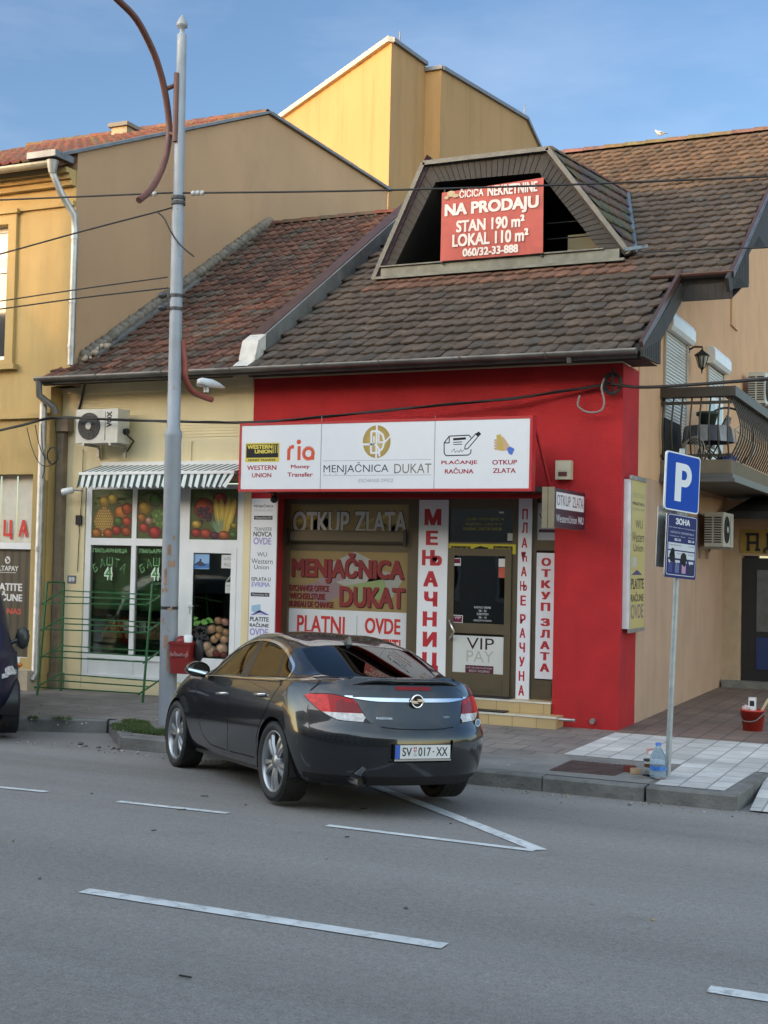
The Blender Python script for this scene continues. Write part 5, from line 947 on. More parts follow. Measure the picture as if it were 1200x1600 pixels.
def board(name, label, u0, v0, u1, v1, y, group=None):
    uc, vc = (u0+u1)/2, (v0+v1)/2
    x0, x1 = aty(u0, vc, y).x, aty(u1, vc, y).x; z0, z1 = aty(uc, v1, y).z, aty(uc, v0, y).z
    s = MB(); s.box((x0, y+.0005, z0), (x1, y+.022, z1)); o = s.build(name, mat('board_edge', (.6, .61, .63), rough=.4), None); tag(o, label, 'sign', group)
    p = Panel((x0, y, z0), Xv, Zv, step=.0007); p.rect(0, 0, x1-x0, z1-z0, WHT, 0)
    return o, p
LR_ = (.42, .02, .03)
vs_ = 'vertical lettering boards on the shop front'
o, p = board('vertical_sign', 'wide white vertical board with big red letters left of the shop door', 652, 781, 698, 1098, SY-.062, vs_)
for ch, a, b, c, d in [('М', 664, 795, 691, 821), ('Е', 666, 829, 686, 852), ('Њ', 660, 859, 692, 884), ('А', 662, 892, 686, 917), ('Ч', 663, 924, 685, 948), ('Н', 661, 955, 684, 979), ('И', 661, 987, 684, 1011), ('Ц', 660, 1019, 686, 1049), ('А', 660, 1055, 685, 1080)]: p.tpx(ch, a-1, b, c-1, d, LR_, 1, bold=.06)
p.build('sign_face', PRINT(), o)
o, p = board('vertical_sign', 'tall narrow white board with small red letters right of the shop door', 808, 779, 829, 1102, SY-.064, vs_)
for ch, a, b in [('П', 105, 175), ('Л', 195, 265), ('А', 295, 362), ('Ћ', 388, 455), ('А', 485, 550), ('Њ', 580, 645), ('Е', 675, 742), ('Р', 798, 862), ('А', 890, 955), ('Ч', 985, 1050), ('У', 1078, 1143), ('Н', 1172, 1238), ('А', 1265, 1335)]:
    v0, v1 = a/4.21+770, b/4.21+770; uc = 820.5-(v0-795)*.022; w_ = 5.6 if ch == 'Њ' else 4.6; p.tpx(ch, uc-w_, v0, uc+w_, v1, LR_, 1, bold=.045)
p.build('sign_face', PRINT(), o)
o, p = board('vertical_sign', 'short white vertical board with red letters beside the red pier', 837, 864, 868, 1061, SY-.05, vs_)
for ch, a, b in [('О', 428, 482), ('Т', 502, 555), ('К', 575, 628), ('У', 650, 702), ('П', 722, 778), ('З', 825, 878), ('Л', 900, 955), ('А', 975, 1030), ('Т', 1048, 1102), ('А', 1122, 1178)]:
    v0, v1 = a/4.21+770, b/4.21+770; uc = 853.5-(v0-872)*.016; p.tpx(ch, uc-7.8, v0, uc+7.8, v1, LR_, 1, bold=.06)
p.build('sign_face', PRINT(), o)
o, p = board('vertical_sign', 'white vertical board of small service names on the left red pier', 389.5, 779, 430, 1075, FY-.024, vs_)
LAV = (.30, .27, .52)
for t, u0, v0, u1, v1, c, b in [('MENJAČNICA', 397, 787.5, 427, 794, INK, .02), ('EXCHANGE OFFICE', 398, 796, 426, 799, (.35, .35, .36), 0), ('TRANSFER', 397, 824, 425, 829.5, INK, .0), ('NOVCA', 396, 830.5, 425, 838.5, INK, .03), ('OVDE', 396, 840, 424, 851, LAV, .04), ('WU', 402, 863, 417, 869.5, INK, 0), ('Western', 393, 873, 426, 881, INK, 0), ('Union', 397, 882.5, 420, 889.5, INK, 0), ('ISPLATA U', 393, 902, 423, 908, INK, .02), ('EVRIMA', 393, 909.5, 422, 917, LAV, .04), ('PLATITE', 390.5, 964, 420, 971, INK, .04), ('RAČUNE', 390, 972.5, 420, 980, INK, .04), ('OVDE', 390, 982, 419, 993, LAV, .04)]: p.tpx(t, u0, v0, u1, v1, c, 1, bold=b)
for (u, v) in ((397, 806), (392, 926)): p.rpx(u, v, u+29, v+6, INK, 1); p.tpx('WesternUnion WU', u+2, v+1.5, u+27, v+4.5, WHT, 2)
p.ppx([(391, 961), (406, 953), (421, 961)], (.10, .09, .35), 1); p.ppx([(393, 946), (407, 944), (407, 957), (399, 957), (393, 955)], (.28, .45, .60), 1); p.ppx([(396, 961), (406, 957), (415, 961)], (.5, .5, .6), 2)
p.build('sign_face', PRINT(), o)

# projecting sign
PXc = aty(914, 797, 16.5).x; yn = atx(866.5, 793, PXc).y; z0, z1 = atx(888, 826, PXc).z, atx(888, 766, PXc).z
ps = thing('projecting_sign', 'double sided maroon and white sign projecting from the red wall', 'sign', (PXc-.08, yn, z0))
s = MB(); s.box((PXc-.15, yn, z0), (PXc-.004, 16.5, z1)); s.box((PXc-.156, yn-.012, z0-.01), (PXc-.085, yn-.0001, z1+.01)); s.box((PXc-.078, yn-.012, z0-.01), (PXc, yn-.0001, z1+.01)); s.build('frame', mat('olive_sign_frame', (.22, .19, .13), rough=.45, metal=.2), ps)
s = MB(); s.box((PXc-.1, 16.5, z0+.1), (PXc-.05, FY, z0+.16)); s.mark(); s.box((PXc-.1, 16.5, z1-.16), (PXc-.05, FY, z1-.1)); s.each('bracket', M_BROWN, ps)
p = Panel((PXc, yn, z0), Yv, Zv, step=.0008); H = z1-z0; p.rect(0, 0, 16.5-yn, H, (.03, .012, .022), 0); p.rect(.06, H*.48, 16.5-yn-.06, H-.045, (.66, .64, .66), 1)
L_ = 16.5-yn
p.text('OTKUP', .09, H*.57, L_*.50, H*.84, INK, 2, bold=.0); p.text('ZLATA', L_*.57, H*.57, L_-.1, H*.84, INK, 2, bold=.0); p.text('WesternUnion', .07, H*.14, L_*.72, H*.34, (.62, .6, .63), 2); p.text('WU', L_*.76, H*.14, L_-.07, H*.34, (.62, .6, .63), 2, bold=.03)
p.build('sign_face', PRINT(), ps)
# light box on the side wall
by = 16.76; bx1 = aty(985, 862, by).x; by1 = atx(1007.5, 862, bx1).y; bz0, bz1 = atx(984, 983, bx1).z, atx(985, 748, bx1).z
lb = thing('light_box', 'tall yellow light box with white edge on the corner of the side wall', 'sign', (SX, by, bz0))
s = MB(); s.box((SX, by, bz0), (bx1-.004, by1, bz1)); s.box((SX, by-.015, bz0), (bx1-.03, by-.0001, bz1)); s.build('case', mat('light_box_case', (.66, .67, .68), rough=.35), lb)
s = MB(); s.box((bx1-.02, by-.02, bz1-.0), (bx1+.012, by1+.01, bz1+.05)); s.mark(); s.box((bx1-.02, by-.02, bz0-.05), (bx1+.012, by1+.01, bz0)); s.each('end_cap', M_GALV, lb)
p = Panel((bx1, by, bz0), Yv, Zv, step=.0008); W_, H_ = by1-by, bz1-bz0; p.rect(.02, 0, W_, H_, (.50, .41, .17), 0)
def lt(t, v0, v1, c, b=.0, m=.1): p.text(t, W_*m, (983-v1)/235*H_, W_*(1-m*.6), (983-v0)/235*H_, c, 1, bold=b)
lt('OTKUP ZLATA', 768, 776, (.33, .28, .16), .0); lt('MENJAČNICA', 781, 789, INK, .03); lt('EXCHANGE OFFICE', 792, 796, (.3, .25, .14)); lt('WU', 811, 824, INK, .0, .32); lt('Western', 830, 846, INK, .0, .1); lt('Union', 849, 861, INK, .0, .2); lt('PLATITE', 904, 921, INK, .03, .08); lt('RAČUNE', 925, 941, INK, .03, .08); lt('OVDE', 945, 968, (.20, .13, .16), .02, .08)
p.pol([(W_*.08, H_*.36), (W_*.45, H_*.395), (W_*.85, H_*.36)], (.06, .06, .16), 1); p.pol([(W_*.15, H_*.41), (W_*.42, H_*.42), (W_*.42, H_*.48), (W_*.15, H_*.475)], (.45, .47, .42), 1)
p.build('sign_face', PRINT(), lb)
# estate agent's banner hung in the dormer
bp_ = Panel((-6.9, 18.86, 7.0), Xv, Zv, step=.001)
BR = (.38, .065, .05)
nb = 12
c00, c10, c11, c01 = [bp_.uv(*q) for q in ((687.5, 408), (848, 395), (849, 277), (690, 301))]
def bl(a, b):
    x = (c00[0]*(1-a)+c10[0]*a)*(1-b)+(c01[0]*(1-a)+c11[0]*a)*b; z = (c00[1]*(1-a)+c10[1]*a)*(1-b)+(c01[1]*(1-a)+c11[1]*a)*b
    return x, z, .018*sin(pi*a)*sin(pi*b)+.006*sin(a*21)*(1-b)
for i in range(nb):
    for j in range(nb):
        q = []
        for (a, b) in ((i, j), (i+1, j), (i+1, j+1), (i, j+1)): x, z, d = bl(a/nb, b/nb); q.append(bp_.p(x, z, 0)+V((0, .012-d*.6, 0)))
        g = random.uniform(.96, 1.04); bp_.col = tuple(c*g for c in BR); bp_.add(q, [[0, 1, 2, 3]], smooth=True)
bt = (.66, .58, .55)
for t, u0, v0, u1, v1, b in [('ČIČIĆA', 718, 293, 756, 308, .03), ('NEKRETNINE', 762, 287, 840, 303, .04), ('NA PRODAJU', 695, 312, 842, 337, .055), ('STAN 190 m²', 713, 340, 820, 359, .045), ('LOKAL 110 m²', 707, 361.5, 826, 381.5, .045), ('060/32-33-888', 723, 385, 810, 398, .05)]: bp_.tpx(t, u0, v0, u1, v1, bt, 8, bold=b)
for (u, v, a, b) in [(705, 303, .07, .05), (712, 306, .06, .03), (698, 309, .04, .03)]: q = bp_.uv(u, v); bp_.ell(q[0], q[1], a, b, (.42, .32, .2), 8, n=9)
bo = bp_.build('sale_banner', mat('faded_banner', (1, 1, 1), rough=.6, attr=True, var=.12, scale=4)); tag(bo, 'faded red estate agent banner with white lettering in the dormer opening', 'banner')
s = MB(); 
for a in (.02, .98): x0, z0, _ = bl(a, 0); x1, z1, _ = bl(a, 1); s.tube([bp_.p(x0, z0, 0)+V((0, .05, -.05)), bp_.p(x1, z1, 0)+V((0, .05, .06))], .015, 6); s.mark()
s.each('pole', M_BLACK, bo)
# small wall fittings
c = aty(882, 734, FY-.06)
s = MB(); s.box((c.x-.11, FY-.11, c.z-.13), (c.x+.10, FY, c.z+.12)); ab = s.build('alarm_box', mat('old_cream_plastic', (.50, .45, .32), rough=.45)); tag(ab, 'cream alarm siren box on the red wall beside the fascia sign', 'alarm box'); p = Panel((c.x, FY-.112, c.z), Xv, Zv); p.rect(-.09, .0, .08, .1, (.55, .5, .38), 0); p.rect(-.07, -.09, .05, -.03, (.10, .03, .03), 0); p.build('label_plate', PRINT(), ab)
q0, q1 = aty(105.5, 899, FY-.012), aty(118, 911.5, FY-.012)
s = MB(); s.box((q0.x, FY-.012, q1.z), (q1.x, FY, q0.z)); hn = s.build('house_number', mat('enamel_grey_blue', (.13, .16, .19), rough=.35)); tag(hn, 'small grey enamel house number 89 on the cream wall', 'number plate'); p = Panel((q0.x, FY-.0125, q1.z), Xv, Zv); p.text('89', .022, .025, q1.x-q0.x-.022, q0.z-q1.z-.025, WHT, 0, bold=.03); p.build('digits', PRINT(), hn)
c = aty(103, 767, 16.35); sc = thing('security_camera', 'white bullet security camera at the left edge of the greengrocer wall', 'camera', (c.x, c.y, c.z))
s = MB(); s.lathe([(.03, -.02), (.055, 0), (.055, .14), (.045, .17)], c+V((-.05, -.02, -.02)), (.75, .45, .2), 12); s.build('body', M_WHITE, sc); s = MB(); s.lathe([(.04, -.022), (.02, -.03)], c+V((-.05, -.02, -.02)), (.75, .45, .2), 12); s.build('lens', M_BLACK, sc); s = MB(); s.tube([c+V((.03, .02, .02)), c+V((.1, .15, .02)), c+V((.1, .27, .02))], .016, 6); s.build('bracket', M_WHITE, sc)

# air conditioners
def ac_unit(label, loc, rot, w, h, d, word=None, grille_side=False, fan=True):
    t = thing('air_conditioner', label, 'air conditioner', loc); t.rotation_euler = (0, 0, rot)
    body = mat('ac_casing', (.52, .51, .46), rough=.45, var=.08, stain=.12); dk = mat('ac_grille_dark', (.03, .03, .03), rough=.5)
    s = MB(); s.box((-w/2, -d, 0), (w/2, 0, h)); s.build('casing', body, t, local=True)
    fx = -w*.18; r = h*.40
    s = MB(); s.lathe([(r, 0), (r, .008)], (fx, -d-.0085, h*.5), (0, 1, 0), 28); g = s.build('fan_grille', dk, t, local=True)
    s = MB()
    for k in range(4): s.tube([(fx+r*(.3+.22*k)*cos(a), -d-.013, h*.5+r*(.3+.22*k)*sin(a)) for a in [2*pi*i/24 for i in range(24)]], .004, 4, closed=True)
    for k in range(12): a = 2*pi*k/12; s.bar((fx+.05*cos(a), -d-.012, h*.5+.05*sin(a)), (fx+r*cos(a), -d-.012, h*.5+r*sin(a)), .006)
    s.build('grille_wire', mat('grille_wire', (.06, .06, .06), rough=.5), g, local=True); s = MB(); s.lathe([(.055, -.02), (.05, -.026)], (fx, -d, h*.5), (0, 1, 0), 16); s.build('hub', body, g, local=True)
    s = MB(); s.box((w*.20, -d-.004, .04), (w*.202+.006, -d-.0005, h-.04)); s.build('panel_joint', dk, t, local=True)
    if word:
        p = Panel((w*.30, -d-.002, 0), (0, 0, 1), (-1, 0, 0)); p.text(word, h*.45, -.05, h*.92, .05, INK, 0, bold=.06); p.build('lettering', PRINT(), t, local=True)
    if grille_side:
        s = MB()
        for k in range(11):
            for q in (0, 1): s.box((-w/2-.006, -d+.03+q*d*.5, .06+k*(h-.12)/11), (-w/2-.0005, -d+.03+q*d*.5+d*.4, .06+(k+.55)*(h-.12)/11))
        s.build('side_grille', dk, t, local=True)
    s = MB()
    for x in (-w*.32, w*.32): s.box((x-.02, -d, -.04), (x+.02, .1, -.001)); s.box((x-.02, .08, -.2), (x+.02, .12, -.041)); s.mark()
    s.each('bracket', M_GALV, t, local=True)
    s = MB(); s.lathe([(.05, 0), (.05, .06)], (w/2, -d*.4, h*.35), (1, 0, 0), 10); s.tube([(w/2+.03, -d*.4, h*.3), (w/2+.08, -d*.4, h*.2), (w/2+.05, .05, h*.1), (w/2-.1, .1, -.1)], .014, 6); s.build('pipe', M_BLACK, t, local=True)
    return t
q = aty(152, 694, 16.15)
ac_unit('white wall air conditioner with a vertical word above the striped awning', (q.x-.03, 16.46, q.z+.02), 0, .78, .52, .30, 'VOX')
ac_unit('louvred air conditioner on the beige side wall above the cafe door', (SX+.12, 22.0, 2.62), pi/2, .95, .56, .30, None, True)
ac_unit('air conditioner high on the side wall behind the balcony', (SX+.12, 26.1, 5.45), pi/2, .9, .6, .32, None, True)
# lantern on the side wall
c = atx(1097, 558, SX+.22); ln = thing('wall_lantern', 'black wrought iron lantern on the wall above the balcony', 'lantern', (SX, c.y, c.z))
s = MB(); s.tube([(SX, c.y, c.z+.12), (SX+.1, c.y, c.z+.17), (SX+.22, c.y, c.z+.16), (SX+.22, c.y, c.z+.12)], .016, 6); s.lathe([(.05, 0), (.05, .02)], (SX, c.y, c.z+.12), (1, 0, 0), 10); s.build('bracket', M_BLACK, ln)
s = MB(); s.lathe([(.012, .13), (.03, .10), (.13, .03), (.125, .02)], (SX+.22, c.y, c.z), n=6, smooth=False); s.lathe([(.045, -.17), (.015, -.2), (.005, -.27)], (SX+.22, c.y, c.z), n=6)
for k in range(6): a = 2*pi*k/6; s.bar((SX+.22+.10*cos(a), c.y+.10*sin(a), c.z+.02), (SX+.22+.045*cos(a), c.y+.045*sin(a), c.z-.17), .012)
s.build('frame', M_BLACK, ln); s = MB(); s.lathe([(.092, .018), (.04, -.165)], (SX+.22, c.y, c.z), n=6, smooth=False); s.build('lamp_glass', mat('frosted_glass', (.35, .33, .27), rough=.4), ln)
# cafe name board
q0, q1 = aty(1157, 828, WY-.03), aty(1212, 865, WY-.03)
s = MB(); s.box((q0.x, WY-.03, q1.z), (q1.x+1.2, WY, q0.z)); cs = s.build('cafe_sign', mat('mustard_board', (.30, .21, .045), rough=.6, var=.12)); tag(cs, 'mustard board with heavy black letters above the cafe door', 'sign'); p = Panel((q0.x, WY-.032, q1.z), Xv, Zv); h = q0.z-q1.z
def stroke(pts): p.line([(a*h, b*h) for a, b in pts], .09*h*1.35, INK, 0)
stroke([(.25, .15), (.40, .15)]); stroke([(.33, .15), (.33, .82), (.22, .82)]); stroke([(.33, .82), (.78, .82)]); stroke([(.72, .82), (.72, .15)]); stroke([(.62, .15), (.84, .15)]); stroke([(.33, .45), (.72, .45)])
stroke([(1.02, .02), (1.02, .2), (1.62, .2), (1.62, .02)]); stroke([(1.16, .2), (1.16, .82), (1.5, .82), (1.5, .2)]); stroke([(1.08, .82), (1.2, .82)]); p.build('lettering', PRINT(), cs)

# ------------------------------------------------------------------ parking sign on its leaning post
B = V((-2.92, 13.32, .15)); dS = V((.344, .939, -.057)).normalized(); upS = V((.0196, .0535, .998)).normalized(); nS = dS.cross(upS).normalized()
pk = thing('parking_sign', 'blue parking sign with tariff plate on a leaning galvanised post', 'sign post', B)
s = MB(); s.tube([B, B+upS*3.36], .03, 12); s.build('post', mat('galvanised_post', (.36, .39, .40), rough=.5, metal=.5, var=.15, scale=9), pk)
SO = B+nS*.055
def splate(uvs, name, m_, rr=.05):
    P = Panel(SO, dS, upS, step=.0012); q = [P.uv(*u) for u in uvs]; x0 = (q[0][0]+q[3][0])/2; x1 = (q[1][0]+q[2][0])/2; z1 = (q[0][1]+q[1][1])/2; z0 = (q[2][1]+q[3][1])/2
    return P, x0, x1, z0, z1
def rrect(x0, z0, x1, z1, r, n=5): return [(cx+r*cos(t), cz+r*sin(t)) for (cx, cz, a) in ((x1-r, z0+r, -pi/2), (x1-r, z1-r, 0), (x0+r, z1-r, pi/2), (x0+r, z0+r, pi)) for t in [a+pi/2*i/n for i in range(n+1)]]
BLU = (.001, .055, .38)
P, x0, x1, z0, z1 = splate([(1042.5, 703.7), (1094, 715), (1092, 804), (1037.5, 795.5)], 'p', 0)
s = MB(); s.extrude([P.p(a, b, 0)+nS*-.002 for a, b in rrect(x0, z0, x1, z1, .04)], -nS*.018); s.build('plate', mat('sign_white_edge', (.68, .70, .72), rough=.4), pk)
P.pol(rrect(x0, z0, x1, z1, .04), WHT, 0); P.pol(rrect(x0+.014, z0+.014, x1-.014, z1-.014, .034), BLU, 1)
w = x1-x0; h = z1-z0; sx, sz = x0+w*.30, z0+h*.17
P.rect(sx-w*.03, sz, sx+w*.155, z0+h*.83, WHT, 2); cxp, czp = sx+w*.20, z0+h*.63; ro = h*.2
P.pol([(sx+w*.155, z0+h*.83), (sx+w*.155, z0+h*.71), (cxp+.02, z0+h*.71)]+[(cxp+w*.03+ro*.40*cos(t)*w/h, czp+ro*.40*sin(t)) for t in [pi/2-pi*i/10 for i in range(11)]]+[(sx+w*.155, z0+h*.55), (sx+w*.155, z0+h*.43), (cxp+w*.03, z0+h*.43)]+[(cxp+w*.06+ro*cos(t)*w/h*.95, czp+ro*sin(t)) for t in [-pi/2+pi*i/12 for i in range(13)]], WHT, 2)
P.build('sign_face', mat('reflective_film', (1, 1, 1), rough=.55, spec=.2, attr=True, var=.02), pk)
P, x0, x1, z0, z1 = splate([(1043, 802), (1090.5, 808), (1086.5, 906), (1038, 901.5)], 'z', 0)
s = MB(); s.extrude([P.p(a, b, 0)+nS*-.002 for a, b in rrect(x0, z0, x1, z1, .02)], -nS*.012); s.build('tariff_plate', M_GALV, pk)
NV = (.02, .025, .12); P.pol(rrect(x0, z0, x1, z1, .02), NV, 0); w, h = x1-x0, z1-z0
bo_ = rrect(x0+.02, z0+.03, x1-.02, z1-.01, .03); P.line(bo_+[bo_[0]], .008, (.5, .52, .6), 1)
def zt(t, fx0, fy0, fx1, fy1, c=WHT, b=.0): P.text(t, x0+w*fx0, z0+h*fy0, x0+w*fx1, z0+h*fy1, c, 2, bold=b)
zt('ЗОНА', .27, .84, .74, .94, WHT, .05); zt('Без временског ограничења', .08, .775, .92, .80, (.55, .56, .62)); zt('НАПЛАТА ПАРКИРАЊА', .12, .695, .88, .73, (.40, .42, .52), .02); zt('Понедељак - Петак', .10, .64, .60, .665, (.5, .5, .58)); zt('Субота', .70, .64, .90, .665, (.5, .5, .58)); zt('05-21', .26, .58, .46, .62, WHT, .04); zt('05-14', .70, .58, .90, .62, WHT, .04)
P.rect(x0+w*.07, z0+h*.44, x0+w*.93, z0+h*.55, (.55, .57, .62), 2); P.rect(x0+w*.07, z0+h*.31, x0+w*.93, z0+h*.42, (.55, .57, .62), 2)
P.text('Сатна паркинг карта', x0+w*.1, z0+h*.50, x0+w*.5, z0+h*.525, INK, 3); P.text('21 динар', x0+w*.7, z0+h*.50, x0+w*.9, z0+h*.525, INK, 3); P.text('Дневна паркинг карта', x0+w*.35, z0+h*.37, x0+w*.66, z0+h*.395, INK, 3); P.text('105 дин', x0+w*.72, z0+h*.37, x0+w*.9, z0+h*.395, INK, 3)
for a, b, r1 in ((.20, .33, .055), (.21, .40, .04), (.57, .31, .06), (.6, .24, .03)): P.ell(x0+w*a, z0+h*b, r1, r1*1.1, (.012, .012, .014), 4, n=9)
for i in range(4): xx = x0+w*(.09+.22*i); P.rect(xx, z0+h*.08, xx+w*.13, z0+h*.22, [(.05, .06, .2), (.12, .14, .28), (.45, .25, .35), (.03, .03, .06)][i], 2); P.pol([(xx, z0+h*.28), (xx+w*.15, z0+h*.28), (xx+w*.15, z0+h*.24), (xx+w*.06, z0+h*.24), (xx+w*.04, z0+h*.215), (xx+w*.03, z0+h*.24), (xx, z0+h*.24)], (.55, .57, .62), 2)
P.build('tariff_face', MATS['reflective_film'], pk)
s = MB(); c = B+upS*2.43-nS*.05; s.obox(c-dS*.05, dS, upS, nS, .27, .31, .004); s.build('rear_plate', M_GALV, pk)
s = MB()
for zz in (2.28, 2.6, 2.8, 3.2): s.lathe([(.036, -.012), (.036, .012)], B+upS*zz, upS, 12); s.mark()
s.each('clamp', M_GALV, pk)

# ------------------------------------------------------------------ street lamp with bowed arm
lp = thing('street_lamp', 'grey steel lamp post with a rust brown bowed arm', 'street lamp', (-9.50, 14.05, .15))
p0 = atz(261, 1132, .15); p1 = aty(284, 70, p0.y+.12); M_LAMP = mat('grey_lamp_paint', (.27, .295, .33), rough=.5, metal=.15, var=.12, scale=3, dirt=((.22, .12, .07), .62, .72, 6))
def lpz(z): return p0.lerp(p1, (z-p0.z)/(p1.z-p0.z))
s = MB(); prof = [(.30, .112), (2.0, .110), (3.75, .105), (3.80, .112), (3.86, .112), (3.9, .085), (5.0, .082), (6.7, .08), (6.75, .07), (8.95, .062), (9.05, .062), (9.08, .035)]
s.tube([lpz(z if i else .15) for i, (z, r) in enumerate(prof)], [r for z, r in prof], 18); t9 = lpz(9.08); s.lathe([(.03, 0), (.03, .06), (.07, .08), (.075, .12), (.05, .18), (.02, .23), (.01, .24)], t9, (p1-p0), 14); s.build('post', M_LAMP, lp)
rust = mat('rusty_pole_paint', (.33, .20, .13), rough=.9, var=.3, scale=8)
s = MB()
for (z, w_, h_, a) in [(2.35, .05, .12, 0), (2.18, .09, .07, .3), (2.0, .04, .2, -.4), (1.62, .06, .05, .2), (1.2, .05, .16, -.2), (.95, .03, .3, .1), (1.85, .1, .05, -.5), (2.5, .04, .05, .5), (1.45, .03, .06, -.6)]:
    c = lpz(z); r = .1125; n = 5; vs = []
    for i in range(n+1):
        t = -pi/2+.42+a+(i/n-.5)*w_/r; d = V((cos(t), sin(t), 0)); j = random.uniform(-.03, .03); vs += [c+d*r+V((0, 0, -h_/2+j)), c+d*r+V((0, 0, h_/2+random.uniform(-.03, .03)))]
    s.add(vs, [[2*i, 2*i+2, 2*i+3, 2*i+1] for i in range(n)]); s.mark()
s.each('flaked_paint', rust, lp)
M_ARM = mat('rust_brown_paint', (.13, .05, .036), rough=.5, var=.15, scale=6)
pts = [atx(u, v, -9.70) for u, v in ((217, 313), (232, 300), (245, 281), (257, 252), (264, 215), (263, 180), (257, 140), (249, 108), (237, 75), (213, 30), (183, -1))]
e = pts[-1]; d_ = (pts[-1]-pts[-2]); pts += [e+V((0, -.35, .06)), e+V((0, -.8, .02)), e+V((0, -1.4, -.12))]
s = MB()
def smooth_path(P, n=4):
    out = []
    for i in range(len(P)-1):
        a, b, c, d = P[max(i-1, 0)], P[i], P[i+1], P[min(i+2, len(P)-1)]
        for k in range(n): t = k/n; out.append(.5*((2*b)+(c-a)*t+(2*a-5*b+4*c-d)*t*t+(3*b-a-3*c+d)*t**3))
    return out+[P[-1]]
s.tube(smooth_path(pts), .043, 10)
j1, j2 = atx(258, 140, -9.70), atx(264, 208, -9.70); q1, q2 = lpz(8.42), lpz(7.72)
s.tube([j1, q1], .03, 8); s.tube([j2, q2], .03, 8); s.tube([q1+V((-.02, -.075, .1)), q2+V((-.02, -.075, -.1))], .035, 8); s.build('arm', M_ARM, lp)
s = MB(); c = pts[-1]; s.ball(c+V((0, -.3, 0)), .3, 14, 8, (.45, 1.2, .3)); s.build('lamp_head', M_LAMP, lp)
s = MB(); b0 = lpz(5.05); s.tube(smooth_path([b0+V((.07, .04, 0)), b0+V((.1, .08, -.3)), b0+V((.1, .1, -.48)), b0+V((.09, .3, -.63)), b0+V((.09, .75, -.68))], 4), .042, 10); s.build('lower_arm', mat('red_oxide_pipe', (.26, .065, .045), rough=.55, var=.15), lp)
s = MB(); c = b0+V((.09, .62, -.60)); s.tube([c, c+V((0, 0, .1))], .035, 8); h0 = c+V((0, .02, .11)); vs = []
for (yy, hw, zl, zh) in [(-.30, .05, -.03, .04), (-.2, .11, -.05, .08), (.0, .13, -.04, .09), (.3, .11, -.02, .06), (.62, .03, 0, .02)]:
    hw *= .75; yy *= .66; zl *= .7; zh *= .7; vs += [h0+V((-hw, yy, zl)), h0+V((hw, yy, zl)), h0+V((hw*.8, yy, zh)), h0+V((0, yy, zh+.014)), h0+V((-hw*.8, yy, zh))]
s.add(vs, [[i*5+j, i*5+(j+1) % 5, (i+1)*5+(j+1) % 5, (i+1)*5+j] for i in range(4) for j in range(5)]+[[4, 3, 2, 1, 0], [20, 21, 22, 23, 24]], smooth=True); s.build('small_lamp_head', mat('pale_lamp_casing', (.62, .64, .66), rough=.35, var=.04), lp)
s = MB()
for z in (6.83, 6.9, 5.45, 5.62): s.lathe([(.092, -.02), (.092, .02)], lpz(z), n=12); s.mark()
for z in (5.46, 5.62): s.lathe([(.03, 0), (.05, .05), (.03, .1)], lpz(z)+V((-.1, -.08, 0)), (-1, -.3, 0), 8); s.mark()
s.each('cable_clamp', mat('clamp_dark', (.06, .06, .065), rough=.5, metal=.4), lp)
s = MB(); s.lathe([(.1125, -.02), (.1125, .02)], lpz(1.62), n=16); s.build('strap', M_BLACK, lp)
# red litter bin hanging on the lamp post
c = lpz(1.0)+V((.25, .0, -.02)); lbn = thing('litter_bin', 'red plastic litter bin strapped to the lamp post', 'litter bin', c)
MR_ = mat('red_plastic', (.20, .014, .014), rough=.4, var=.12, dirt=((.5, .4, .38), .66, .72, 9)); s = MB(); vs = []
for z, w_ in ((-.17, .125), (-.05, .135), (.15, .15), (.2, .155)): vs += [c+V((x_*w_, y_*.13, z)) for x_, y_ in ((-1, -1), (1, -1), (1, 1), (-1, 1))]
s.add(vs, [[i*4+j, i*4+(j+1) % 4, (i+1)*4+(j+1) % 4, (i+1)*4+j] for i in range(3) for j in range(4)]+[[3, 2, 1, 0]]); s.box(c+V((-.165, -.14, .19)), c+V((.165, -.125, .225))); s.box(c+V((-.165, .125, .19)), c+V((.165, .14, .225))); s.box(c+V((.15, -.125, .19)), c+V((.165, .125, .225))); s.box(c+V((-.165, -.125, .19)), c+V((-.15, .125, .225))); s.build('bucket', MR_, lbn)
p = Panel(c+V((0, -.155, 0)), (1, 0, 0), (0, 0, 1))
for i in range(9): xx = -.13+i*.03; p.line([(xx, .02+.06*random.random()), (xx+.02, .12-.05*random.random()), (xx+.028, .05)], .011, (.30, .17, .16), 0)
p.build('worn_print', PRINT(), lbn)
s = MB(); s.ball(c+V((-.05, 0, .22)), .09, 10, 7, (1, 1, .8), jit=.1); s.build('rubbish', MR_, lbn); s = MB(); s.lathe([(.05, 0), (.055, .14), (.04, .15)], c+V((.05, -.02, .16)), n=12); s.build('paper_cup', M_WHITE, lbn); s = MB(); s.ball(c+V((.2, .0, .12)), .09, 8, 6, (.7, .7, 1.7), jit=.12); s.build('black_bag', M_BLACK, lbn)
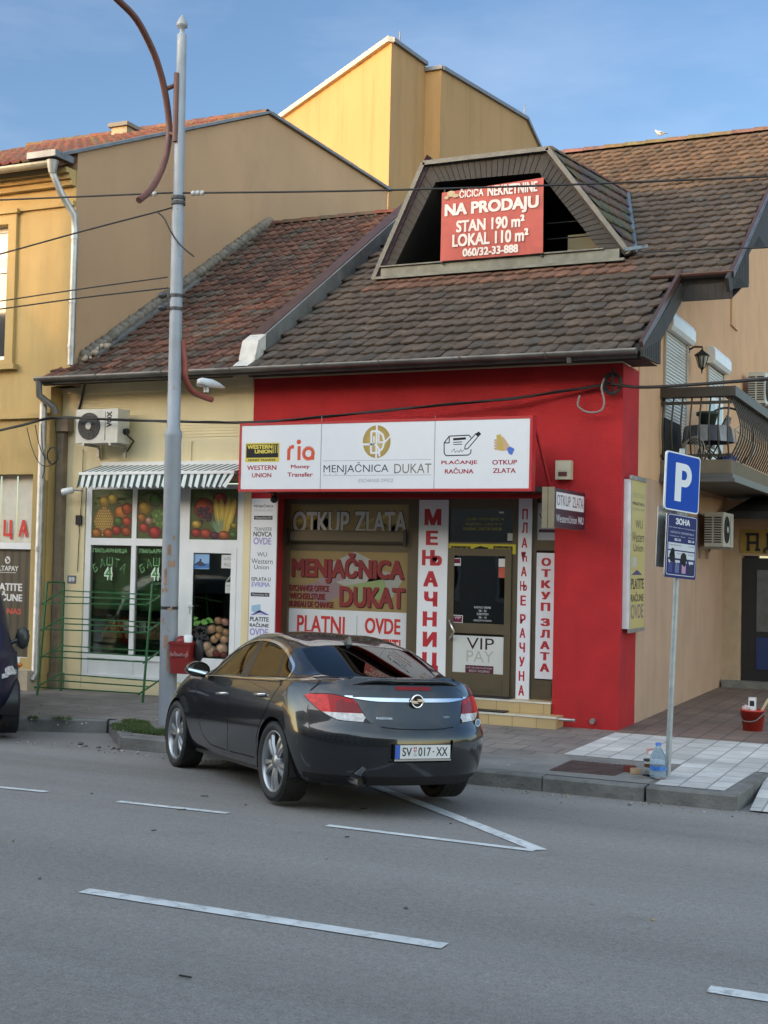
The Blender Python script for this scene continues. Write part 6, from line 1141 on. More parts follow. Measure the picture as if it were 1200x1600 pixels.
# ------------------------------------------------------------------ car bodies
def interp(tab, x):
    if x <= tab[0][0]: return tab[0][1]
    if x >= tab[-1][0]: return tab[-1][1]
    for i in range(len(tab)-1):
        if tab[i][0] <= x <= tab[i+1][0]:
            x0, y0 = tab[i]; x1, y1 = tab[i+1]; h = x1-x0; t = (x-x0)/h
            def sl(j):   # monotone slope
                if j <= 0 or j >= len(tab)-1: return 0 if 0 < j else (tab[1][1]-tab[0][1])/(tab[1][0]-tab[0][0])
                a = (tab[j][1]-tab[j-1][1])/(tab[j][0]-tab[j-1][0]); b = (tab[j+1][1]-tab[j][1])/(tab[j+1][0]-tab[j][0])
                return 0 if a*b <= 0 else 2*a*b/(a+b)
            m0, m1 = sl(i), sl(i+1)
            return (2*t**3-3*t*t+1)*y0+(t**3-2*t*t+t)*h*m0+(-2*t**3+3*t*t)*y1+(t**3-t*t)*h*m1
def sstep(t): t = max(0, min(1, t)); return t*t*(3-2*t)
def sd_poly(px, py, P):
    d = 1e9; ins = False; n = len(P)
    for i in range(n):
        ax, ay = P[i]; bx, by = P[(i+1) % n]; ex, ey = bx-ax, by-ay; wx, wy = px-ax, py-ay; t = max(0, min(1, (wx*ex+wy*ey)/(ex*ex+ey*ey+1e-12))); d = min(d, (wx-ex*t)**2+(wy-ey*t)**2)
        if (ay > py) != (by > py) and px < (bx-ax)*(py-ay)/(by-ay)+ax: ins = not ins
    d = math.sqrt(d); return -d if ins else d
def sd_line(px, py, P):
    d = 1e9
    for (ax, ay), (bx, by) in zip(P[:-1], P[1:]):
        ex, ey = bx-ax, by-ay; wx, wy = px-ax, py-ay; t = max(0, min(1, (wx*ex+wy*ey)/(ex*ex+ey*ey+1e-12))); d = min(d, (wx-ex*t)**2+(wy-ey*t)**2)
    return math.sqrt(d)
def cut(bm, g, dom=None):
    """split every face along g = 0, inside the domain dom"""
    val = {}
    for v in bm.verts:
        if dom and not dom(v.co): continue
        q = g(v.co); val[v] = q if abs(q) > 1e-5 else 1e-5
    new = set()
    for e in [e for e in bm.edges if e.verts[0] in val and e.verts[1] in val and val[e.verts[0]]*val[e.verts[1]] < 0]:
        a, b = e.verts; t = val[a]/(val[a]-val[b]); lo, hi, va_ = 0.0, 1.0, val[a]; A, B = a.co.copy(), b.co.copy()
        for _ in range(14):      # the functions are curved along long edges: bisect
            m_ = (lo+hi)/2; q = g(A.lerp(B, m_))
            if (q > 0) == (va_ > 0): lo = m_
            else: hi = m_
        t = min(.995, max(.005, (lo+hi)/2))
        _, nv = bmesh.utils.edge_split(e, a, t); nv.co = A.lerp(B, t); val[nv] = 0; new.add(nv)
    for f in list(bm.faces):
        nv = [v for v in f.verts if v in new]
        if len(nv) == 2 and not any(nv[1] in e.verts for e in nv[0].link_edges if f in e.link_faces):
            try: bmesh.utils.face_split(f, nv[0], nv[1])
            except ValueError: pass
        elif len(nv) == 4:      # the line enters and leaves twice: cut both corners off
            try:
                vs = list(f.verts); k = [vs.index(v) for v in nv]
                nf, _ = bmesh.utils.face_split(f, vs[k[0]], vs[k[1]])
                for ff in (f, nf):
                    if nv[2] in ff.verts and nv[3] in ff.verts and not any(nv[3] in e.verts for e in nv[2].link_edges if ff in e.link_faces): bmesh.utils.face_split(ff, nv[2], nv[3]); break
            except ValueError: pass
def curve2(P, n=6, closed=True):
    out = []; k = len(P)
    for i in range(k if closed else k-1):
        a, b, c, d = (P[i-1], P[i], P[(i+1) % k], P[(i+2) % k]) if closed else (P[max(i-1, 0)], P[i], P[i+1], P[min(i+2, k-1)])
        for j in range(n):
            t = j/n; out.append(tuple(.5*(2*b[m]+(c[m]-a[m])*t+(2*a[m]-5*b[m]+4*c[m]-d[m])*t*t+(3*b[m]-a[m]-3*c[m]+d[m])*t**3) for m in (0, 1)))
    return out if closed else out+[P[-1]]
def body_surface(T, nr=18, ns=64, nf=16, nlow=18):
    """closed car skin: plan outlines stacked to the shoulder line, then cross sections over deck, cabin and bonnet"""
    half = []
    for i in range(nr): half.append(('r', (i/nr)*pi/2))
    for i in range(ns): half.append(('s', i/(ns-1)))
    for i in range(1, nf+1): half.append(('f', (1-i/nf)*pi/2))
    def pt(h, z):
        k, t = h; xr, xf, hw = interp(T['xr'], z), interp(T['xf'], z), interp(T['hw'], z); cr_, cf = T['cr'], T['cf']
        if k == 'r': x = xr+cr_*(1-max(0, cos(t))**(2/T['pr'])); y = hw*max(0, sin(t))**(2/T['pr'])
        elif k == 's': x = xr+cr_+(xf-cf-xr-cr_)*t; y = hw
        else: x = xf-cf*(1-max(0, cos(t))**(2/T['pf'])); y = hw*max(0, sin(t))**(2/T['pf'])
        return x, y*(1-.014*((x-1.2)/1.8)**2)
    rows = []; n = len(half)
    shoulder = []
    for h in half:
        x, y = pt(h, T['s_guess']); S = T['S'](x, y, h[0]); x, y = pt(h, S); S = T['S'](x, y, h[0]); x, y = pt(h, S); shoulder.append((x, y, S))
    grid = []
    for i, h in enumerate(half):
        colm = []; S = shoulder[i][2]; zb = interp(T['zb'], shoulder[i][0])
        for j in range(nlow):
            z = zb+(S-zb)*j/(nlow-1); x, y = pt(h, z); colm.append(V((x, y, z)))
        A = colm[-1]; x = A.x; zc = interp(T['zc'], x); ry = min(interp(T['ry'], x), .78*A.y); rz_ = min(interp(T['rz'], x), zc-.002) if A.y > .3 else zc-.002*(A.y/.3)
        B = V((x, A.y*.962, A.z+.018*sstep(A.y/.5))); Cc = V((x, ry, max(rz_, B.z*.5+zc*.5 if zc < B.z+.05 else rz_))); E_ = V((x, ry*.52, zc-(zc-Cc.z)*.26)); D = V((x, 0, zc))
        ctl = [colm[-2], A, B, Cc, E_, D, V((x, -ry*.52, E_.z))]
        for seg, m_ in ((1, 3), (2, 10), (3, 5), (4, 5)):
            a, b, c, d = ctl[seg-1], ctl[seg], ctl[seg+1], ctl[seg+2]
            k1, k2 = (c-a)*.5, (d-b)*.5; L = (c-b).length
            for kk in (k1, k2):
                if kk.length > L*.9 and kk.length > 1e-6: kk *= L*.9/kk.length
            for q in range(1, m_+1):
                t = q/m_; p_ = (2*t**3-3*t*t+1)*b+(t**3-2*t*t+t)*k1+(-2*t**3+3*t*t)*c+(t**3-t*t)*k2; p_.x = x; colm.append(p_)
        grid.append(colm)
    m_ = len(grid[0]); bm = bmesh.new(); vl, vr = [], []
    for i, colm in enumerate(grid):
        a = []; b = []
        for j, p_ in enumerate(colm):
            v = bm.verts.new(p_); a.append(v)
            if abs(p_.y) < 1e-5 or j == m_-1: b.append(v)
            else: b.append(bm.verts.new((p_.x, -p_.y, p_.z)))
        vl.append(a); vr.append(b)
    for G in (vl, vr):
        for i in range(n-1):
            for j in range(m_-1):
                q = [G[i][j], G[i+1][j], G[i+1][j+1], G[i][j+1]]; u = []
                for v in q:
                    if v not in u: u.append(v)
                if len(u) > 2:
                    try: bm.faces.new(u)
                    except ValueError: pass
    bmesh.ops.remove_doubles(bm, verts=bm.verts, dist=1e-4); bmesh.ops.recalc_face_normals(bm, faces=bm.faces)
    return bm
def S_sedan(x, y, k):
    s0 = interp([(-.9, 1.0), (-.72, 1.0), (-.5, 1.03), (-.2, 1.045), (0, 1.045), (1, 1.02), (1.95, .99), (2.3, .975), (2.8, .93), (3.2, .84), (3.5, .74), (3.7, .66)], x)
    if k == 'r': s0 = max(s0, s0+(1.105-s0)*(1-sstep((abs(y)-.45)/.36)) if x < -.4 else s0)
    return s0
SEDAN = dict(xr=[(.20, -.90), (.28, -1.0), (.40, -1.045), (.55, -1.06), (.665, -1.05), (.70, -1.012), (.78, -.975), (.92, -.918), (1.03, -.872), (1.085, -.83), (1.105, -.79)],
    xf=[(.2, 3.45), (.35, 3.62), (.55, 3.66), (.7, 3.62), (.8, 3.5), (1.0, 3.2)],
    hw=[(.20, .78), (.28, .865), (.45, .905), (.62, .925), (.75, .925), (.86, .917), (.95, .893), (1.02, .865), (1.11, .82)],
    zb=[(-1.1, .25), (-.6, .22), (0, .21), (2.7, .20), (3.7, .20)], cr=.72, cf=.95, pr=2.2, pf=2.2, s_guess=1.0, S=S_sedan,
    zc=[(-.80, 1.104), (-.55, 1.108), (-.33, 1.105), (-.2, 1.142), (0, 1.222), (.33, 1.348), (.7, 1.425), (1.12, 1.472), (1.5, 1.475), (1.9, 1.43), (2.3, 1.31), (2.65, 1.15), (2.95, 1.01), (3.1, .985), (3.35, .90), (3.55, .76), (3.66, .6)],
    ry=[(-.8, .55), (-.3, .66), (0, .65), (.3, .615), (.65, .58), (1.0, .565), (1.3, .57), (1.6, .61), (1.85, .68), (2.1, .74), (2.4, .76), (2.95, .74), (3.2, .6), (3.6, .4)],
    rz=[(-.8, 1.095), (-.33, 1.092), (-.2, 1.11), (0, 1.195), (.3, 1.31), (.65, 1.385), (1.0, 1.42), (1.3, 1.41), (1.6, 1.33), (1.85, 1.20), (2.1, 1.07), (2.4, 1.005), (2.95, .97), (3.2, .9), (3.6, .68)])
CAR_P = (-5.0776, 10.6926, .1379, 2.47107, -.04063, .03771)
def car_matrix(p):
    x, y, z, yw, pt_, rl = p
    F = V((cos(yw)*cos(pt_), sin(yw)*cos(pt_), sin(pt_))); L = V((-sin(yw), cos(yw), 0)); U = F.cross(L); L2 = L*cos(rl)+U*sin(rl); U2 = F.cross(L2)
    m = Matrix((F, L2, U2)).transposed().to_4x4(); m.translation = V((x, y, z)); return m
# ------------------------------------------------------------------ cars: cut the skins into panels, glass and lamps, add wheels
M_PAINT = mat('dark_grey_metallic_paint', (.013, .015, .019), rough=.24, metal=.4, var=.03, coat=1.0)
M_NAVY = mat('navy_paint', (.0025, .0035, .022), rough=.4, metal=.0, var=.03, coat=.2)
M_CHROME = mat('chrome', (.75, .76, .78), rough=.12, metal=1.0, var=.02)
M_TRIMB = mat('black_trim', (.008, .008, .009), rough=.35, var=.05)
M_ALLOY = mat('alloy_rim', (.40, .41, .43), rough=.36, metal=.85, var=.05)
M_LAMPRED = mat('red_lens', (.40, .008, .010), rough=.25, var=.05, coat=.05, spec=.25); M_LAMPB = mat('bright_red_lens', (.70, .035, .03), rough=.25, var=.25, scale=30, coat=.05, spec=.25); M_LAMPD = mat('deep_red_lens', (.22, .005, .008), rough=.2, coat=.05, spec=.3); M_LAMPW = mat('clear_lens', (.55, .52, .50), rough=.12, var=.35, scale=26, coat=.8)
G_CAR = glass_mat('car_side_glass', (.55, .6, .58), .75, bump=0, mul=1.0, add=0.0); G_TINT = glass_mat('tinted_glass', (.3, .34, .42), .02, bump=0, mul=.9, add=0.0)
def skin_parts(bm, cls, root, names):
    """cls(face) -> key; names: key -> (object name, material, parent key, inset)"""
    bm.verts.ensure_lookup_table(); bm.normal_update()
    nrm = {v: v.normal.copy() for v in bm.verts}; sets = {}
    for f in bm.faces: sets.setdefault(cls(f), []).append(f)
    objs = {}
    for k in sorted((k for k in sets if k in names), key=lambda k: names[k][2] is not None):
        name, mt, par, inset = names[k][:4]; nf_ = names[k][4] if len(names[k]) > 4 else None; idx = {}; vs = []; ns = []; fs = []
        for f in sets[k]:
            r = []
            for v in f.verts:
                if v not in idx: idx[v] = len(vs); vs.append(v.co-nrm[v]*inset); ns.append(nf_(v.co) if nf_ else nrm[v])
                r.append(idx[v])
            fs.append(r)
        me = bpy.data.meshes.new(name); me.from_pydata([tuple(v) for v in vs], [], fs); me.materials.append(mt)
        me.polygons.foreach_set('use_smooth', [True]*len(fs)); me.update(); me.normals_split_custom_set_from_vertices([tuple(n) for n in ns])
        o = bpy.data.objects.new(name, me); COL.objects.link(o); o.parent = objs[par] if par else root; ORG[o.name] = V((0, 0, 0)); objs[k] = o
    return objs
def wheel(root, x, y, R, W, spokes=10, rim_r=.262, steer=0.0):
    sg = 1 if y > 0 else -1
    e = bpy.data.objects.new('wheel', None)
    M_TY = mat('tyre_rubber', (.017, .017, .018), rough=.7, var=.25, scale=20)
    s = MB(); h = W/2
    s.lathe([(rim_r, -h*.82), (R*.93, -h), (R*.985, -h*.86), (R, -h*.6), (R, h*.6), (R*.985, h*.86), (R*.93, h), (R*.86, h*1.03), (rim_r, h*.84)], (0, 0, 0), (0, sg, 0), 56, capa=False, capb=False)
    ty = s.build('wheel', M_TY, root, local=True); ty.location = (x, y-sg*h, R); ty.rotation_euler = (0, random.uniform(0, 1), steer)
    s = MB(); s.mi = 0
    for j in range(60):   # tread blocks across the running face
        a = 2*pi*j/60
        for q in (-.78, -.3, .3, .78):
            a2 = a+(.035 if abs(q) < .5 else 0); d = V((cos(a2), 0, sin(a2))); t = V((-sin(a2), 0, cos(a2))); s.obox(d*(R-.001)+V((0, q*h*.92, 0)), d, t, (0, 1, 0), .004, .0125, h*.18)
    o = s.build('tread', M_TY, ty, local=True)
    s = MB(); s.lathe([(rim_r+.004, h*.86), (rim_r-.006, h*.90), (rim_r-.018, h*.72), (rim_r-.03, h*.2), (rim_r-.035, -h*.7)], (0, 0, 0), (0, sg, 0), 48, capa=False, capb=False)
    s.lathe([(.0, h*.80), (.055, h*.78), (.068, h*.66), (.075, h*.3)], (0, 0, 0), (0, sg, 0), 24)
    for j in range(spokes):
        a = 2*pi*j/spokes+(.09 if j % 2 else -.09); d = V((cos(a), 0, sin(a))); t = V((-sin(a), 0, cos(a)))
        n = 6; vs = []
        for i in range(n+1):
            f = i/n; r = .05+(rim_r-.062)*f; w_ = .020+.013*f*f; yy = h*(.72+.10*sin(pi*f)-.02*f); tw = .03*(1 if j % 2 else -1)*f
            for (tt, dy) in ((-w_, -.022), (-w_*.55, 0), (w_*.55, 0), (w_, -.022)): vs.append(d*r+t*(tt+tw*.4)+V((0, sg*(yy+dy), 0)))
        s.add(vs, [[i*4+k, (i+1)*4+k, (i+1)*4+k+1, i*4+k+1] for i in range(n) for k in range(3)])
    s.build('rim', M_ALLOY, ty, local=True)
    s = MB(); s.lathe([(.0, h*.05), (.19, h*.05), (.19, -h*.1), (0, -h*.1)], (0, 0, 0), (0, sg, 0), 32); s.build('brake_disc', mat('brake_disc', (.10, .10, .10), rough=.4, metal=.7), ty, local=True)
    s = MB(); s.lathe([(rim_r-.03, -h*.6), (0, -h*.6)], (0, 0, 0), (0, sg, 0), 32); s.build('wheel_back', M_TRIMB, ty, local=True)
    return ty
def arch_liner(root, x, R, y0, y1):
    s = MB(); n = 20; vs = []
    for sg in (1, -1):
        b = len(s.v); vs = []
        for i in range(n+1):
            a = -.25+(pi+.5)*i/n
            for yy in (y0, y1): vs.append((x+R*cos(a), sg*yy, .343+R*sin(a)))
        s.add(vs, [[2*i, 2*i+1, 2*i+3, 2*i+2] for i in range(n)], smooth=True); s.poly([(x+R*cos(-.25+(pi+.5)*i/n), sg*y0, .343+R*sin(-.25+(pi+.5)*i/n)) for i in range(n+1)])
    s.build('wheel_arch', M_TRIMB, root, local=True)
def seats(root, rows, z0, hw=.33):
    M_SEAT = mat('dark_seat_cloth', (.025, .025, .027), rough=.9)
    for x, kind in rows:
        for y in ((-.37, .37) if kind == 'f' else (0,)):
            s = MB(); w = .25 if kind == 'f' else .62
            s.hexa([(x-.1, y-w, z0), (x+.42, y-w, z0), (x+.42, y+w, z0), (x-.1, y+w, z0), (x-.12, y-w, z0+.16), (x+.42, y-w, z0+.2), (x+.42, y+w, z0+.2), (x-.12, y+w, z0+.16)])
            s.hexa([(x-.16, y-w, z0+.161), (x+.0, y-w, z0+.161), (x+.0, y+w, z0+.161), (x-.16, y+w, z0+.161), (x-.36, y-w*.8, z0+.72), (x-.24, y-w*.8, z0+.72), (x-.24, y+w*.8, z0+.72), (x-.36, y+w*.8, z0+.72)])
            for hy in ((0,) if kind == 'f' else (-.38, .38)): s.ball((x-.33, y+hy, z0+(.84 if kind == 'f' else .74)), .11, 10, 7, (.45, 1, .7))
            s.build('seat', M_SEAT, root, local=True)
def rx(y, z): return interp(SEDAN['xr'], z)+.72*(1-max(0, (1-(min(1, abs(y)/interp(SEDAN['hw'], z)))**2.2))**(1/2.2))
# dark grey saloon
sal = thing('parked_car', 'dark grey metallic saloon car parked with its front wheels by the lamp post kerb', 'car', (0, 0, 0)); sal.matrix_world = car_matrix(CAR_P)
bm = body_surface(SEDAN)
WIN = curve2([(1.95, .980), (1.85, 1.10), (1.66, 1.265), (1.35, 1.362), (1.05, 1.390), (.70, 1.367), (.37, 1.299), (.11, 1.205), (.02, 1.155), (-.03, 1.095), (-.045, 1.058), (.03, 1.044), (.75, 1.022), (1.42, 1.003)], 5)
LAMP = curve2([(.835, .952), (.749, .968), (.673, .972), (.585, .952), (.512, .925), (.476, .84), (.440, .757), (.529, .750), (.649, .757), (.712, .785), (.790, .852)], 4)
RWIN = [(-.365, -.3), (-.365, -.001), (-.355, .30), (-.335, .485), (-.22, .567), (.05, .578), (.25, .548), (.335, .42), (.37, .26), (.385, -.001), (.385, -.3)]
WSC = [(1.80, -.3), (1.80, -.001), (1.78, .3), (1.74, .47), (1.95, .575), (2.3, .68), (2.72, .71), (2.86, .5), (2.92, -.001), (2.92, -.3)]
DOORF = [(1.15, 1.0), (1.11, .76), (1.12, .55), (1.2, .315), (1.67, .325), (1.87, .393), (2.02, .572), (2.10, .857), (2.03, .985)]
DOORR = [(-.03, 1.03), (.05, .918), (.14, .81), (.30, .64), (.40, .5), (.40, .42), (.47, .325), (1.2, .315), (1.12, .55), (1.11, .76), (1.15, 1.0)]
GAPS = [DOORF[:5]+DOORF[5:], [(-.03, 1.03), (.05, .918), (.14, .81), (.385, .56), (.41, .42), (.47, .325), (1.2, .315)]]
BUMPG = [(-.36, .60), (-.52, .78), (-.62, .875)]
TRG = [(.50, 1.12), (.676, 1.087), (.777, 1.007), (.80, .96)]
TRB = [(.45, .76), (.381, .719), (.218, .702), (.0, .697)]
ARCR = .385
TRP = [(-.3, 1.2), (.50, 1.2), (.50, 1.105), (.60, 1.095), (.676, 1.087), (.777, 1.007), (.80, .97), (.60, .95), (.512, .90), (.44, .765), (.381, .719), (.218, .702), (0, .697), (-.3, .697)]   # boot lid seen from behind (|y|, z)
dS_ = lambda c: abs(c.y) > .42 and c.z > .85 and -.45 < c.x < 2.2
dA = lambda c: abs(c.y) > .60 and c.z < .95
dL = lambda c: c.x < -.30 and c.z > .62
dD = lambda c: abs(c.y) > .60 and c.z < 1.10 and -.35 < c.x < 2.4
dR = lambda c: c.z > .98 and c.x < .9
dW = lambda c: c.z > .85 and c.x > 1.3
dB = lambda c: c.x < -.5
ga = lambda c: min(math.hypot(c.x, c.z-.343), math.hypot(c.x-2.737, c.z-.343))-ARCR
gw = lambda c: sd_poly(c.x, c.z, WIN)
pil = lambda c: (abs(c.x-(.985+(c.z-1.03)*.34))-(.10-(c.z-1.03)*.12))
qln = lambda c: c.x-(.20+(c.z-1.05)*.85)
glp = lambda c: sd_poly(abs(c.y), c.z, LAMP)
sq = [(.665, .905), (.509, .905), (.487, .832), (.646, .832)]
grw = lambda c: sd_poly(c.x, abs(c.y), RWIN)
gws = lambda c: sd_poly(c.x, abs(c.y), WSC)
gtr = lambda c: sd_poly(abs(c.y), c.z, TRP)
gdf = lambda c: sd_poly(c.x, c.z, DOORF); gdr = lambda c: sd_poly(c.x, c.z, DOORR)
chz = lambda c: .934+.018*sstep((abs(c.y)-.3)/.28); chh = lambda c: .016-.009*sstep((abs(c.y)-.42)/.16)
GW_ = .0048
cut(bm, ga, dA)
cut(bm, gw, dS_); cut(bm, lambda c: gw(c)+.020, dS_)
inw = lambda c: dS_(c) and gw(c) < .03
cut(bm, pil, inw); cut(bm, lambda c: qln(c)-.02, inw); cut(bm, lambda c: qln(c)+.02, inw)
cut(bm, glp, dL); cut(bm, lambda c: glp(c)+.006, dL)
inl = lambda c: dL(c) and glp(c) < .01
cut(bm, lambda c: c.z-.822, inl); cut(bm, lambda c: abs(c.y)-.70, inl); cut(bm, lambda c: sd_poly(abs(c.y), c.z, sq), inl)
cut(bm, grw, dR); cut(bm, lambda c: grw(c)-.012, dR); cut(bm, gws, dW)
rr_ = lambda c: c.x < -.5 and .86 < c.z < 1.0
cut(bm, lambda c: c.z-chz(c)-chh(c), rr_); cut(bm, lambda c: c.z-chz(c)+chh(c), rr_)
rb_ = lambda c: c.x < -.5 and c.z > .95 and abs(c.y) < .4
cut(bm, lambda c: c.z-1.017, rb_); cut(bm, lambda c: c.z-1.047, rb_); cut(bm, lambda c: abs(c.y)-.168, rb_)
bt_ = lambda c: c.x < -.30 and c.z > .62
cut(bm, lambda c: gtr(c)-GW_, bt_); cut(bm, lambda c: gtr(c)+GW_, bt_)
for g_ in (gdf, gdr): cut(bm, lambda c: g_(c)-GW_, dD); cut(bm, lambda c: g_(c)+GW_, dD)
cut(bm, lambda c: c.z-.31, dB)
rp_ = lambda c: c.x < -.8 and .35 < c.z < .7 and abs(c.y) < .5
cut(bm, lambda c: c.z-.432, rp_); cut(bm, lambda c: c.z-.612, rp_); cut(bm, lambda c: abs(c.y)-.29-(c.z-.43)*.15, rp_)
fl_ = lambda c: c.y > .6 and c.z > .75 and -.6 < c.x < 0
def cls(f):
    c = f.calc_center_median(); L = 'L' if c.y > 0 else 'R'; sideways = abs(c.y) > .42
    if dA(c) and ga(c) < 0: return 'drop'
    if dS_(c):
        w_ = gw(c)
        if w_ < -.020:
            if pil(c) < 0: return 'pb'+L
            if abs(qln(c)) < .02: return 'pq'+L
            return ('wf' if c.x > 1.05 else ('wr' if qln(c) > 0 else 'wq'))+L
        if w_ < 0: return 'trim'
    if dL(c):
        if glp(c) < -.006:
            if c.z < .822: return 'lw'+L
            if sd_poly(abs(c.y), c.z, sq) < 0: return 'lq'+L
            return ('lb' if abs(c.y) > .70 else 'lm')+L
        if glp(c) < 0: return 'gap'
    if dR(c):
        if grw(c) < 0: return 'rw'
        if grw(c) < .012: return 'seal'
    if dW(c) and gws(c) < 0: return 'ws'
    if c.x < -.5 and c.z > .86 and abs(c.z-chz(c)) < chh(c) and abs(c.y) < .585: return 'chrome'
    if c.x < -.5 and abs(c.z-1.032) < .015 and abs(c.y) < .168: return 'brake'
    if bt_(c):
        t_r = gtr(c)
        if abs(t_r) < GW_ and c.z < 1.12: return 'gap'
        if t_r < 0: return 'trunk'
    if c.x < -.8 and .432 < c.z < .612 and abs(c.y) < .29+(c.z-.43)*.15: return 'recess'
    if c.x < -.5 and c.z < .31: return 'lower'
    if dD(c) and (not dS_(c) or gw(c) > 0):
        a, b = gdf(c), gdr(c)
        if abs(a) < GW_ or abs(b) < GW_: return 'gap'
        if a < 0: return 'df'+L
        if b < 0: return 'dr'+L
    return 'body'
nm = {'body': ('body', M_PAINT, None, 0), 'trim': ('window_trim', M_CHROME, None, -.003), 'rw': ('rear_window', G_TINT, None, .002, lambda c: V((-.355+.10*(c.x-.0), .30*c.y, 1)).normalized()), 'seal': ('window_seal', M_TRIMB, None, .001), 'ws': ('windscreen', G_CAR, None, .002), 'trunk': ('boot_lid', M_PAINT, None, 0), 'chrome': ('chrome_bar', M_CHROME, 'trunk', -.008), 'brake': ('brake_light', M_LAMPD, 'trunk', -.003), 'gap': ('panel_gap', M_TRIMB, None, .006), 'recess': ('plate_recess', M_PAINT, None, .018), 'lower': ('bumper_lower', mat('rough_black_plastic', (.010, .010, .011), rough=.85), None, .002)}
for L in 'LR':
    nm['pb'+L] = ('pillar', M_TRIMB, None, .002); nm['pq'+L] = ('pillar', M_TRIMB, None, .002); nm['df'+L] = ('door', M_PAINT, None, 0); nm['dr'+L] = ('door', M_PAINT, None, 0); nm['wf'+L] = ('side_window', G_CAR, None, .003); nm['wr'+L] = ('side_window', G_TINT, None, .003); nm['wq'+L] = ('quarter_window', G_TINT, None, .003)
    nm['lm'+L] = ('tail_light', M_LAMPRED, None, -.002); nm['lb'+L] = ('side_lens', M_LAMPB, 'lm'+L, -.002); nm['lq'+L] = ('brake_lens', M_LAMPD, 'lm'+L, -.004); nm['lw'+L] = ('reversing_lens', M_LAMPW, 'lm'+L, -.002)
po = skin_parts(bm, cls, sal, nm); bm.free()
arch_liner(sal, 0, .384, .55, .90); arch_liner(sal, 2.737, .384, .55, .90)
for x in (0, 2.737):
    for y in (.915, -.915): wheel(sal, x, y, .343, .245)
s = MB(); s.box((-.42, -.62, .19), (3.4, .62, .25)); s.box((.42, -.82, .205), (2.3, .82, .25)); s.build('underbody', M_TRIMB, sal, local=True)
s = MB(); s.box((-.2, -.75, .27), (2.6, .75, .40)); s.box((2.3, -.7, .401), (2.75, .7, .93)); s.hexa([(-.33, -.6, .9), (.05, -.6, .9), (.05, .6, .9), (-.33, .6, .9), (-.33, -.6, 1.05), (.0, -.6, 1.06), (.0, .6, 1.06), (-.33, .6, 1.05)]); s.build('cabin_floor', M_TRIMB, sal, local=True)
seats(sal, [(1.35, 'f'), (.55, 'r')], .33)
s = MB(); s.tube([(2.12, .37+.18*cos(a), .88+.18*sin(a)) for a in [2*pi*i/20 for i in range(20)]], .014, 6, closed=True); s.build('steering_wheel', M_TRIMB, sal, local=True)
for sg, L in ((1, 'L'), (-1, 'R')):
    s = MB(); q = V((1.86, sg*1.0, 1.055)); vs = []
    for (x, hy, hz) in [(-.06, .118, .078), (-.02, .125, .085), (.05, .115, .075), (.11, .07, .045)]:
        vs += [q+V((x, hy*cos(a), hz*sin(a)*(1.0 if sin(a) > 0 else .85))) for a in [2*pi*i/16 for i in range(16)]]
    s.add(vs, [[i*16+j, i*16+(j+1) % 16, (i+1)*16+(j+1) % 16, (i+1)*16+j] for i in range(3) for j in range(16)], smooth=True); s.add(vs[-16:], [list(range(16))]); s.tube([(1.9, sg*.90, 1.0), (1.9, sg*.96, 1.02)], .035, 8)
    mr = s.build('door_mirror', M_PAINT, sal, local=True)
    s = MB(); s.add([q+V((-.055, .108*cos(a), .068*sin(a)*(1.0 if sin(a) > 0 else .85))) for a in [2*pi*i/16 for i in range(16)]], [list(range(16))]); s.build('mirror_glass', mat('mirror_glass', (.55, .58, .6), rough=.03, metal=1, var=0), mr, local=True)
    for (x0, x1, z0, z1, k) in ((1.43, 1.22, .842, .858, 'df'), (.42, .24, .895, .908, 'dr')):
        s = MB(); s.tube(smooth_path([V((x0, sg*.913, z0)), V((x0-.03, sg*.945, z0+.003)), V((x1+.03, sg*.943, z1-.003)), V((x1, sg*.903, z1))], 4), .013, 8); s.build('handle', M_CHROME if k == 'df' or True else M_PAINT, po[k+L], local=True)
s = MB(); s.tube([(-1.03, .53, .285), (-.85, .53, .285)], .045, 16, cap=False); ex = s.build('exhaust', M_CHROME, sal, local=True); s = MB(); s.lathe([(0, 0), (.043, 0)], (-.99, .53, .285), (1, 0, 0), 16); s.build('exhaust_bore', M_TRIMB, ex, local=True)
s = MB(); pr = [(.42, 1.366), (.64, 1.408), (.52, 1.405), (.45, 1.445), (.43, 1.445)]; vs = [V((x, y_*(.028 if i in (0, 1) else (.018 if i == 2 else .006)), z)) for y_ in (-1, 1) for i, (x, z) in enumerate(pr)]; s.add(vs, [[0, 1, 2, 3, 4], [9, 8, 7, 6, 5]]+[[i, (i+1) % 5, 5+(i+1) % 5, 5+i] for i in range(5)]); s.build('roof_antenna', M_PAINT, sal, local=True)
s = MB(); ys_ = [-.60+.05*i for i in range(25)]; s.tube([(rx(y, 1.08)-.012, y, 1.092-.06*sstep((abs(y)-.3)/.34)) for y in ys_], [.004+.012*sstep((.62-abs(y))/.2) for y in ys_], 8); s.build('boot_lip', M_PAINT, po['trunk'], local=True)
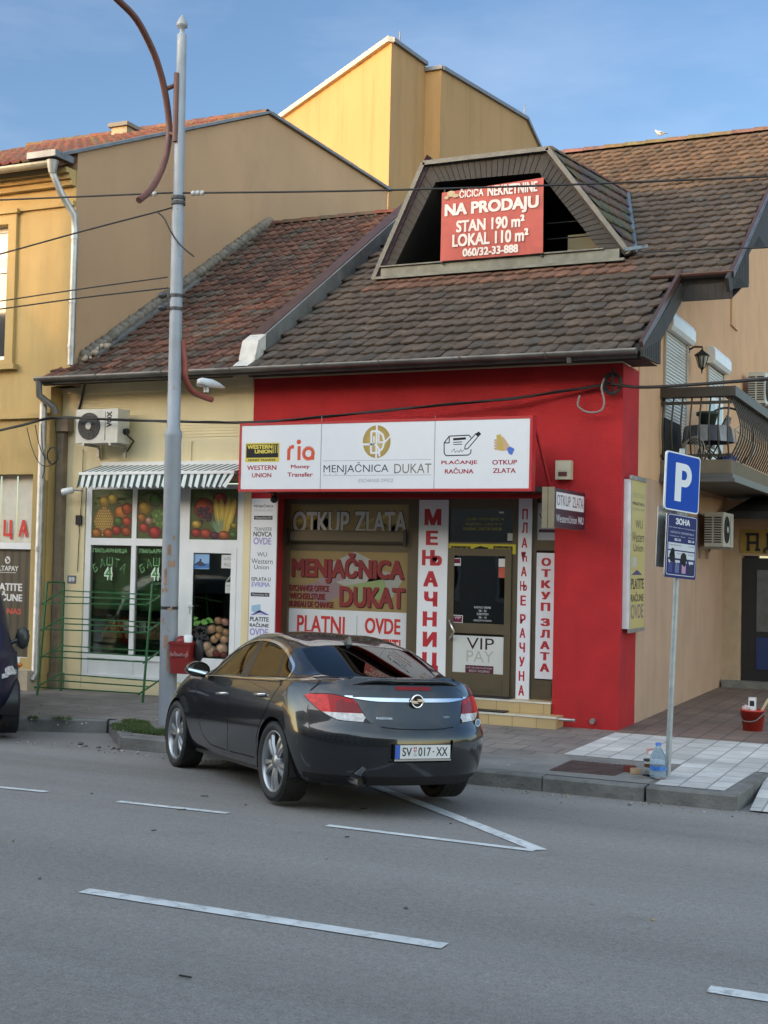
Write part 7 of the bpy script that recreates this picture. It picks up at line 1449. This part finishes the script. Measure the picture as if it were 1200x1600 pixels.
# emblem, lettering, number plate (rear faces read from behind: right = -y)
R_, Up = (0, -1, 0), (0, 0, 1)
s = MB(); s.tube([(-.946, .052*cos(a), .930+.052*sin(a)) for a in [2*pi*i/28 for i in range(28)]], .009, 8, closed=True); s.extrude([(-.955, y, .930+z) for y, z in ((.068, -.004), (.068, .004), (-.012, .004), (.012, .018), (-.03, .018), (-.068, .004), (-.068, -.004), (.012, -.004), (-.012, -.018), (.03, -.018))], (.012, 0, 0)); s.build('emblem', M_CHROME, po['trunk'], local=True)
s = MB(); s.lathe([(.0, 0), (.05, 0)], (-.94, 0, .930), (1, 0, 0), 20); s.build('emblem_back', M_TRIMB, po['trunk'], local=True)
def badge(t, y0, y1, z0, z1):
    ym = (y0+y1)/2; d = .02; tx = V((rx(ym-d, (z0+z1)/2)-rx(ym+d, (z0+z1)/2), -2*d, 0)).normalized(); tu = V((rx(ym, z1+d)-rx(ym, z0-d), 0, z1-z0+2*d)).normalized()
    p = Panel(V((rx(ym, (z0+z1)/2), ym, (z0+z1)/2)), tx, tu); p.O = p.O+p.N*.005; w = abs(y1-y0); h = z1-z0; p.text(t, -w/2, -h/2, w/2, h/2, (.5, .5, .52), 0); p.build('lettering', mat('badge_chrome', (.6, .6, .62), rough=.25, metal=.8), po['trunk'], local=True)
badge('INSIGNIA', .375, .235, .776, .795); badge('CDTI', -.25, -.315, .79, .805)
s = MB(); s.box((-1.075, -.264, .463), (-1.035, .264, .582)); pl = s.build('number_plate', M_TRIMB, sal, local=True)
p = Panel((-1.0762, .26, .467), R_, Up, step=.0006); p.rect(0, 0, .52, .111, (.68, .69, .70), 0); p.rect(0, 0, .045, .111, (.01, .10, .50), 1); p.rect(.006, .112, .0, .112, WHT, 1)
p.text('SV', .065, .02, .155, .092, INK, 1, bold=.02); p.text('017', .215, .02, .335, .092, INK, 1, bold=.02); p.text('XX', .385, .02, .495, .092, INK, 1, bold=.02); p.rect(.353, .05, .365, .062, INK, 1)
p.pol([(.170, .095), (.200, .095), (.198, .06), (.185, .048), (.172, .06)], (.45, .05, .06), 1); p.rect(.182, .055, .188, .092, WHT, 2); p.rect(.172, .072, .198, .078, WHT, 2); p.text('СВ', .172, .02, .200, .040, INK, 1)
p.build('plate_face', PRINT(), pl, local=True); s = MB(); s.box((-1.078, -.268, .448), (-1.045, .268, .4625)); s.build('plate_frame', M_CHROME, pl, local=True)
pt_ = V((rx(.69, .74)+.0, -.69, .74)); p = Panel(pt_, V((.5, -.86, 0)), Up); p.O = p.O+p.N*.008; p.ell(0, 0, .05, .036, (.55, .56, .58), 0); p.ell(0, 0, .034, .024, (.15, .25, .4), 1); p.build('oval_sticker', PRINT(), sal, local=True)
# navy van at the left edge
S_van = lambda x, y, k: interp([(-.9, 1.08), (0, 1.05), (1.5, 1.0), (2.3, .97), (2.8, .9), (3.3, .72)], x)
VAN = dict(xr=[(.25, -.80), (.4, -.88), (.6, -.90), (.75, -.86), (1.1, -.83), (1.3, -.78)], xf=[(.25, 3.2), (.5, 3.3), (.7, 3.24), (.95, 3.0)], hw=[(.25, .80), (.45, .88), (.7, .905), (.95, .895), (1.1, .875)], zb=[(-1, .28), (3.4, .24)], cr=.35, cf=.8, pr=3.2, pf=2.3, s_guess=1.05, S=S_van,
    zc=[(-.84, 1.10), (-.78, 1.25), (-.62, 1.58), (-.45, 1.70), (0, 1.88), (1.0, 1.88), (1.5, 1.82), (2.1, 1.48), (2.6, 1.05), (2.9, .95), (3.2, .78), (3.3, .6)],
    ry=[(-.84, .74), (-.6, .75), (0, .74), (1.0, .73), (1.6, .74), (2.2, .79), (2.7, .76), (3.3, .4)], rz=[(-.84, 1.09), (-.62, 1.45), (-.4, 1.60), (0, 1.80), (1.0, 1.80), (1.5, 1.72), (2.1, 1.38), (2.6, 1.0), (2.9, .92), (3.3, .55)])
van = thing('parked_van', 'dark navy people carrier half out of the picture at the left edge', 'car', (0, 0, 0))
vy = rad(-45); vF = V((cos(vy), sin(vy), 0)); vL = V((-sin(vy), cos(vy), 0)); a0 = V((-10.93, 12.75, 0)); vo_ = a0-vF*2.6-vL*.80
van.matrix_world = car_matrix((vo_.x, vo_.y, .05, vy, .01, -.02))
bm = body_surface(VAN, nr=14, ns=50, nf=10, nlow=14)
VW = [(2.3, 1.03), (1.75, 1.45), (1.4, 1.58), (0, 1.60), (-.40, 1.53), (-.62, 1.20), (-.45, 1.12), (1.0, 1.06)]
VL = [(.86, 1.15), (.74, 1.16), (.72, .75), (.88, .74)]
va = lambda c: min(math.hypot(c.x, c.z-.32), math.hypot(c.x-2.6, c.z-.32))-.36 if abs(c.y) > .6 and c.z < .9 else 1
vw_ = lambda c: sd_poly(c.x, c.z, VW) if abs(c.y) > .5 and c.z > 1 else 1
vr_ = lambda c: max(abs(c.y)-.62, abs(c.z-1.36)-.17) if c.x < -.5 and c.z > 1.1 else 1
vf_ = lambda c: max(abs(c.y)-.6, c.z-1.60, 1.10-c.z) if c.x > 1.6 else 1
vl_ = lambda c: sd_poly(abs(c.y), c.z, VL) if c.x < -.5 else 1
vg_ = lambda c: min(abs(c.x-1.05), abs(c.x-2.1), abs(c.x-.02))-.005 if abs(c.y) > .7 and .35 < c.z < 1.06 and -.1 < c.x < 2.3 and vw_(c) > 0 else 1
cut(bm, va, lambda c: abs(c.y) > .6 and c.z < .9); cut(bm, vw_, lambda c: abs(c.y) > .5 and c.z > .95); cut(bm, vr_, lambda c: c.x < -.4 and c.z > 1.0); cut(bm, vf_, lambda c: c.x > 1.5); cut(bm, vl_, lambda c: c.x < -.5 and abs(c.y) > .6)
vh_ = lambda c: max(abs(c.z-.76-.12*(abs(c.y)-.6))-.05, .70-abs(c.y), 2.72-c.x)
cut(bm, vh_, lambda c: c.x > 2.3 and abs(c.y) > .3)
vp_ = lambda c: min(abs(c.x-1.1), abs(c.x-.1))-.05
cut(bm, lambda c: vp_(c) if vw_(c) < 0 else 1)
def vcls(f):
    c = f.calc_center_median(); L = 'L' if c.y > 0 else 'R'
    if va(c) < 0: return 'drop'
    if vw_(c) < 0: return 'pillar' if vp_(c) < 0 else ('w1' if c.x > 1.1 else ('w2' if c.x > .1 else 'w3'))+L
    if vr_(c) < 0: return 'rw'
    if vf_(c) < 0: return 'ws'
    if vl_(c) < 0: return 't'+L
    if c.x > 2.3 and vh_(c) < 0: return 'h'+L
    if vg_(c) < 0: return 'gap'
    return 'body'
nm = {'body': ('body', M_NAVY, None, 0), 'pillar': ('pillar', M_TRIMB, None, .002), 'rw': ('rear_window', G_TINT, None, .002), 'ws': ('windscreen', G_CAR, None, .002), 'gap': ('panel_gap', M_TRIMB, None, .005)}
for L in 'LR':
    for k in ('w1', 'w2', 'w3'): nm[k+L] = ('side_window', G_TINT, None, .003)
    nm['t'+L] = ('tail_light', M_LAMPRED, None, -.002); nm['h'+L] = ('headlight', M_LAMPW, None, -.002)
skin_parts(bm, vcls, van, nm); bm.free(); arch_liner(van, 0, .36, .5, .87); arch_liner(van, 2.6, .36, .5, .87)
for x in (0, 2.6):
    for y in (.90, -.90): wheel(van, x, y, .32, .21, 10, .2)
s = MB(); s.box((-.75, -.55, .22), (3.1, .55, .30)); s.box((-.6, -.75, .4), (2.5, .75, .5)); s.build('underbody', M_TRIMB, van, local=True)
seats(van, [(1.3, 'f'), (.35, 'r')], .5)
for sg in (1, -1):
    s = MB(); q = V((1.98, sg*.97, 1.13)); s.ball(q, .13, 16, 12, (.5, .66, 1.1)); s.box(q+V((-.055, -.07, -.11)), q+V((.03, .07, .11))); s.tube([q, q+V((.02, -sg*.2, -.08))], .03, 8); mr = s.build('door_mirror', mat('mirror_housing', (.03, .032, .034), rough=.35), van, local=True)
    s = MB(); s.add([q+V((-.072, .088*cos(a), .11*sin(a))) for a in [2*pi*i/16 for i in range(16)]], [list(range(16))]); s.build('mirror_glass', MATS['mirror_glass'], mr, local=True)
    s = MB(); s.ball((2.72, sg*.89, .84), .045, 8, 6, (1, .7, .6)); s.build('side_repeater', mat('amber_lens', (.6, .16, .02), rough=.15), van, local=True)
# ------------------------------------------------------------------ cables
M_CABLE = mat('black_cable', (.012, .012, .013), rough=.6)
PY0 = p0.y
def wire(label, pts, r, ins=()):
    s = MB(); s.tube(smooth_path(pts, 5), r, 6); o = s.build('cable', M_CABLE); tag(o, label, 'cable', 'overhead cables')
    for (u, v, y) in ins:
        for k in range(3): a = aty(u+k*7, v-.25*k, y); s = MB(); s.ball(a, .035, 8, 6); s.build('insulator', mat('porcelain', (.5, .5, .48), rough=.25), o)
    return o
Y_ = PY0+.1
wire('long thin span wire crossing from the left edge past the dormer to the right edge', [aty(-60, 315, Y_), aty(120, 307.5, Y_), aty(272, 301, Y_), aty(290, 301.5, Y_), aty(540, 298.5, Y_), aty(800, 291.5, Y_), aty(1040, 282.5, Y_), aty(1260, 273, Y_)], .012, [(228, 303.5, Y_), (302, 302, Y_)])
wire('sagging wire rising from the left edge to the middle clamp of the lamp post', [aty(-60, 412, Y_), aty(0, 397, Y_), aty(130, 361, Y_), aty(245, 331, Y_), aty(273, 323, Y_)], .011)
wire('loose cut cable end drooping beside the lamp post', [aty(245, 331, Y_-.02), aty(256, 341, Y_-.05), aty(268, 364, Y_-.1), aty(282, 383, Y_-.1), aty(303, 401, Y_-.1)], .010)
wire('upper of the two thin wires reaching the lower lamp post clamp', [aty(-60, 479, Y_), aty(0, 470.5, Y_), aty(130, 451, Y_), aty(262, 433, Y_)], .009)
wire('lower of the two thin wires reaching the lower lamp post clamp', [aty(-60, 491, Y_), aty(0, 483, Y_), aty(130, 465, Y_), aty(262, 450, Y_)], .010)
wire('thin wire running from the dormer corner to the right edge', [aty(1003, 394, 18.9), aty(1100, 390, 18.9), aty(1260, 384, 18.9)], .012)
bund = [(-40, 682, 15.7), (35, 664, 15.85), (75, 654, 15.98), (115, 652.5, 16.0), (190, 656.5, 16.0), (262, 658, 16.02), (330, 660, 16.05), (400, 659.5, 16.1), (500, 652, 16.2), (600, 641.5, 16.3), (700, 632, 16.38), (800, 622.5, 16.45), (870, 612.5, 16.5), (920, 605, 16.54), (955, 598, 16.56)]
wire('thick twisted cable bundle along the fronts above the fascia sign', [aty(*q) for q in bund], .020)
wire('second strand wound round the thick cable bundle', [aty(u, v+(1.6 if i % 2 else -1.8), y-.02) for i, (u, v, y) in enumerate(bund)], .010)
wire('thick cable leaving the red wall towards the right past the balcony', [aty(955, 600, 16.54), aty(1000, 605, 16.3), aty(1060, 602.5, 16), aty(1130, 597.5, 15.6), aty(1200, 592, 15.2), aty(1270, 586, 14.8)], .022)
c = aty(958, 600, 16.56); s = MB()
for k in range(4): s.tube([c+V(((.09+.012*k)*cos(a), -.02-.01*k, (.11+.012*k)*sin(a))) for a in [2*pi*i/20 for i in range(20)]], .010, 5, closed=True)
s.tube([c+V((0, -.02, .2)), c+V((0, -.04, .12)), c+V((0, -.02, -.1))], .016, 6); tag(s.build('cable_coil', M_CABLE), 'coil of black cable hooked near the corner of the red wall', 'cable coil')
s = MB(); s.tube(smooth_path([aty(*q) for q in ((944, 592, 16.5), (940, 606, 16.45), (944, 628, 16.45), (938, 642, 16.45), (918, 644, 16.5), (903, 634, 16.5), (906, 618, 16.52))], 5), .014, 6); tag(s.build('cable_loop', mat('grey_cable', (.22, .21, .2), rough=.6)), 'grey cable loop hanging below the bundle on the red wall', 'cable')
s = MB()
for pts in ([(42, 668), (50, 700), (62, 724), (78, 728), (92, 715)], [(55, 664), (60, 690), (68, 712), (80, 722)], [(64, 662), (66, 695), (70, 724), (66, 748)]): s.tube(smooth_path([aty(u, v, 15.95) for u, v in pts], 4), .007, 5)
c = aty(82, 712, 15.98); s.tube([c+V((.1*cos(a), 0, .13*sin(a))) for a in [2*pi*i/20 for i in range(20)]], .012, 6, closed=True); tag(s.build('cable_tails', M_CABLE), 'looped cable tails hanging in front of the ochre house corner', 'cable')
s = MB(); s.tube(smooth_path([aty(*q) for q in ((133, 599, 16.3), (128, 622, 16.58), (122, 645, 16.58))], 4), .018, 6); tag(s.build('cable_drop', M_CABLE), 'short black cable dropping from the gutter to the air conditioner', 'cable')
s = MB(); s.tube(smooth_path([aty(*q) for q in ((130, 702, 16.58), (128, 770, 16.6), (124, 830, 16.6), (121, 893, 16.6))], 4), .006, 5); s.box(aty(120, 805, 16.6)+V((0, 0, 0)), aty(128, 820, 16.6)+V((.0, -.03, 0))); tag(s.build('wall_cable', M_CABLE), 'thin cable running down the cream wall to the house number', 'cable')

# ------------------------------------------------------------------ green display rack
rk = thing('display_rack', 'empty green metal display rack on the pavement before the greengrocer', 'rack', (-12, 15.8, .15)); M_GRN = mat('green_enamel', (.018, .10, .035), rough=.45, var=.15)
fl = (aty(58, 1086, 15.62), aty(73.7, 910, 15.85)); blp = (aty(95, 1081, 16.3), aty(100, 910, 16.3)); fr_ = (aty(223, 1098, 15.72), aty(238, 912, 15.95)); brp = (aty(252, 1092, 16.4), aty(258, 913, 16.4))
def zc(p, z): q = V(p); q.z = z; return q
for a, b in ((fl, blp), (fr_, brp)):
    A0, A1, B0, B1 = zc(a[0], .15), a[1], zc(b[0], .15), b[1]; s = MB(); s.bar(A0, A1, .026); s.bar(A1, V((B1.x, B1.y, A1.z)), .026); s.bar(B0, V((B1.x, B1.y, A1.z)), .026); s.build('side_frame', M_GRN, rk)
for (bl_, ff, br_, fr2) in zip([(100, 921), (99.5, 964.5), (98.7, 1007.5), (97, 1051)], [(65.5, 944), (63.8, 985), (62.5, 1027.5), (54, 1075)], [(254, 929), (252, 972), (251, 1017), (249, 1063)], [(226, 946), (226, 990), (224, 1036), (216, 1085)]):
    A, B, C_, D = aty(*bl_, 16.3), aty(*ff, 15.5), aty(*br_, 16.4), aty(*fr2, 15.6); s = MB(); s.bar(A, B, .02); s.bar(C_, D, .02)
    for t in (.12, .52, .97): s.bar(A.lerp(B, t)+V((-.02, 0, .01)), C_.lerp(D, t)+V((.02, 0, .01)), .018)
    s.build('shelf', M_GRN, rk)

# ------------------------------------------------------------------ small things on the pavement
c = atz(1176, 1141, .157); bk = thing('bucket', 'red plastic bucket of cleaning things on the brick paving', 'bucket', c); M_RP = mat('red_bucket_plastic', (.42, .035, .025), rough=.4, var=.08)
s = MB(); s.lathe([(0, .0), (.125, 0), (.155, .25), (.165, .25), (.165, .275), (.150, .275), (.12, .03), (0, .03)], c, n=26, capa=False, capb=False); s.build('pail', M_RP, bk)
s = MB(); s.tube(smooth_path([c+V((-.165, -.01, .22)), c+V((-.10, -.14, .13)), c+V((.05, -.17, .14)), c+V((.14, -.1, .22)), c+V((.165, .0, .26))], 5), .010, 6); s.build('handle', mat('grey_handle', (.12, .10, .10), rough=.5), bk)
s = MB(); s.bar(c+V((.03, 0, .1)), c+V((.20, -.03, .42)), .03); s.build('brush_handle', mat('bare_wood', (.52, .42, .26), rough=.7), bk)
s = MB(); s.box(c+V((-.05, -.05, .1)), c+V((.04, .03, .43))); s.build('detergent_box', M_WHITE, bk); p = Panel(c+V((-.05, -.052, .1)), Xv, Zv); p.rect(.015, .22, .075, .29, INK, 0); p.rect(.01, .02, .08, .14, (.4, .03, .03), 0); p.build('box_print', PRINT(), bk)
s = MB(); s.ball(c+V((-.08, -.04, .28)), .06, 8, 6, (1, 1, .8), jit=.2); s.build('rag', mat('speckled_rag', (.5, .4, .4), rough=.9, var=.5, scale=40), bk)
c = atz(1028, 1216, .157); jg = thing('water_jug', 'big clear blue water jug standing against the parking sign post', 'bottle', c)
M_PET = bpy.data.materials.new('blue_pet'); M_PET.use_nodes = True; b_ = M_PET.node_tree.nodes['Principled BSDF']; b_.inputs['Base Color'].default_value = (.62, .80, .95, 1); b_.inputs['Roughness'].default_value = .12; b_.inputs['Transmission Weight'].default_value = .75; b_.inputs['IOR'].default_value = 1.15
s = MB(); s.lathe([(.0, 0), (.075, .0), (.082, .02), (.082, .06), (.078, .07), (.082, .08), (.082, .13), (.078, .14), (.082, .15), (.082, .19), (.074, .23), (.045, .28), (.026, .31), (.026, .335)], c, n=24, capb=False); s.build('body', M_PET, jg)
s = MB(); s.lathe([(.030, .33), (.030, .355), (.0, .357)], c, n=16); s.build('cap', mat('blue_cap', (.06, .16, .5), rough=.4), jg); s = MB(); s.lathe([(.0835, .085), (.0835, .128)], c, n=24, capa=False, capb=False); s.build('label_band', mat('blue_label', (.05, .18, .55), rough=.4, var=.4, scale=25), jg); s = MB(); s.tube([c+V((-.05, -.02, .29)), c+V((-.11, -.03, .28)), c+V((-.10, -.04, .24))], .012, 6); s.build('trigger', mat('pale_red_plastic', (.55, .25, .25), rough=.4), jg)
c = atz(1012.5, 1207, .157); cp = thing('paper_cup', 'white paper cup with dark lid on the pavement beside the water jug', 'cup', c); s = MB(); s.lathe([(0, 0), (.032, 0), (.042, .12)], c, n=18); s.build('cup', M_WHITE, cp); s = MB(); s.lathe([(.05, .12), (.05, .13), (.044, .14), (0, .14)], c, n=18); s.build('lid', M_TRIMB, cp); s = MB(); s.lathe([(.0375, .055), (.0405, .095)], c, n=18, capa=False, capb=False); s.build('cup_print', mat('brown_print', (.12, .05, .02), rough=.5), cp)
c = atz(993, 1209, .157); s = MB(); s.lathe([(.055, 0), (.055, .055), (.038, .055), (.038, 0), (.055, 0)], c, n=22, capa=False, capb=False); tag(s.build('tape_roll', mat('kraft_card', (.33, .22, .12), rough=.8)), 'roll of brown tape lying by the metal plate', 'tape roll')
c = atz(984, 1206, .157); s = MB(); s.box(c+V((-.06, -.03, 0)), c+V((.05, .05, .05))); s.box(c+V((-.055, -.025, .05)), c+V((.045, .045, .065))); tag(s.build('small_box', mat('dark_red_card', (.16, .03, .02), rough=.7)), 'small dark red box next to the tape roll', 'box')
c = atz(1014, 1212, .157); s = MB(); s.box(c+V((-.06, -.03, 0)), c+V((.04, .03, .012))); s.box(c+V((-.02, -.06, .012)), c+V((.07, -.02, .02))); tag(s.build('scraper', mat('tool_black', (.02, .02, .02), rough=.5, var=.5, scale=30)), 'flat black tool lying in front of the paper cup', 'tool')
P_ = [atz(u, v, .160) for u, v in ((858, 1203), (893, 1187.5), (995, 1197), (960, 1211.5))]
s = MB(); s.extrude(P_, (0, 0, -.008)); e0, e1 = (P_[1]-P_[0]), (P_[3]-P_[0])
for i in range(1, 14): s.bar(P_[0]+e1*(i/14)+e0*.03+V((0, 0, .001)), P_[0]+e1*(i/14)+e0*.97+V((0, 0, .001)), .012, .004)
tag(s.build('manhole_cover', mat('rusty_plate', (.075, .045, .038), rough=.75, metal=.2, var=.3, scale=6)), 'rusty brown metal plate set in the pavement by the kerb', 'manhole cover')
s = MB()   # crumbs, pebbles, twigs
for i in range(350):
    if i < 230: x, y = random.uniform(-10.5, -1.2), 12.6-abs(random.gauss(0, .22)); z = max(0, road_z(y))
    elif i < 330: x, y = random.uniform(-12.5, -4.5), random.uniform(12.9, 16.1); z = .153
    else: x, y = random.uniform(-9, 0), random.uniform(5.5, 12); z = road_z(y)
    g = random.choice([(.5, .48, .44), (.3, .28, .25), (.16, .15, .14), (.35, .28, .18)]); s.col = g; s.ball((x, y, z+.006), random.uniform(.005, .016), 5, 3, (1, 1, .6), jit=.3)
for i in range(9):
    x, y = random.uniform(-9, 0), random.uniform(5.2, 12.3); a = random.uniform(-.5, .5); L = random.uniform(.02, .09); z = road_z(y)+.008; s.col = (.05, .04, .03); s.bar((x, y, z), (x+L*cos(a), y+L*sin(a), z+.004), .007)
for k in range(7): x, y = -9.1-.9*random.random(), 12.72+.9*random.random()*0+random.uniform(-.2, .05); s.col = (.12, .11, .09); s.ball((x, y, .01), random.uniform(.01, .03), 5, 4, (1.4, 1, .5), jit=.3)
tag(s.build('debris', mat('debris', (1, 1, 1), attr=True, rough=.9)), kind='stuff')
# weeds along the foot of the recessed kerb
tag(blades([(-10.75, 13.56, .16, .04), (-11.1, 13.42, .1, .03)], 260, .05).build('weeds', MATS['grass_blades']), kind='stuff')

# bird on the ridge
c = aty(1031, 222, 24.75); c.z = RZ(24.8)+.15; BDS = .6; bd = thing('pigeon', 'white and grey pigeon sitting on the roof ridge', 'bird', c)
s = MB(); vs = []; n = 12
for (x, r, z) in [(-.17, .012, .05), (-.10, .045, .055), (0, .075, .07), (.08, .065, .09), (.115, .04, .135), (.135, .036, .165), (.155, .026, .172), (.172, .010, .168)]: vs += [c+V((-x, r*.9*cos(a), z+r*sin(a))) for a in [2*pi*i/n for i in range(n)]]
s.add(vs, [[i*n+j, i*n+(j+1) % n, (i+1)*n+(j+1) % n, (i+1)*n+j] for i in range(7) for j in range(n)], smooth=True); s.add(vs[:n], [list(range(n))]); s.add(vs[-n:], [list(range(n))]); s.col = (1, 1, 1); s.build('body', mat('pigeon_feathers', (.55, .54, .52), rough=.8, var=.35, scale=14), bd)
s = MB()
for sg in (-1, 1): s.add([c+V((-.09, sg*.06, .11)), c+V((.04, sg*.075, .085)), c+V((.19, sg*.02, .045)), c+V((.05, sg*.06, .04))], [[0, 1, 2, 3]])
s.add([c+V((.15, -.02, .05)), c+V((.15, .02, .05)), c+V((.25, .03, .02)), c+V((.25, -.03, .02))], [[0, 1, 2, 3]]); s.build('wing', mat('dark_feathers', (.09, .09, .10), rough=.8), bd)
s = MB(); s.lathe([(.009, 0), (.0, .025)], c+V((-.172, 0, .168)), (-1, 0, -.2), 8); s.build('beak', M_BLACK, bd); s = MB()
for sg in (-1, 1): s.tube([c+V((.0, sg*.025, .01)), c+V((-.01, sg*.025, -.03))], .006, 5)
bd.scale = (BDS,)*3
s.build('leg', mat('pink_leg', (.4, .12, .1), rough=.6), bd)

# things standing on the balcony
FZ = 3.825
c = V((-3.75, 19.5, 4.36)); t = thing('flower_pot', 'green plastic flower pot on the balcony behind the railing', 'flower pot', c); s = MB(); s.lathe([(0, 0), (.10, 0), (.14, .17), (.17, .17), (.17, .22), (.15, .22), (.13, .16), (0, .16)], c, n=20, capa=False, capb=False); s.build('pot', mat('green_pot', (.045, .075, .055), rough=.6), t)
c = V((-3.75, 19.5, FZ)); t = thing('garden_table', 'small round table with a checked cloth on the balcony', 'table', c); s = MB(); s.lathe([(0, .50), (.32, .50), (.33, .53), (0, .535)], c, n=24); s.build('tabletop', M_TRIMB, t)
for k in range(3): a = 2*pi*k/3+.4; s = MB(); s.tube([c+V((.06*cos(a), .06*sin(a), .5)), c+V((.26*cos(a), .26*sin(a), 0))], .014, 6); s.build('leg', M_TRIMB, t)
s = MB(); n = 28; vs = []
for (r, z) in ((.0, .538), (.33, .538), (.35, .50), (.38, .30)): vs += [c+V(((r+(.02*sin(a*5) if z < .5 else 0))*cos(a), (r+(.02*sin(a*5) if z < .5 else 0))*sin(a), z)) for a in [2*pi*i/n for i in range(n)]]
for i in range(3):
    for j in range(n): s.col = (.07, .08, .10) if (j//2) % 2 else (.28, .29, .31); b = [i*n+j, i*n+(j+1) % n, (i+1)*n+(j+1) % n, (i+1)*n+j]; s.add([vs[k] for k in b], [[0, 1, 2, 3]])
s.build('checked_cloth', mat('checked_cloth', (1, 1, 1), attr=True, rough=.9), t)
c = V((-3.62, 20.4, FZ)); s = MB(); s.tube([c+V((.46*cos(a)*.75, .46*cos(a)*.65, .46+.46*sin(a))) for a in [2*pi*i/40 for i in range(40)]], .016, 6, closed=True); tag(s.build('hoop', M_TRIMB), 'large black hoop leaning on the balcony', 'hoop')
c = V((-3.46, 21.2, FZ)); t = thing('drying_rack', 'folded pale drying rack leaning at the end of the balcony railing', 'drying rack', c); s = MB(); M_PW = mat('pale_wire', (.6, .6, .58), rough=.4)
A, B = c+V((-.1, -.5, .62)), c+V((.1, .25, .42)); s.bar(A, B, .02); s.bar(A+V((.12, 0, .08)), B+V((.12, 0, .08)), .02)
for k in range(8): s.bar(A.lerp(B, k/7), A.lerp(B, k/7)+V((.12, 0, .08)), .008)
s.bar(B, c+V((.0, .1, 0)), .015); s.bar(A, c+V((-.05, -.35, 0)), .015); s.build('frame', M_PW, t)
c = V((-3.55, 20.0, FZ)); s = MB(); s.ball(c+V((0, 0, .09)), .14, 12, 8, (1, 1.2, .65), jit=.12); tag(s.build('plastic_bag', mat('blue_bag', (.02, .06, .36), rough=.35, var=.3)), 'crumpled blue plastic bag on the balcony floor', 'bag')
c = V((-3.95, 19.1, FZ)); s = MB()
for k in range(5): s.tube([c+V((.10*cos(a)*(1+.1*k)+.03*k, -.03*k, .16+.14*sin(a)*(1+.08*k))) for a in [2*pi*i/20 for i in range(20)]], .009, 5, closed=True)
tag(s.build('hose_coil', mat('pale_hose', (.30, .28, .24), rough=.5)), 'coil of pale hose hanging inside the balcony railing', 'hose')
c = V((-3.9, 20.9, FZ)); t = thing('folding_chair', 'dark folding chair with striped cloth on the balcony', 'chair', c); s = MB()
for sg in (-.2, .2): s.bar(c+V((-.2, sg, 0)), c+V((.2, sg, .8)), .02); s.bar(c+V((.22, sg, 0)), c+V((-.2, sg, .42)), .02)
s.build('frame', M_TRIMB, t); s = MB(); s.box(c+V((-.2, -.2, .41)), c+V((.16, .2, .43))); s.build('seat', M_TRIMB, t); s = MB(); s.hexa([c+V(q) for q in ((.12, -.2, .5), (.14, -.2, .5), (.14, .2, .5), (.12, .2, .5), (.20, -.2, .84), (.22, -.2, .84), (.22, .2, .84), (.20, .2, .84))]); s.build('backrest', mat('striped_cloth', (.30, .29, .30), rough=.9, var=.5, scale=12, stretch=(1, 8, 1)), t)
